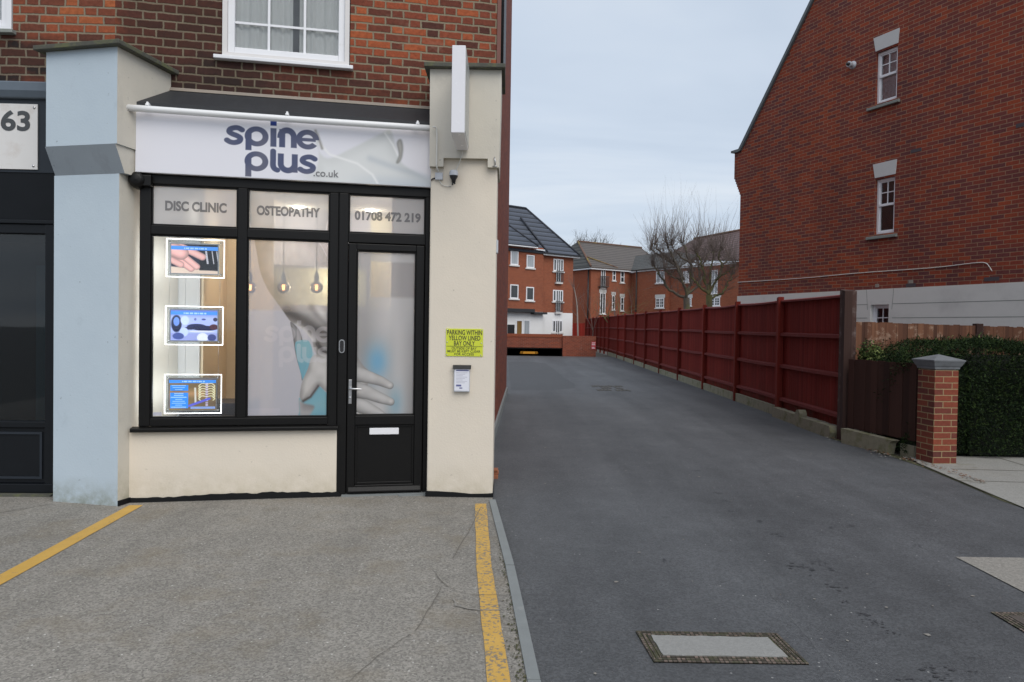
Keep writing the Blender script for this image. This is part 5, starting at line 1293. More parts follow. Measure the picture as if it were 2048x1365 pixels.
nt = thing('parking_notice', 'yellow parking notice screwed to the cream pier', 'notice', FR, (-0.277, 1.29, 0))
m_ = MB(FR); m_.box(-0.445, -0.108, 1.291, 1.542, 0.001, 0.007); m_.build('notice_board', M['notice_yellow'], nt)
m_ = MB(FR)
for (txt, a, b, c, e, bd) in [('PARKING WITHIN', -0.435, -0.117, 1.486, 1.530, .012), ('YELLOW LINED', -0.420, -0.132, 1.436, 1.479, .012), ('BAY ONLY', -0.372, -0.181, 1.388, 1.430, .012),
                              ('OUTSIDE OF BAY', -0.392, -0.165, 1.352, 1.374, .004), ('MUST BE KEPT CLEAR', -0.430, -0.130, 1.325, 1.347, .004), ('FOR ACCESS', -0.366, -0.190, 1.299, 1.320, .004)]:
    text_shape(m_, txt, a, b, c, e, 0.0075, bold=bd)
m_.box(-0.440, -0.113, 1.380, 1.383, 0.0075, 0.009); m_.build('lettering', M['text_brown'], nt)
for (a, b) in [(-0.434, 1.418), (-0.122, 1.412), (-0.436, 1.304), (-0.126, 1.302), (-0.434, 1.530), (-0.12, 1.531)]:
    m_ = MB(FR); m_.lathe((a, b, 0.007), [(0.006, 0), (0.005, 0.003), (0, 0.004)], 10, 'w'); m_.build('screw', M['steel'], nt)
lb = thing('leaflet_box', 'small leaflet holder with black lid below the yellow notice', 'leaflet holder', FR, (-0.295, 0.965, 0))
m_ = MB(FR); m_.box(-0.366, -0.222, 0.968, 1.19, 0.0, 0.040); m_.build('holder_body', M['grey_plastic'], lb, bevel=0.003)
m_ = MB(FR); m_.box(-0.360, -0.228, 0.978, 1.185, 0.0402, 0.043); pp_ = m_.build('leaflet', M['paper'], lb)
m_ = MB(FR); m_.box(-0.345, -0.232, 1.158, 1.168, 0.0432, 0.0445); m_.box(-0.345, -0.298, 1.018, 1.034, 0.0432, 0.0445); m_.box(-0.315, -0.288, 0.998, 1.008, 0.0432, 0.0445); m_.build('leaflet_print', M['ink_blue'], pp_)
m_ = MB(FR)
for i in range(8): m_.box(-0.345, -0.245 - 0.02 * (i % 3), 1.140 - i * 0.013, 1.144 - i * 0.013, 0.0432, 0.0440)
m_.build('leaflet_print', M['ink_faint'], pp_)
m_ = MB(FR); m_.profile_u([(-0.0, 1.212), (0.035, 1.206), (0.060, 1.182), (0.056, 1.176), (0.0, 1.190)], -0.376, -0.212); m_.build('lid', M['black_plastic'], lb, bevel=0.003)

# side wall along the driveway
m_ = MB(FS); s0 = FS.loc(FR.pt(0, 0, -0.62))[0] + 0.0
m_.box(s0 - 0.05, 5.36, -0.1, 10.2, -0.9, 0.0); m_.build('side_wall', M['side_brick'], shop)
m_ = MB(FS); m_.box(s0, 5.3, -0.05, 0.13, 0.0, 0.035); m_.build('wall_footing', M['kerb'], shop)
m_ = MB(FA); m_.box(UR + 0.002, UR + 0.040, 3.92, TOPV, BRICKW - 0.2, BRICKW + 0.01); m_.build('corner_board', M['brown_board'], shop)
m_ = MB(FA); m_.box(UR + 0.066, UR + 0.096, 3.92, TOPV, BRICKW - 0.16, BRICKW - 0.02); m_.build('edge_strip', M['grey_strip'], shop)
dp = thing('downpipe', 'black rainwater downpipe ending on the cream pier capping', 'downpipe', FA, (UR + 0.075, 3.92, BRICKW + 0.0))
m_ = MB(FA); m_.tube([(UR + 0.054, 3.93, BRICKW + 0.0), (UR + 0.054, TOPV, BRICKW + 0.0)], 0.016, 12); m_.build('pipe', M['downpipe'], dp)  # black tube standing in for a shadow gap beside the corner board
m_ = MB(FA); m_.box(UR + 0.032, UR + 0.078, 3.97, 3.985, BRICKW - 0.02, BRICKW + 0.025); m_.build('clip', M['downpipe'], dp)
x_, y_, _ = gnd(994, 952)
m_ = MB(WORLD); m_.box(x_ - 0.09, x_ + 0.012, -0.02, 0.03, -y_ - 0.02, -y_ + 0.10); m_.box(x_ - 0.09, x_ + 0.018, 0.031, 0.06, -y_ - 0.02, -y_ + 0.09); m_.box(x_ - 0.09, x_ + 0.010, 0.061, 0.085, -y_ - 0.01, -y_ + 0.10)
o = m_.build('brick_stack', M['terracotta'], None, 0.006, base=(x_, 0, -y_)); tag(o, 'little stack of orange tiles at the foot of the side wall', 'tiles')

# ================================================================== SHOP NEXT DOOR
nb = thing('shop_building', 'navy fronted shop left of the pale blue pier', 'shop', FN, (-0.8, 0, 0))
m_ = MB(FN)
NW = -0.10; nwl, nwr, nwb, nwt = -1.7, -0.398, 4.13, 5.5
m_.box(-4, nwl, 3.3, TOPV, NW - 0.3, NW); m_.box(nwr, bendN, 3.3, TOPV, NW - 0.3, NW); m_.box(nwl, nwr, 3.3, nwb, NW - 0.3, NW); m_.box(nwl, nwr, nwt, TOPV, NW - 0.3, NW)
m_.build('upper_wall', M['neighbour_brick'], nb)
upper_window(FN, nb, nwl, nwr, nwb, nwt, NW, (-1.05,), (4.47, 4.8), M['upvc_white'], M['sill'], (2, 3))
m_ = MB(FN); m_.profile_u([(-0.2, 3.66), (0.06, 3.64), (0.06, 3.56), (0.03, 3.50), (-0.2, 3.50)], -4, 0.02); m_.build('cornice', M['navy_pale'], nb, bevel=0.012)
m_ = MB(FN); m_.box(-4, 0.02, 2.86, 3.499, -0.2, 0.0); m_.build('fascia_board', M['navy'], nb)
m_ = MB(FN); m_.profile_u([(-0.25, 2.859), (-0.01, 2.859), (-0.05, 2.45), (-0.25, 2.45)], -4, 0.02); m_.build('shutter_box', M['navy_dark'], nb)
m_ = MB(FN); m_.box(-4, 0.02, 2.415, 2.449, -0.12, -0.03); m_.box(-4, -0.075, 2.33, 2.414, -0.12, -0.05); m_.box(-0.075, 0.02, 0.0, 2.414, -0.12, -0.04)
m_.box(-4, -0.075, 0.60, 0.655, -0.12, -0.05); m_.box(-4, -0.075, 0.10, 0.599, -0.12, -0.075); m_.box(-4, 0.02, 0.02, 0.10, -0.14, -0.03); m_.build('shopfront_frame', M['navy_dark'], nb, bevel=0.006)
m_ = MB(FN); m_.frame(-1.3, -0.11, 0.14, 0.56, 0.02, -0.075, -0.062); m_.build('door_moulding', M['navy'], nb)
m_ = MB(FN); m_.box(-4, -0.075, 0.655, 2.33, -0.10, -0.094); m_.build('window_pane', M['glass_dark'], nb)
m_ = MB(FN); m_.box(-4, 0.15, -0.02, 0.0, -2.4, -0.14); m_.box(-4, 0.15, 2.5, 2.55, -2.4, -0.14); m_.box(-4, 0.15, 0, 2.5, -2.45, -2.4); m_.box(0.06, 0.1, 0, 2.5, -2.4, -0.14); m_.build('interior_wall', M['room_dark'], nb)
m_ = MB(FN); m_.box(-0.56, -0.44, 0.0, 2.1, -0.75, -0.70); m_.build('interior_door', M['turquoise'], nb)
m_ = MB(FN); m_.lathe((-0.22, 0.62, -0.62), [(0.0, 0.0), (0.11, 0.01), (0.12, 0.12), (0.09, 0.2), (0.0, 0.22)], 16); m_.build('stool', M['red_plastic'], nb)
m_ = MB(FN); m_.box(-4, 0.02, -0.03, 0.018, -0.12, 0.03); m_.build('doorstep', M['stone'], nb)
sg = thing('house_number_sign', 'off white panel reading 63 above the navy shopfront', 'shop sign', FN, (-0.5, 2.88, 0.0))
m_ = MB(FN); m_.box(-2.4, -0.112, 2.885, 3.455, 0.003, 0.012); m_.build('sign_panel', M['banner'], sg)
m_ = MB(FN); a = FN.uv(2, 262, .01); b = FN.uv(61, 222, .01); text_shape(m_, '63', a[0], b[0], a[1], b[1], 0.013, bold=0.03); m_.build('lettering', M['text_dark'], sg)
for (a, b) in [(-0.14, 3.425), (-0.145, 2.915)]:
    m_ = MB(FN); m_.lathe((a, b, 0.012), [(0.012, 0), (0.010, 0.005), (0, 0.006)], 10, 'w'); m_.build('screw', M['steel'], sg)

# ================================================================== RED FENCE ALONG THE DRIVE
FF = Fr((4.93, 10.4), math.degrees(math.atan2(1, 0.034)))          # u runs away from the camera; the drive is on the -w side
pys = [10.4, 13.26, 16.1, 19.2, 22.6, 26.06, 29.6, 32.75, 36.4, 39.7, 44.7]
pus = [(y - 10.4) / math.cos(math.atan(0.034)) for y in pys]
fence = thing('garden_fence', 'long dark red close boarded fence along the asphalt driveway', 'fence', FF, (0, 0, 0))
def top_at(u): return 2.12 + 0.30 * min(u, 34.3) / 34.3
def build_fence(fr, par, us, top, lean=0.0, base=0.15, gravel=True):
    for i, u in enumerate(us):
        if i == 0 and par is fence: continue
        jl = rnd.uniform(-0.03, 0.03) + (0.10 if i in (6, 7) and par is fence else 0)
        p = MB(fr); h = top(u) + 0.07
        p.poly_w([(u - 0.05, -0.02), (u + 0.05, -0.02), (u + 0.05 - jl, h - 0.015), (u - 0.05 - jl, h)], -0.085, 0.015)
        p.build('post', M['fence_post'], par, 0.005)
    for i, (a, b) in enumerate(zip(us, us[1:])):
        p = MB(fr); n = max(3, int((b - a) / 0.1)); bw = (b - a) / n
        t0, t1 = top(a), top(b); sag = rnd.uniform(0.0, 0.03)
        for j in range(n):
            x0, x1 = a + j * bw, a + (j + 1) * bw + 0.012
            tt = t0 + (t1 - t0) * j / n - sag * math.sin(math.pi * j / n); bb = base + rnd.uniform(-0.006, 0.006)
            p.add([(x0, bb, 0.020), (x1, bb, 0.0235), (x1, tt, 0.0235), (x0, tt, 0.020), (x0, bb, 0.032), (x1, bb, 0.036), (x1, tt, 0.036), (x0, tt, 0.032)],
                  [(1, 0, 3, 2), (4, 5, 6, 7), (0, 4, 7, 3), (5, 1, 2, 6), (3, 7, 6, 2), (0, 1, 5, 4)])
        pan = p.build('panel', M['fence_red'], par)
        for hv, nm in ((0.34, 'rail'), (0.95, 'rail'), (1.53, 'rail'), (None, 'capping_rail')):
            q = MB(fr); n2 = 8; vs0 = []
            sg_ = rnd.uniform(-0.015, 0.02)
            for j in range(n2 + 1):
                f_ = j / n2; u = a + 0.05 + (b - a - 0.1) * f_
                if hv is None: v = t0 + (t1 - t0) * f_ - sag * math.sin(math.pi * f_) + 0.004; dv, w0_ = 0.035, -0.045
                else:
                    v = hv * (1 + (top(u) - 2.12) / 2.6) - sg_ * math.sin(math.pi * f_); dv, w0_ = 0.055, -0.045
                vs0.append([(u, v - dv, 0.019), (u, v - dv, w0_), (u, v - 0.006, w0_), (u, v + 0.012, 0.019)])
            for j in range(n2):
                A_, B_ = vs0[j], vs0[j + 1]
                q.add(A_ + B_, [(0, 1, 5, 4), (1, 2, 6, 5), (2, 3, 7, 6), (3, 0, 4, 7)])
            q.add(vs0[0], [(0, 1, 2, 3)]); q.add(vs0[-1], [(0, 1, 2, 3)])
            q.build(nm, M['cap_red'] if hv is None else M['rail_red'], pan)
        if gravel and i > 0:
            q = MB(fr); q.box(a + 0.03, b - 0.03, -0.06, base + 0.015 + rnd.uniform(-.02, .02), -0.055, 0.0); q.build('gravel_board', M['concrete_block'], par, 0.008)
build_fence(FF, fence, pus, top_at)
p = MB(FF); p.poly_w([(-0.09, -0.02), (0.09, -0.02), (0.085, 2.20), (-0.085, 2.17)], -0.11, 0.06); o = p.build('post', M['post_brown'], fence, 0.008); o['label'] = 'thick weathered brown end post'
# where it bends away beyond the drive
x0, y0 = fence_x(44.7), 44.7
for i, (x1, y1) in enumerate([(6.12, 49.0), (6.16, 54.0), (6.24, 60.0)]):
    L_ = math.hypot(x1 - x0, y1 - y0); fr = Fr((x0, y0), math.degrees(math.atan2(y1 - y0, x1 - x0)))
    build_fence(fr, fence, [0.06, L_ / 2, L_], lambda u: 2.45, gravel=False); x0, y0 = x1, y1
bf = Fr((5.0, 62.0), 0); backf = thing('garden_fence', 'far red fence panel between the slate roofed flats and the driveway fence', 'fence', bf, (0, 0, 0))
build_fence(bf, backf, [0.0, 1.3], lambda u: 2.1, gravel=False)

# loose concrete boards at the foot of the near bay
def block(label, pts, w0, w1, fr=FF):
    m_ = MB(fr); m_.poly_w(pts, w0, w1); u0 = min(p[0] for p in pts)
    o = m_.build('concrete_board', M['concrete_block'], None, 0.012, base=(u0, 0, (w0 + w1) / 2)); return tag(o, label, 'concrete board', 'mossy concrete boards at the fence foot')
block('long mossy concrete board under the first red fence bay beyond the stump', [(1.55, -0.03), (2.80, -0.03), (2.80, 0.17), (1.55, 0.165)], -0.17, -0.06)
block('upright broken concrete stump between two mossy boards', [(1.32, -0.03), (1.53, -0.03), (1.54, 0.20), (1.49, 0.26), (1.40, 0.275), (1.34, 0.22)], -0.20, -0.08)
block('mossy concrete board between the stump and the brown end post', [(0.16, -0.03), (1.31, -0.03), (1.31, 0.155), (0.9, 0.165), (0.14, 0.17), (0.11, 0.08)], -0.20, -0.09)
# the low dark boards between the end post and the brick pillar
PA = np.array([4.86, 10.25, 0]); PB = np.array([5.10, 8.95, 0])
Ld = math.hypot(*(PB - PA)[:2]); FD = Fr((PB[0], PB[1]), math.degrees(math.atan2(PA[1] - PB[1], PA[0] - PB[0])))
low = thing('low_fence', 'low dark brown board fence between red fence and brick pillar', 'fence', FD, (0, 0, 0))
n = 11; m_ = MB(FD)
for j in range(n):
    a, b = Ld * j / n, Ld * (j + 1) / n - 0.004
    m_.box(a, b, 0.20 + rnd.uniform(-.006, .006), 1.185 + rnd.uniform(-0.004, 0.004), 0.0 + 0.006 * (j % 2), 0.022 + 0.006 * (j % 2))
m_.build('board_panel', M['low_brown'], low)
m_ = MB(FD); m_.box(0.0, Ld, 0.32, 0.40, 0.032, 0.07); m_.box(0, Ld, 0.98, 1.06, 0.032, 0.07); m_.build('rail', M['low_brown'], low)
m_ = MB(FD); m_.box(0.0, 0.24, -0.03, 0.14, -0.01, 0.03); m_.build('gravel_board', M['concrete_block'], low)
block('thick mossy concrete board leaning below the low dark fence', [(0.30, -0.02), (1.22, -0.03), (1.24, 0.20), (0.20, 0.185), (0.26, 0.14)], -0.16, -0.05, FD)

# brick pillar with a pyramid cap
FP = Fr((5.085, 8.53), 6)
pil = thing('brick_pillar', 'red brick gate pillar with grey pyramid cap in front of the hedge', 'pillar', FP, (0.18, 0, -0.18))
m_ = MB(FP); m_.box(0, 0.305, -0.03, 1.125, -0.305, 0); m_.build('shaft', M['pillar_brick'], pil, 0.004)
m_ = MB(FP); m_.box(0.02, 0.285, 1.126, 1.14, -0.285, -0.02); m_.build('mortar_bed', M['mortar_patch'], pil)
m_ = MB(FP); c = (0.1525, -0.1525)
def rng(r, v): return [(c[0] - r, v, c[1] + r), (c[0] + r, v, c[1] + r), (c[0] + r, v, c[1] - r), (c[0] - r, v, c[1] - r)]
rings = [rng(0.160, 1.14), rng(0.164, 1.165), rng(0.176, 1.18), rng(0.198, 1.228), rng(0.204, 1.236), rng(0.204, 1.250)]
for A_, B_ in zip(rings, rings[1:]): m_.add(A_ + B_, [(0, 1, 5, 4), (1, 2, 6, 5), (2, 3, 7, 6), (3, 0, 4, 7)])
m_.add(rings[0], [(0, 3, 2, 1)]); m_.add(rings[-1] + [(c[0], 1.315, c[1])], [(0, 1, 4), (1, 2, 4), (2, 3, 4), (3, 0, 4)]); m_.build('capstone', M['cap_concrete'], pil)

# hedge: needles and sprays through a clipped volume
def leaf_cloud(name, pts, nrm, size, mat, parent, asp=2.2, tilt=0.6):
    n = len(pts); r = np.random.RandomState(len(pts))
    d1 = r.randn(n, 3); d1 += nrm * r.uniform(0.0, 1.6, (n, 1)); d1 /= np.linalg.norm(d1, axis=1)[:, None]
    d2 = np.cross(d1, r.randn(n, 3)); d2 /= np.linalg.norm(d2, axis=1)[:, None] + 1e-9
    s = size * r.uniform(0.6, 1.4, (n, 1))
    a = pts - d2 * s / 2; b = pts + d2 * s / 2; e = pts + d1 * s * asp
    m1 = pts + d1 * s * asp * 0.5
    q = np.stack([pts, m1 + d2 * s * 0.5, e, m1 - d2 * s * 0.5], 1).reshape(-1, 3)
    me = bpy.data.meshes.new(name); me.vertices.add(n * 4)
    root = parent
    while root.parent is not None: root = root.parent
    q = q - np.array(root.location)
    me.vertices.foreach_set('co', q.astype(np.float32).ravel())
    me.loops.add(n * 4); me.loops.foreach_set('vertex_index', np.arange(n * 4, dtype=np.int32)); me.polygons.add(n)
    me.polygons.foreach_set('loop_start', np.arange(0, n * 4, 4, dtype=np.int32)); me.polygons.foreach_set('loop_total', np.full(n, 4, np.int32))
    me.update(calc_edges=True); me.materials.append(mat)
    o = bpy.data.objects.new(name, me); col.objects.link(o); o.parent = parent; return o
hedge = thing('hedge', 'dense clipped dark green hedge behind the brick pillar', 'hedge', WORLD, (7.0, 0, -9.6))
R_ = np.random.RandomState(3)
def hedge_surface(n):
    # a rounded box: x 5.35..9.4, y 9.0..10.3, top about 1.42; the left end spills over the low fence
    P, N_ = [], []
    lx0, lx1, ly0, ly1 = 5.12, 9.4, 8.98, 10.35
    k = R_.rand(n)
    x = R_.uniform(lx0, lx1, n); y = R_.uniform(ly0, ly1, n)
    front = k < 0.55; topm = (k >= 0.55) & (k < 0.9); end = k >= 0.9
    def topz(x, y): 
        t = np.clip((x - lx0) / 0.9, 0, 1); return 1.18 + 0.27 * (1 - (1 - t) ** 2) + 0.035 * np.sin(x * 5.3) * np.cos(y * 4) + 0.03 * np.sin(x * 2.1 + 1) - 0.12 * np.clip((ly0 + .3 - y) / .3, 0, 1) ** 2 - 0.04 * np.clip(x - 6.8, 0, 2)
    z = np.where(topm, topz(x, y), R_.uniform(0.02, 1, n) ** 0.9 * topz(x, y))
    bul = 0.03 * np.sin(x * 3.7 + z * 4) + 0.025 * np.sin(x * 8.1 - z * 6)
    y = np.where(front, ly0 + bul + 0.12 * np.clip(z - 1.1, 0, 1), y)
    x = np.where(end, lx0 + 0.10 * np.sin(y * 6 + z * 5), x)
    nr = np.zeros((n, 3)); nr[front] = (0, -1, 0.15); nr[topm] = (0, -0.2, 1); nr[end] = (-1, 0, 0.2)
    pts = np.stack([x, y, z], 1); pts -= nr * np.abs(R_.randn(n, 1)) * 0.05
    keep = (pts[:, 0] > 5.02) & ~((pts[:, 0] < 5.50) & (pts[:, 1] < 9.02))
    return pts[keep], nr[keep]
P_, N_ = hedge_surface(100000)
R2 = np.random.RandomState(9); n_ = 2600; xx = R2.uniform(5.0, 5.75, n_); e_ = np.stack([xx, 9.15 + 0.28 * R2.rand(n_) + (5.75 - xx) * 0.5, 1.14 + 0.10 * R2.randn(n_) * np.clip((xx - 4.95) / .3, .3, 1) + 0.06 * np.clip(xx - 5.2, 0, 1)], 1)
P_ = np.vstack([P_, e_]); N_ = np.vstack([N_, np.tile([-.4, -.5, .2], (n_, 1))])
leaf_cloud('foliage', P_, N_, 0.0115, M['yew'], hedge, 2.8)
P2, N2 = hedge_surface(5200); leaf_cloud('shoots', P2 + N2 * 0.03, N2 * 2.0, 0.010, M['yew'], hedge, 7.0)
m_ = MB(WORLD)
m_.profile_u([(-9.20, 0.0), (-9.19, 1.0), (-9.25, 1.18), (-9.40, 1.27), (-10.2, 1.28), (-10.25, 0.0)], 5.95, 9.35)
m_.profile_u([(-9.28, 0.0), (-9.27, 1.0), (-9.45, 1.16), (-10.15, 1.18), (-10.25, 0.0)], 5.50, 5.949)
m_.profile_u([(-9.36, 0.0), (-9.36, 1.0), (-9.5, 1.08), (-10.05, 1.10), (-10.15, 0.0)], 5.22, 5.499); m_.build('inner_twigs', M['hedge_core'], hedge)  # solid core, near black to stand for the shade inside the hedge
shrub = thing('shrub', 'yellow and green variegated shrub between red fence post and hedge', 'shrub', WORLD, (5.25, 0, -10.35))
P_ = R_.randn(620, 3) * np.array([0.085, 0.08, 0.065]) + np.array([5.20, 10.25, 1.22]); leaf_cloud('leaves', P_, np.tile([0, -.3, .6], (620, 1)), 0.032, M['variegated'], shrub, 1.9)
m_ = MB(WORLD)
for i in range(9):
    m_.tube([(5.22, 0, -10.35), (5.2 + rnd.uniform(-.1, .1), 0.7, -10.3 + rnd.uniform(-.1, .1)), (5.19 + rnd.uniform(-.2, .2), 1.2, -10.28 + rnd.uniform(-.15, .15))], [0.012, 0.009, 0.004], 5)
m_.build('stems', M['bark'], shrub)
sh2 = thing('shrub', 'pale yellow leaf tips showing above the back of the hedge', 'shrub', WORLD, (7.2, 0, -10.6))
P_ = R_.randn(160, 3) * np.array([0.42, 0.06, 0.035]) + np.array([7.15, 10.5, 1.43]); leaf_cloud('leaves', P_, np.tile([0, -.2, 1.], (160, 1)), 0.028, M['variegated'], sh2, 1.8)
m_ = MB(WORLD)
for i in range(6): m_.tube([(7.0 + i * .08, 0, -10.6), (6.7 + i * .2, 1.43, -10.5)], [0.01, 0.003], 5)
m_.build('stems', M['bark'], sh2)
# dead leaves and grit along the edge by the pillar
lt = MB(WORLD)
for i in range(420):
    t_ = rnd.random(); y = 10.6 - 3.2 * t_ ** 0.9; x = 4.93 + 0.07 * math.sin(t_ * 9) - (0.02 + 0.10 * abs(rnd.gauss(0, 1))) * (1 if y > 8.9 else 0.7) + (0.13 if y < 8.9 else 0) - 0.08 * (t_ > .8)
    s_ = rnd.uniform(0.006, 0.022); a0 = rnd.random() * 6; z0 = 0.004 + rnd.random() * 0.012
    lt.add([(x + s_ * math.cos(a0), z0, -y + s_ * math.sin(a0)), (x - s_ * .5 * math.sin(a0), z0 + s_ * .4, -y + s_ * .5 * math.cos(a0)), (x - s_ * math.cos(a0), z0 + .002, -y - s_ * math.sin(a0)), (x + s_ * .5 * math.sin(a0), z0, -y - s_ * .5 * math.cos(a0))], [(0, 1, 2, 3)], 1 if rnd.random() < 0.5 else 0)
o = lt.build('leaf_litter', [M['litter'], M['grit']]); tag(o, 'brown dead leaves and grit along the fence foot', 'leaf litter', kind='stuff')
ed = MB(WORLD); flat(ed, [(4.655, 6.7), (4.665, 6.42), (4.93, 8.5), (5.0, 9.3), (4.93, 10.5), (4.74, 10.5), (4.86, 9.1), (4.86, 8.3), (4.74, 7.3)], -0.008); structure(ed.build('dirt_strip', M['moss_strip']))

# paler wooden fence behind the hedge
FW = Fr((4.98, 10.75), 12)
wf = thing('garden_fence', 'orange brown close boarded fence behind the hedge', 'fence', FW, (0, 0, 0))
def bays(a, b):
    m_ = MB(FW); n = int((b - a) / 0.092)
    for j in range(n):
        x0 = a + (b - a) * j / n; x1 = x0 + (b - a) / n + 0.008; t = 1.735 - 0.012 * x0 + rnd.uniform(-0.007, 0.007)
        w0 = -0.012 - 0.016 * (j % 2); m_.add([(x0, 0.1, w0 + 0.004), (x1, 0.1, w0 + 0.016), (x1, t, w0 + 0.016), (x0, t, w0 + 0.004), (x0, 0.1, w0), (x1, 0.1, w0), (x1, t, w0), (x0, t, w0)], [(0, 1, 2, 3), (4, 7, 6, 5), (0, 3, 7, 4), (1, 5, 6, 2), (3, 2, 6, 7), (0, 4, 5, 1)])
    m_.build('panel', M['picket'], wf)
    m_ = MB(FW); m_.box(a, b, 1.45, 1.53, -0.075, -0.029); m_.box(a, b, 0.5, 0.58, -0.075, -0.029); m_.build('rail', M['picket'], wf)
ub = FW.uv(1957, 680)[0]
bays(0.02, ub - 0.07); bays(ub + 0.10, 3.78)
for u_ in (ub, 3.85):
    m_ = MB(FW); m_.box(u_ - 0.065, u_ + 0.055, 0, 1.74, -0.06, 0.035); m_.build('post', M['post_brown'], wf, 0.006)

# ================================================================== GABLE HOUSE
gh = thing('gable_house', 'tall red brick gable end house behind the fences', 'house', FG, (5.0, 0, 0))
EAV = 6.19; APU = 5.6; slope = (9.155 - 6.30) / 2.2
GW = 11.2; APV = EAV + slope * APU
def gable_wall():
    m_ = MB(FG)
    holes = [(3.90, 4.39, 6.30, 7.36), (3.955, 4.40, 3.61, 4.74)]
    us = sorted({0.0, GW} | {h[0] for h in holes} | {h[1] for h in holes}); vs = sorted({2.474, EAV} | {h[2] for h in holes if h[3] < EAV} | {h[3] for h in holes if h[3] < EAV})
    th = 0.3
    # under the eaves: rectangles round the lower opening
    h = holes[1]
    m_.box(0, h[0], 2.474, EAV, -th, 0); m_.box(h[1], GW, 2.474, EAV, -th, 0); m_.box(h[0], h[1], 2.474, h[2], -th, 0); m_.box(h[0], h[1], h[3], EAV, -th, 0)
    h = holes[0]
    r = lambda u: EAV + slope * u if u <= APU else EAV + slope * (GW - u)
    m_.poly_w([(0, EAV), (h[0], EAV), (h[0], r(h[0]))], -th, 0)
    m_.poly_w([(h[0], EAV), (h[1], EAV), (h[1], h[2]), (h[0], h[2])], -th, 0)
    m_.poly_w([(h[0], h[3]), (h[1], h[3]), (h[1], r(h[1])), (h[0], r(h[0]))], -th, 0)
    m_.poly_w([(h[1], EAV), (GW, EAV), (APU, APV), (h[1], r(h[1]))], -th, 0)
    return m_
gable_wall().build('wall', M['gable_brick'], gh)
m_ = MB(FG)
h3 = (3.925, 4.345, 1.10, 2.155)
m_.box(-0.015, h3[0], -0.1, 2.4735, -0.32, 0.025); m_.box(h3[1], GW + 0.01, -0.1, 2.4735, -0.32, 0.025); m_.box(h3[0], h3[1], h3[3], 2.4735, -0.32, 0.025); m_.box(h3[0], h3[1], -0.1, h3[2], -0.32, 0.025)
bandO = m_.build('base_band', M['band'], gh)
m_ = MB(FG)
for v in (2.164, 1.882, 1.6): m_.box(0, h3[0] - 0.07, v - 0.006, v + 0.006, 0.025, 0.027); m_.box(h3[1] + 0.08, GW, v - 0.006, v + 0.006, 0.025, 0.027)
m_.poly_w([(h3[0] - 0.075, 2.05), (h3[0] - 0.067, 2.05), (h3[0] - 0.10, 2.47), (h3[0] - 0.108, 2.47)], 0.025, 0.027); m_.poly_w([(h3[1] + 0.067, 2.05), (h3[1] + 0.075, 2.05), (h3[1] + 0.108, 2.47), (h3[1] + 0.10, 2.47)], 0.025, 0.027)
m_.build('joint_lines', M['sill'], bandO)
# house body behind and its roof slopes
m_ = MB(FG); m_.box(0.05, GW - .05, 0, EAV - 0.05, -7.5, -0.33); m_.build('rear_wall', M['gable_brick'], gh)
m_ = MB(FG); m_.poly_w([(-0.25, EAV - 0.24), (0.0, EAV - 0.14), (APU, APV - 0.03), (GW, EAV - 0.14), (GW + .25, EAV - 0.24), (APU, APV - .3)], -7.6, -0.31); m_.build('roof', M['tile_brown'], gh)
m_ = MB(FG); e_ = 0.10
m_.poly_w([(-0.10, EAV + 0.0), (0.0, EAV + 0.02), (APU, APV + 0.02), (APU, APV + 0.12), (-0.06, EAV + 0.075), (-0.33, EAV + 0.075), (-0.33, EAV + 0.02)], -0.33, 0.05)
m_.poly_w([(APU, APV + 0.02), (GW, EAV + 0.02), (GW + .3, EAV + 0.02), (GW + .3, EAV + .08), (APU, APV + 0.12)], -0.33, 0.05); m_.build('verge_coping', M['coping'], gh)
m_ = MB(FG)
kp = [(0.0, 5.09)]
for i in range(7): kp += [(-0.035 * (i + 1), 5.09 + 0.072 * i), (-0.035 * (i + 1), 5.09 + 0.072 * (i + 1))]
kp += [(-0.245, EAV), (0.0, EAV)]
m_.poly_w(kp, -0.30, -0.004); m_.build('kneeler', M['gable_brick'], gh)
def gable_window(u0, u1, v0, v1, pane_backing, lint=True):
    wo = MB(FG); wo.frame(u0, u1, v0, v1, 0.05, -0.13, -0.055); wo.box(u0 + .05, u1 - .05, v0 + (v1 - v0) * 0.50, v0 + (v1 - v0) * 0.50 + 0.05, -0.12, -0.045)
    win = wo.build('window', M['upvc_white'], gh, 0.004)
    m_ = MB(FG); m_.frame(u0 + 0.05, u1 - 0.05, v0 + 0.05, v1 - 0.05, 0.025, -0.12, -0.075); mid = (u0 + u1) / 2; vm = v0 + (v1 - v0) * 0.55
    m_.box(mid - 0.009, mid + 0.009, vm, v1 - 0.06, -0.10, -0.082); m_.box(u0 + 0.07, u1 - 0.07, (vm + v1 - .06) / 2 - 0.009, (vm + v1 - .06) / 2 + 0.009, -0.10, -0.083); m_.build('glazing_bars', M['upvc_white'], win)
    m_ = MB(FG); m_.box(u0 + .05, u1 - .05, v0 + .05, v1 - .05, -0.096, -0.09); m_.build('pane', M['glass'], win)
    m_ = MB(FG); m_.box(u0 + .05, u1 - .05, v0 + .05, v1 - .05, -0.115, -0.099); m_.build('blind', pane_backing, win)
    if lint:
        m_ = MB(FG); m_.poly_w([(u0 - 0.01, v1 + 0.035), (u1 + 0.01, v1 + 0.035), (u1 + 0.035, v1 + 0.325), (u0 - 0.065, v1 + 0.325)], -0.04, 0.014); m_.build('lintel', M['lintel'], win)
        m_ = MB(FG); m_.profile_u([(-0.12, v0 - 0.01), (0.06, v0 - 0.045), (0.06, v0 - 0.10), (-0.12, v0 - 0.10)], u0 - 0.16, u1 + 0.08); m_.build('sill', M['sill'], win, 0.004)
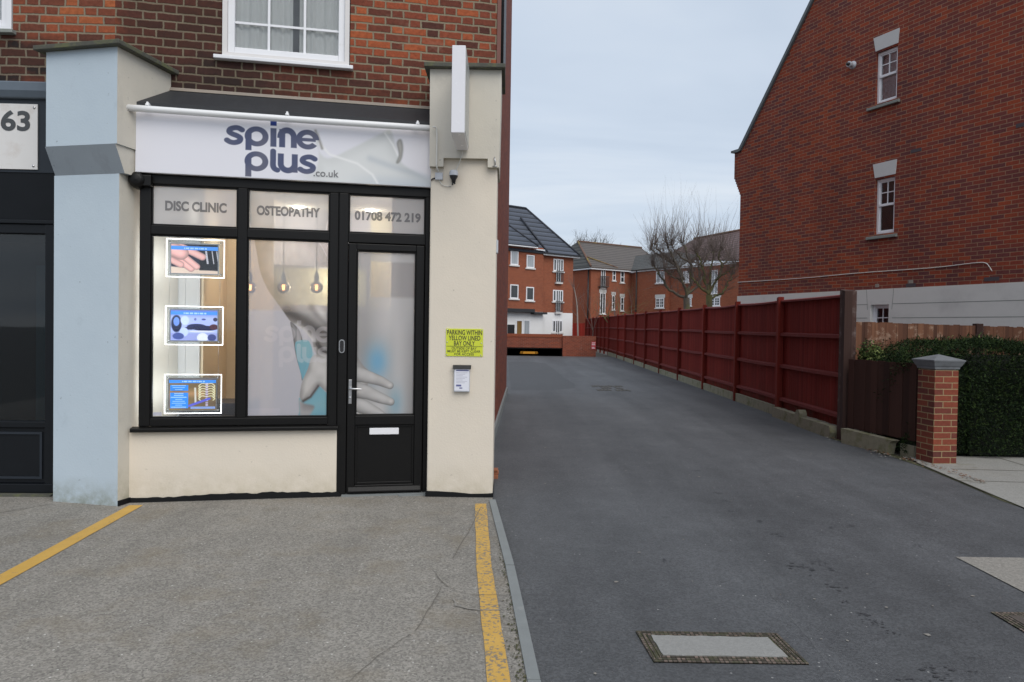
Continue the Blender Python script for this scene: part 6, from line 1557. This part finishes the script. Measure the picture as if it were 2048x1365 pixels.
M['lilac_blind'] = plain('pale_lilac_blind', (0.66, 0.66, 0.72), 0.9, var=0.05); M['blue_dark'] = plain('dark_blue_green_blind', (0.055, 0.085, 0.095), 0.8, var=0.5, scale=5)  # lower panes' dark reflection is put into the blue-green colour behind the glass
gable_window(3.90, 4.39, 6.30, 7.36, M['lilac_blind']); gable_window(3.955, 4.40, 3.61, 4.74, M['blue_dark']); gable_window(*h3, M['blue_dark'], False)
fv = thing('flue_vent', 'white boiler flue sticking out of the gable near the upper window', 'flue', FG, (3.335, 7.30, 0))
m_ = MB(FG); m_.lathe((3.335, 7.30, 0.0), [(0.085, 0.0), (0.085, 0.015), (0.055, 0.02), (0.055, 0.09), (0.062, 0.095), (0.062, 0.13), (0.045, 0.13), (0.0, 0.128)], 20, 'w'); m_.build('flue_pipe', M['grey_plastic'], fv)
m_ = MB(FG); m_.lathe((3.335, 7.30, 0.131), [(0.036, 0.0), (0.03, 0.05), (0.0, 0.055)], 14, 'w'); m_.build('flue_end', M['black_plastic'], fv)
cable('thin white cable running along the gable wall above the pale band', FG, [(-0.02, 2.83, 0.012), (2.0, 2.815, 0.012), (3.6, 2.835, 0.012), (5.2, 2.83, 0.012), (6.0, 2.86, 0.012), (6.22, 2.85, 0.014), (6.30, 2.78, 0.016), (6.35, 2.69, 0.012)], 0.0075, M['cable_white'])
for (u_, v_, w_, mt) in [(4.84, 5.15, .22, 'airbrick'), (6.80, 5.16, .24, 'airbrick'), (4.80, 2.52, .2, 'airbrick'), (6.34, 2.555, .26, 'airbrick'), (4.05, 2.55, .09, 'mortar_patch'), (4.80, 2.59, .10, 'mortar_patch'), (5.9, 7.9, .2, 'airbrick')]:
    m_ = MB(FG); m_.box(u_ - w_ / 2, u_ + w_ / 2, v_ - 0.034, v_ + 0.034, -0.01, 0.006); m_.build('airbrick' if mt == 'airbrick' else 'mortar_patch', M[mt], gh)

# ================================================================== END OF THE DRIVE: parapet over the car park ramp
gw = thing('parapet_wall', 'low red brick wall over the black ramp opening', 'wall', WORLD, (1.3, 0, -CREST))
zt = 1.23
m_ = MB(WORLD); m_.box(-0.6, 2.95, 0.46, zt - 0.16, -CREST - 0.55, -CREST - 0.25); m_.build('wall', M['garden_brick'], gw)
m_ = MB(WORLD); m_.box(-0.6, 2.95, zt - 0.158, zt - 0.13, -CREST - 0.56, -CREST - 0.23); m_.box(-0.6, 2.95, zt - 0.13, zt + 0.03, -CREST - 0.57, -CREST - 0.22); m_.build('brick_coping', M['flat_brick_dark'], gw)
m_ = MB(WORLD); m_.box(2.951, 4.88, -0.1, zt - 0.05, -CREST - 0.6, -CREST - 0.1); m_.build('end_block', M['garden_brick'], gw)
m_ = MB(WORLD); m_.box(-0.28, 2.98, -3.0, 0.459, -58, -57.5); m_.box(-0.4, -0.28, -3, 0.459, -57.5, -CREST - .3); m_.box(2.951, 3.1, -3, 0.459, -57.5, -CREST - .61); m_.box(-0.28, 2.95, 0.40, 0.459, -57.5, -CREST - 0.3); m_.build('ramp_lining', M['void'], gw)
hb = thing('height_bar', 'amber and black height limit bar hanging in the ramp opening', 'height bar', WORLD, (1.25, 0.1, -CREST - 0.2))
u0_, v0_ = WORLD.loc(gnd(1041, 700, 0.3))[0], 0.3
m_ = MB(WORLD); hx0, hx1 = 0.50, 1.48; m_.poly_w([(hx0 + .12, 0.10), (hx1 - .10, 0.10), (hx1 - .13, 0.23), (hx0 + .17, 0.23)], -CREST - 0.24, -CREST - 0.20); m_.build('bar', M['hazard_yellow'], hb)
m_ = MB(WORLD)
for s_ in range(3):
    for (xa, sg_) in ((hx0 + 0.10 - s_ * .0, 1), (hx1 - 0.10, -1)):
        q = xa + sg_ * (-0.04 + s_ * -0.045)
        m_.poly_w([(q, 0.10), (q + 0.022, 0.10), (q + 0.022 + sg_ * .05, 0.24), (q + sg_ * .05, 0.24)], -CREST - 0.245, -CREST - 0.199)
m_.build('stripe', M['hazard_yellow'], hb)
m_ = MB(WORLD)
for x in (0.7, 1.3): m_.tube([(x, 0.23, -CREST - 0.22), (x, 0.46, -CREST - 0.3)], 0.008, 6)
m_.build('chain', M['black_plastic'], hb)
rn = thing('warning_notice', 'small red and white notice on the brick end block', 'notice', WORLD, (4.73, 0.55, -CREST - 0.09))
m_ = MB(WORLD); m_.box(4.62, 4.86, 0.42, 0.86, -CREST - 0.098, -CREST - 0.08); m_.build('notice_board', M['notice_red'], rn)
m_ = MB(WORLD)
for i, (a, b) in enumerate([(0.78, 4.84), (0.71, 4.82), (0.66, 4.84), (0.52, 4.80), (0.46, 4.83)]): m_.box(4.64, b, a, a + 0.03, -CREST - 0.0799, -CREST - 0.078)
m_.build('lettering', M['notice_white'], rn)

# ================================================================== FLATS
def flat_window(fr, par, u0, u1, v0, v1, style='casement', back='room_dark'):
    d0, d1 = 0.004, 0.05
    t = 0.085
    m_ = MB(fr); m_.frame(u0, u1, v0, v1, t, d0, d1)
    if style == 'twin': m_.box((u0 + u1) / 2 - 0.05, (u0 + u1) / 2 + 0.05, v0 + t, v1 - t, d0, d1)
    if style == 'sash': m_.box(u0 + t, u1 - t, (v0 + v1) / 2 - 0.04, (v0 + v1) / 2 + 0.04, d0, d1)
    if style == 'grid':
        m_.box((u0 + u1) / 2 - 0.07, (u0 + u1) / 2 + 0.07, v0 + t, v1 - t, d0, d1)
        for v in (v0 + (v1 - v0) * 0.36, v0 + (v1 - v0) * 0.68): m_.box(u0 + t, u1 - t, v - 0.025, v + 0.025, d0, d1 - 0.01)
        for q in (0.27, 0.73): m_.box(u0 + (u1 - u0) * q - 0.022, u0 + (u1 - u0) * q + 0.022, v0 + t, v1 - t, d0, d1 - 0.012)
    win = m_.build('window', M['upvc_white'], par)
    m_ = MB(fr); m_.box(u0 + t, u1 - t, v0 + t, v1 - t, d0 - 0.002, d0 + 0.016); m_.build('pane', M['flat_pane_' + back], win)
    m_ = MB(fr); m_.box(u0 - 0.12, u1 + 0.10, v0 - 0.11, v0 - 0.003, 0.002, 0.10); m_.build('sill', M['trim_white'], win)
    return win
def pane_mat(name, c):
    m, t, b, out = new_mat(name)
    uv = t.uv(); cc = t.mix(1.0, c, t.m('MULTIPLY_ADD', t.noise(t.scalev(uv, 6, .6, 1), 1.0, 3), 0.8, 0.6), 'MULTIPLY')
    t.l(cc, b.inputs['Base Color']); b.inputs['Roughness'].default_value = 0.08; b.inputs['Specular IOR Level'].default_value = 0.6
    return m
M['flat_pane_room_dark'] = pane_mat('dark_flat_glass', (0.035, 0.04, 0.045)); M['flat_pane_blind_grey'] = pane_mat('curtained_flat_glass', (0.36, 0.39, 0.42))
M['flat_pane_amber'] = pane_mat('amber_lit_glass', (0.22, 0.13, 0.05))  # plain amber base colour for an entrance door pane

FL = Fr((5.06, 60.0), 37)
fa = thing('flats', 'slate roofed orange brick flats with white ground floor', 'flats', FL, (-3, 0, -3))
m_ = MB(FL); m_.box(-3.45, 0, 2.92, 7.75, -6, 0); m_.box(-14, -3.452, 2.92, 8.1, -6, 0.25); m_.build('wall', M['flat_brick'], fa)
m_ = MB(FL); m_.box(-3.45, 0.01, -0.1, 2.919, -6.01, 0.012); m_.box(-14, -3.452, -0.1, 2.919, -6.01, 0.262); m_.build('white_base', M['white_render'], fa)
def slab(mb, pts, th=0.12):
    """a sloping roof sheet (u, v, w corners) with thickness"""
    n = len(pts); q = [(a, b - th, c) for a, b, c in pts]
    mb.add(pts + q, [tuple(range(n)), tuple(range(n, 2 * n))[::-1]] + [(i, (i + 1) % n, n + (i + 1) % n, n + i) for i in range(n)]); return mb
ev, ov = 7.75, 0.35
rg = 11.75
m_ = MB(FL)
slab(m_, [(-14, ev, ov), (ov + 0.1, ev, ov), (-2.9, rg, -2.9), (-14, rg, -2.9)])
slab(m_, [(ov + 0.1, ev, ov), (ov + 0.1, ev, -6.3), (-2.9, rg, -2.9)])
slab(m_, [(ov + 0.1, ev, -6.3), (-14, ev, -6.3), (-14, rg, -2.9), (-2.9, rg, -2.9)])
slab(m_, [(-14, 8.12, 0.75), (-4.4, 8.12, 0.75), (-6.9, 10.3, -1.2), (-14, 10.3, -1.2)]); slab(m_, [(-4.4, 8.12, 0.75), (-5.0, 8.3, 0.0), (-6.9, 10.3, -1.2)])
roof = m_.build('roof', M['tile_blue'], fa)
m_ = MB(FL); m_.tube([(ov + 0.1, ev + .03, ov), (-2.9, rg + 0.04, -2.9)], 0.09, 6); m_.tube([(-2.9, rg + 0.04, -2.9), (-14, rg + 0.04, -2.9)], 0.09, 6); m_.tube([(-3.1, ev + 0.05, ov), (-4.2, rg - 1.0, -1.9)], 0.08, 6); m_.tube([(-4.4, 8.15, 0.75), (-6.9, 10.33, -1.2)], 0.08, 6); m_.build('ridge_tiles', M['ridge_blue'], roof)
m_ = MB(FL); m_.box(-3.5, ov + .1, ev - 0.20, ev - 0.08, 0.02, ov + 0.02); m_.box(-14, -4.45, 7.98, 8.05, 0.27, 0.78); m_.box(-4.43, -3.5, 7.86, 7.95, 0.27, 0.5); m_.build('eaves_board', M['upvc_white'], fa)
m_ = MB(FL); m_.box(-3.5, ov + .16, ev - 0.10, ev + .02, ov + 0.02, ov + 0.12); m_.build('gutter', M['downpipe'], fa)
m_ = MB(FL); m_.tube([(-3.40, 0, 0.1), (-3.40, 7.7, 0.1)], 0.06, 8); m_.build('downpipe', M['downpipe'], fa)


FLL = Fr(FL.o + FL.n * 0.25, 37)
for a, b, bk_ in (((1021, 501), (1036, 531), 'blind_grey'), ((1053, 510), (1068, 537), 'blind_grey'), ((1020, 569), (1036, 598), 'room_dark'), ((1052, 574), (1067, 602), 'room_dark')):
    (u0, v1), (u1, v0) = FLL.uv(*a), FLL.uv(*b); flat_window(FLL, fa, u0, u1, v0, v1, 'plain', bk_)
def juliet(v_top, v_mid, v_bot, rail=True):
    t0_, t1_ = -2.20, -1.12
    w_ = flat_window(FL, fa, t0_, -1.86, v_mid, v_top, 'plain'); flat_window(FL, fa, -1.46, t1_, v_mid, v_top, 'plain')
    m_ = MB(FL); m_.frame(-1.90, -1.42, v_bot, v_top, 0.07, 0.052, 0.07); m_.box(-1.70, -1.62, v_bot + .07, v_top - .07, 0.052, 0.07); dr = m_.build('balcony_door', M['upvc_white'], fa)
    m_ = MB(FL); m_.box(-1.88, -1.44, v_bot + .05, v_top - .05, 0.03, 0.056); m_.build('pane', M['flat_pane_room_dark'], dr)
    m_ = MB(FL); m_.box(-2.0, -1.30, v_bot - 0.14, v_bot, 0.004, 0.22); m_.build('sill', M['trim_white'], dr)
    if rail:
        m_ = MB(FL); m_.box(-2.05, -1.25, v_mid - 0.03, v_mid + 0.02, 0.22, 0.26); m_.box(-2.05, -1.25, v_bot + 0.02, v_bot + 0.06, 0.22, 0.26)
        for i in range(12): m_.box(-2.05 + i * 0.07, -2.035 + i * 0.07, v_bot + .06, v_mid - .03, 0.23, 0.25)
        m_.build('balcony_rail', M['balcony_rail'], dr)
juliet(7.36, 6.35, 5.45); juliet(4.80, 3.85, 2.98); juliet(2.30, 1.3, 0.3, False)
m_ = MB(FLL); m_.box(-8, -4.7, 2.86, 3.12, 0, 0.55); m_.box(-4.7, -3.3, 2.74, 2.90, -0.2, 0.42); m_.build('porch_canopy', M['lead'], fa)
for (a, b, mt) in (((1032, 640), (1045, 668), 'amber'), ((1047, 640), (1060, 668), 'blind_grey')):
    (u0, v1), (u1, v0) = FLL.uv(*a, 0.03), FLL.uv(*b, 0.03)
    m_ = MB(FLL); m_.frame(u0, u1, 0.05, v1, 0.09, 0.014, 0.05); dd = m_.build('entrance_door', M['upvc_white'], fa)
    m_ = MB(FLL); m_.box(u0 + .09, u1 - .09, 0.1, v1 - .09, 0.013, 0.03); m_.build('pane', M['flat_pane_' + mt], dd)
m_ = MB(FLL); m_.box(-7.0, -6.36, 0.9, 1.86, 0.013, 0.1); m_.build('meter_box', M['black_plastic'], fa)

# second block, further back
F2 = Fr((8.45, 77.0), 33); e2 = F2.pt(5.8, 0); F3 = Fr((e2[0], e2[1]), -57); F4 = Fr((8.45, 77.0), -57)
fb = thing('flats', 'brown roofed brick flats beyond the driveway, half hidden by bare trees', 'flats', F2, (0, 0, 0))
EV2, RG2 = 8.35, 11.7
m_ = MB(F2); m_.box(0, 5.8, 0, EV2, -10, 0); m_.build('wall', M['flat_brick'], fb)
m_ = MB(F2); m_.box(-0.02, 0.0, 0, EV2, -10, -0.02); m_.build('end_wall', M['flat_brick_dark'], fb)
m_ = MB(F3); m_.box(0, 15, 0, EV2 - 0.1, -10, 0.0); m_.build('wing_wall', M['flat_brick'], fb)
m_ = MB(F3); m_.box(1.15, 6.0, 0.0, EV2 - 0.12, 0.0, 0.5); m_.build('wing_wall', M['flat_brick'], fb)
m_ = MB(F2)
slab(m_, [(-0.35, EV2, 0.35), (12, EV2, 0.35), (12, RG2, -5), (2.0, RG2, -5)])
r1 = m_.build('roof', M['tile_brown'], fb)
m_ = MB(F2); slab(m_, [(-0.35, EV2, 0.35), (2.0, RG2, -5), (-0.35, EV2, -10.3)]); m_.build('roof', M['tile_dark'], fb)
m_ = MB(F3); slab(m_, [(-3.0, 10.35, -3.2), (8.2, 10.35, -3.2), (8.2, EV2 - .1, 0.75), (0.9, EV2 - .1, 0.75), (0.9, EV2 - .02, 0.35), (-0.3, EV2 - .02, 0.35)]); m_.build('roof', M['tile_dark'], fb)
m_ = MB(F3); slab(m_, [(2.0, 9.6, -2.4), (15.6, 8.3, 0.7), (12.6, RG2 + .35, -4.6), (4.4, RG2 + .1, -5.2)]); slab(m_, [(2.0, 9.6, -2.4), (4.4, RG2 + .1, -5.2), (2.0, 9.6, -8)]); slab(m_, [(15.6, 8.3, 0.7), (15.6, 8.3, -9), (12.6, RG2 + .35, -4.6)])
r3 = m_.build('roof', M['tile_red'], fb)
m_ = MB(F2); m_.tube([(-0.35, EV2 + .05, 0.35), (2.0, RG2 + .05, -5)], 0.12, 6); m_.tube([(2.0, RG2 + .05, -5), (12, RG2 + .05, -5)], 0.11, 6); m_.tube([(0.5, EV2 + 1.3, -1.6), (3.6, EV2 + .1, 0.2)], 0.08, 6); m_.build('ridge_tiles', M['ridge'], r1)
m_ = MB(F3); m_.tube([(4.4, RG2 + .15, -5.2), (12.6, RG2 + .4, -4.6)], 0.12, 6); m_.tube([(12.6, RG2 + .4, -4.6), (15.6, 8.35, 0.7)], 0.11, 6); m_.build('ridge_tiles', M['ridge'], r3)
m_ = MB(F2); m_.box(-0.3, 5.8, EV2 - 0.26, EV2 - 0.12, 0.02, 0.3); m_.build('eaves_board', M['upvc_white'], fb)
m_ = MB(F4); m_.box(-9, 0.02, EV2 - 0.26, EV2 - 0.12, 0.03, 0.3); m_.build('eaves_board', M['upvc_white'], fb)
m_ = MB(F3); m_.box(0, 1.0, EV2 - .36, EV2 - .22, 0.02, 0.3); m_.box(1.0, 15, EV2 - .36, EV2 - .22, 0.52, 0.6); m_.build('eaves_board', M['upvc_white'], fb)
m_ = MB(F4); m_.tube([(-0.35, 0, 0.1), (-0.35, EV2 - .2, 0.1)], 0.07, 8); m_.build('downpipe', M['downpipe'], fb)
F3b = Fr(F3.o + F3.n * 0.5, -57)
m_ = MB(F3b); m_.tube([(1.5, 0, 0.1), (1.5, EV2 - .2, 0.1)], 0.07, 8); m_.build('downpipe', M['downpipe'], fb)
def pxwin(fr, a, b, style, back='room_dark', cap=False):
    (u0, v1), (u1, v0) = fr.uv(*a), fr.uv(*b)
    w_ = flat_window(fr, fb, u0, u1, v0, v1, style, back)
    if cap:
        m_ = MB(fr); m_.box(u0 - .12, u1 + .12, v1 + 0.003, v1 + 0.38, 0.002, 0.04); m_.build('lintel', M['lintel'], w_)
pxwin(F2, (1202, 537), (1210, 577), 'twin'); pxwin(F2, (1225, 540), (1231, 562), 'sash'); pxwin(F2, (1241, 543), (1248, 566), 'sash')
pxwin(F2, (1200, 586), (1210, 628), 'twin', cap=True); pxwin(F2, (1224, 591), (1229, 620), 'sash', cap=True); pxwin(F2, (1241, 595), (1247, 622), 'sash', cap=True)
m_ = MB(F2); m_.box(1.0, 2.3, 7.35, 7.42, 0.3, 0.36); m_.box(1.0, 2.3, 6.25, 6.31, 0.0, 0.36)
for i in range(14): m_.box(1.0 + i * .098, 1.025 + i * .098, 6.3, 7.35, 0.3, 0.33)
m_.build('balcony_rail', M['balcony_rail'], fb)
pxwin(F3, (1275, 547), (1290, 563), 'grid'); pxwin(F3, (1275, 600), (1290, 615), 'grid', cap=True)
pxwin(F3b, (1313, 544), (1329, 566), 'twin', 'blind_grey'); pxwin(F3b, (1312, 597), (1328, 616), 'grid', cap=True)
pxwin(F3b, (1367, 543), (1378, 565), 'grid', 'blind_grey'); pxwin(F3, (1373, 597), (1383, 612), 'grid', cap=True)
pxwin(F3, (1424, 541), (1435, 588), 'twin', 'blind_grey'); pxwin(F3, (1419, 596), (1440, 612), 'grid', cap=True)

# ================================================================== TREES
def grow(mb, p, d, L_, r, depth, R, spread=0.5, up=0.15, tips=None, taper=0.62, kids=(2, 3), sides=6, seg=3, wig=0.10):
    pts, rr = [np.array(p)], [r]; d = np.array(d, float); d /= np.linalg.norm(d)
    for i in range(seg):
        d = d + R.randn(3) * wig + np.array([0, 0, up * 0.3]); d /= np.linalg.norm(d)
        pts.append(pts[-1] + d * L_ / seg); rr.append(r * (1 - (1 - taper) * (i + 1) / seg))
    mb.tube([(q[0], q[2], -q[1]) for q in pts], rr, sides, cap=False)
    if depth == 0:
        if tips is not None: tips.append((pts[-1], d, rr[-1]))
        return
    for k in range(R.randint(kids[0], kids[1] + 1)):
        nd = d + R.randn(3) * spread + np.array([0, 0, up]); nd /= np.linalg.norm(nd)
        i = seg if k < 2 else R.randint(1, seg + 1)
        grow(mb, pts[i], nd, L_ * R.uniform(0.62, 0.9), rr[i] * R.uniform(0.62, 0.85), depth - 1, R, spread, up, tips, taper, kids, max(4, sides - 1), seg, wig)
def place(x, y, Y):
    d = ray(x, y); return EYEP + d * (Y / d[1])
def pollard(label, bx, Y, seed, limbs, twig_len, ntw, bark, trunk_r):
    R = np.random.RandomState(seed); b = place(bx, 640, Y); b[2] = 0
    t = thing('tree', label, 'tree', WORLD, (b[0], 0, -b[1]), 'bare pollarded trees behind the red fence')
    tr = MB(WORLD); tw = MB(WORLD)
    fork = place(*limbs[0][0], Y)
    tr.tube([(q[0], q[2], -q[1]) for q in [b, b * 0.5 + fork * 0.5 + np.array([0.05, 0, 0]), fork]], [trunk_r * 1.15, trunk_r, trunk_r * 0.9], 10, cap=False)
    for li in limbs:
        pts = []; dy = R.uniform(-0.9, 0.9)
        for i, (x, y) in enumerate(li):
            q = place(x, y, Y); q = q + (place(x, y, Y + 1) - q) * (dy * i / max(1, len(li) - 1)); pts.append(q)
        n = len(pts); r0 = trunk_r * (0.44 if len(li) > 3 else 0.30)
        rr = [r0 * (1 - 0.66 * i / (n - 1)) for i in range(n)]
        cp_ = catmull(np.array(pts), 5, False); cp_ = np.vstack([cp_, pts[-1]]); cp_[1:-1] += R.randn(len(cp_) - 2, 3) * 0.025
        rc = np.interp(np.linspace(0, 1, len(cp_)), np.linspace(0, 1, n), rr) * (1 + 0.12 * R.randn(len(cp_)))
        tr.tube([(q[0], q[2], -q[1]) for q in cp_], np.abs(rc), 8)
        head = pts[-1]; hr = rr[-1] * 1.25
        tr.lathe((head[0], head[2], -head[1]), [(0, -hr * 1.4), (hr * 1.2, -hr * .6), (hr * 1.4, 0.2 * hr), (hr * .8, hr), (0, hr * 1.2)], 8)
        # upright shoots from the knuckle, wandering side branches with finer twigs along the limb
        for k in range(ntw):
            a = R.uniform(0, 6.283); el = R.uniform(0.85, 1.52); d_ = np.array([math.cos(a) * math.cos(el), math.sin(a) * math.cos(el), math.sin(el)])
            grow(tw, head + R.randn(3) * 0.04, d_, twig_len * R.uniform(0.35, 1.0), 0.0085 * R.uniform(0.7, 1.3), 1 if R.rand() < 0.35 else 0, R, 0.25, 0.22, None, 0.3, (1, 2), 3, 4, 0.06)
        for j in range(3, len(cp_)):
            for k in range(R.randint(3, 6)):
                a = R.uniform(0, 6.283); el = R.uniform(-0.15, 1.25); d_ = np.array([math.cos(a) * math.cos(el), math.sin(a) * math.cos(el), math.sin(el)])
                grow(tw, cp_[j], d_, twig_len * R.uniform(0.16, 0.42), 0.0075 * R.uniform(0.7, 1.4), R.randint(1, 4), R, 0.55, 0.16, None, 0.5, (2, 3), 3, 3, 0.16)
    tr.build('trunk', bark, t); tw.build('twigs', M['twig'], t)
pollard('bare pollarded tree with many upright twigs and grey brown trunk', 1374, 28.5, 11,
        [[(1373, 596), (1368, 570), (1355, 535), (1341, 505), (1331, 484)], [(1373, 596), (1384, 560), (1380, 525), (1372, 500), (1364, 486)], [(1373, 596), (1345, 585), (1325, 560), (1316, 545), (1306, 532)],
         [(1373, 590), (1398, 568), (1398, 540), (1394, 512), (1400, 490)], [(1355, 535), (1335, 520), (1318, 510), (1302, 500)], [(1368, 566), (1345, 552), (1330, 540)],
         [(1368, 560), (1350, 525), (1322, 505), (1310, 490)], [(1380, 525), (1352, 505), (1344, 490)], [(1398, 540), (1412, 520), (1420, 500)]], 1.6, 24, M['bark'], 0.14)
pollard('bare pollarded tree with mossy green trunk beside the gable', 1418, 25.5, 23,
        [[(1418, 590), (1410, 560), (1405, 535), (1398, 515), (1392, 504)], [(1418, 590), (1432, 560), (1446, 535), (1456, 516)], [(1418, 590), (1420, 555), (1424, 525), (1428, 504)],
         [(1418, 596), (1440, 590), (1456, 570), (1466, 548)], [(1418, 588), (1400, 575), (1388, 562), (1380, 545)], [(1432, 560), (1452, 548), (1468, 530)], [(1446, 535), (1436, 515), (1442, 500)]], 1.3, 17, M['bark_green'], 0.125)
def bare_tree(label, bx, Y, seed, h, r, bark, group=None, depth=4, spread=0.45, up=0.25, name='tree', kids=(2, 3), tops=None):
    R = np.random.RandomState(seed); b = place(bx, 640, Y); b[2] = 0
    t = thing(name, label, 'tree', WORLD, (b[0], 0, -b[1]), group)
    tr = MB(WORLD); br = MB(WORLD)
    tr.tube([(b[0], 0, -b[1]), (b[0] + R.randn() * .05, h * 0.2, -b[1]), (b[0] + R.randn() * .08, h * 0.36, -b[1])], [r * 1.2, r, r * 0.85], 8, cap=False)
    top = b + np.array([0, 0, h * 0.36])
    for k in range(4 if depth > 2 else 3):
        a = k * 1.6 + R.rand(); d_ = np.array([math.cos(a) * spread * 1.3, math.sin(a) * spread * 1.3, 1.0])
        grow(br, top, d_, h * 0.24, r * 0.6, depth, R, spread, up, None, 0.6, kids, 5, 3, 0.1)
    tr.build('trunk', bark, t); br.build('branches', bark, t)
bare_tree('small mossy bare tree in front of the brown roofed flats', 1222, 45, 5, 4.7, 0.06, M['bark_green'], depth=5, spread=0.55, up=0.08)
bare_tree('thin reddish bare bush beside the far end of the fence', 1186, 50, 15, 4.2, 0.035, M['twig'], depth=4, spread=0.35, up=0.3)
bare_tree('dark bare bush half hidden by the fence top', 1243, 42, 8, 4.2, 0.045, M['twig'], depth=4, spread=0.5, up=0.1)
R = np.random.RandomState(31); b = place(1172, 640, 125); b[2] = 0
t = thing('tree', 'wide bare tree crown rising behind the brown roof', 'tree', WORLD, (b[0], 0, -b[1]))
tr = MB(WORLD); br = MB(WORLD); tr.tube([(b[0], 0, -b[1]), (b[0], 6, -b[1]), (b[0], 11, -b[1])], [0.4, 0.34, 0.28], 8)
for k in range(34):
    a = R.uniform(0, 6.283); rr = 4.0 * R.rand() ** 0.5; tgt = b + np.array([rr * math.cos(a), rr * math.sin(a), 16.3 - 0.07 * rr * rr * 1.6 - R.rand() * 1.2])
    p0 = b + np.array([0, 0, R.uniform(9, 11)]); mid = p0 * .45 + tgt * .55 + R.randn(3) * .25 + np.array([0, 0, -.5])
    br.tube([(q[0], q[2], -q[1]) for q in (p0, mid, tgt)], [0.12, 0.07, 0.04], 4)
    for q in (mid, tgt, mid * .5 + tgt * .5):
        for j in range(3): grow(br, q, (q - b) * np.array([.22, .22, 0]) + np.array([R.randn() * .3, R.randn() * .3, 0.8]), R.uniform(0.9, 1.6), 0.06, 2, R, 0.45, 0.12, None, 0.55, (2, 3), 3, 3, 0.14)
tr.build('trunk', M['twig_grey'], t); br.build('branches', M['twig_grey'], t)
bt = place(1156, 640, 55); bt[2] = 0
t = thing('tree', 'slender pale birch sapling leaning beside the white walled flats', 'tree', WORLD, (bt[0], 0, -bt[1]))
m_ = MB(WORLD); q = [place(1157, 668, 55), place(1155, 640, 55), place(1154, 612, 55), place(1151, 590, 55), place(1147, 572, 55)]; q[0][2] = 0
m_.tube([(a[0], a[2], -a[1]) for a in catmull(np.array(q), 4, False)], np.linspace(0.075, 0.02, 16), 7); m_.build('trunk', M['birch'], t)
m_ = MB(WORLD); R = np.random.RandomState(4)
for i in range(26):
    s_ = q[1 + R.randint(0, 3)] * 1.0; f_ = R.rand(); j = R.randint(1, 4); s_ = q[j] * (1 - f_) + q[j + 1] * f_
    grow(m_, s_, np.array([R.randn() * .5, R.randn() * .5, 0.9]), R.uniform(0.5, 1.1), 0.012, 1, R, 0.4, 0.2, None, 0.4, (1, 2), 4, 3)
m_.build('branches', M['twig'], t)
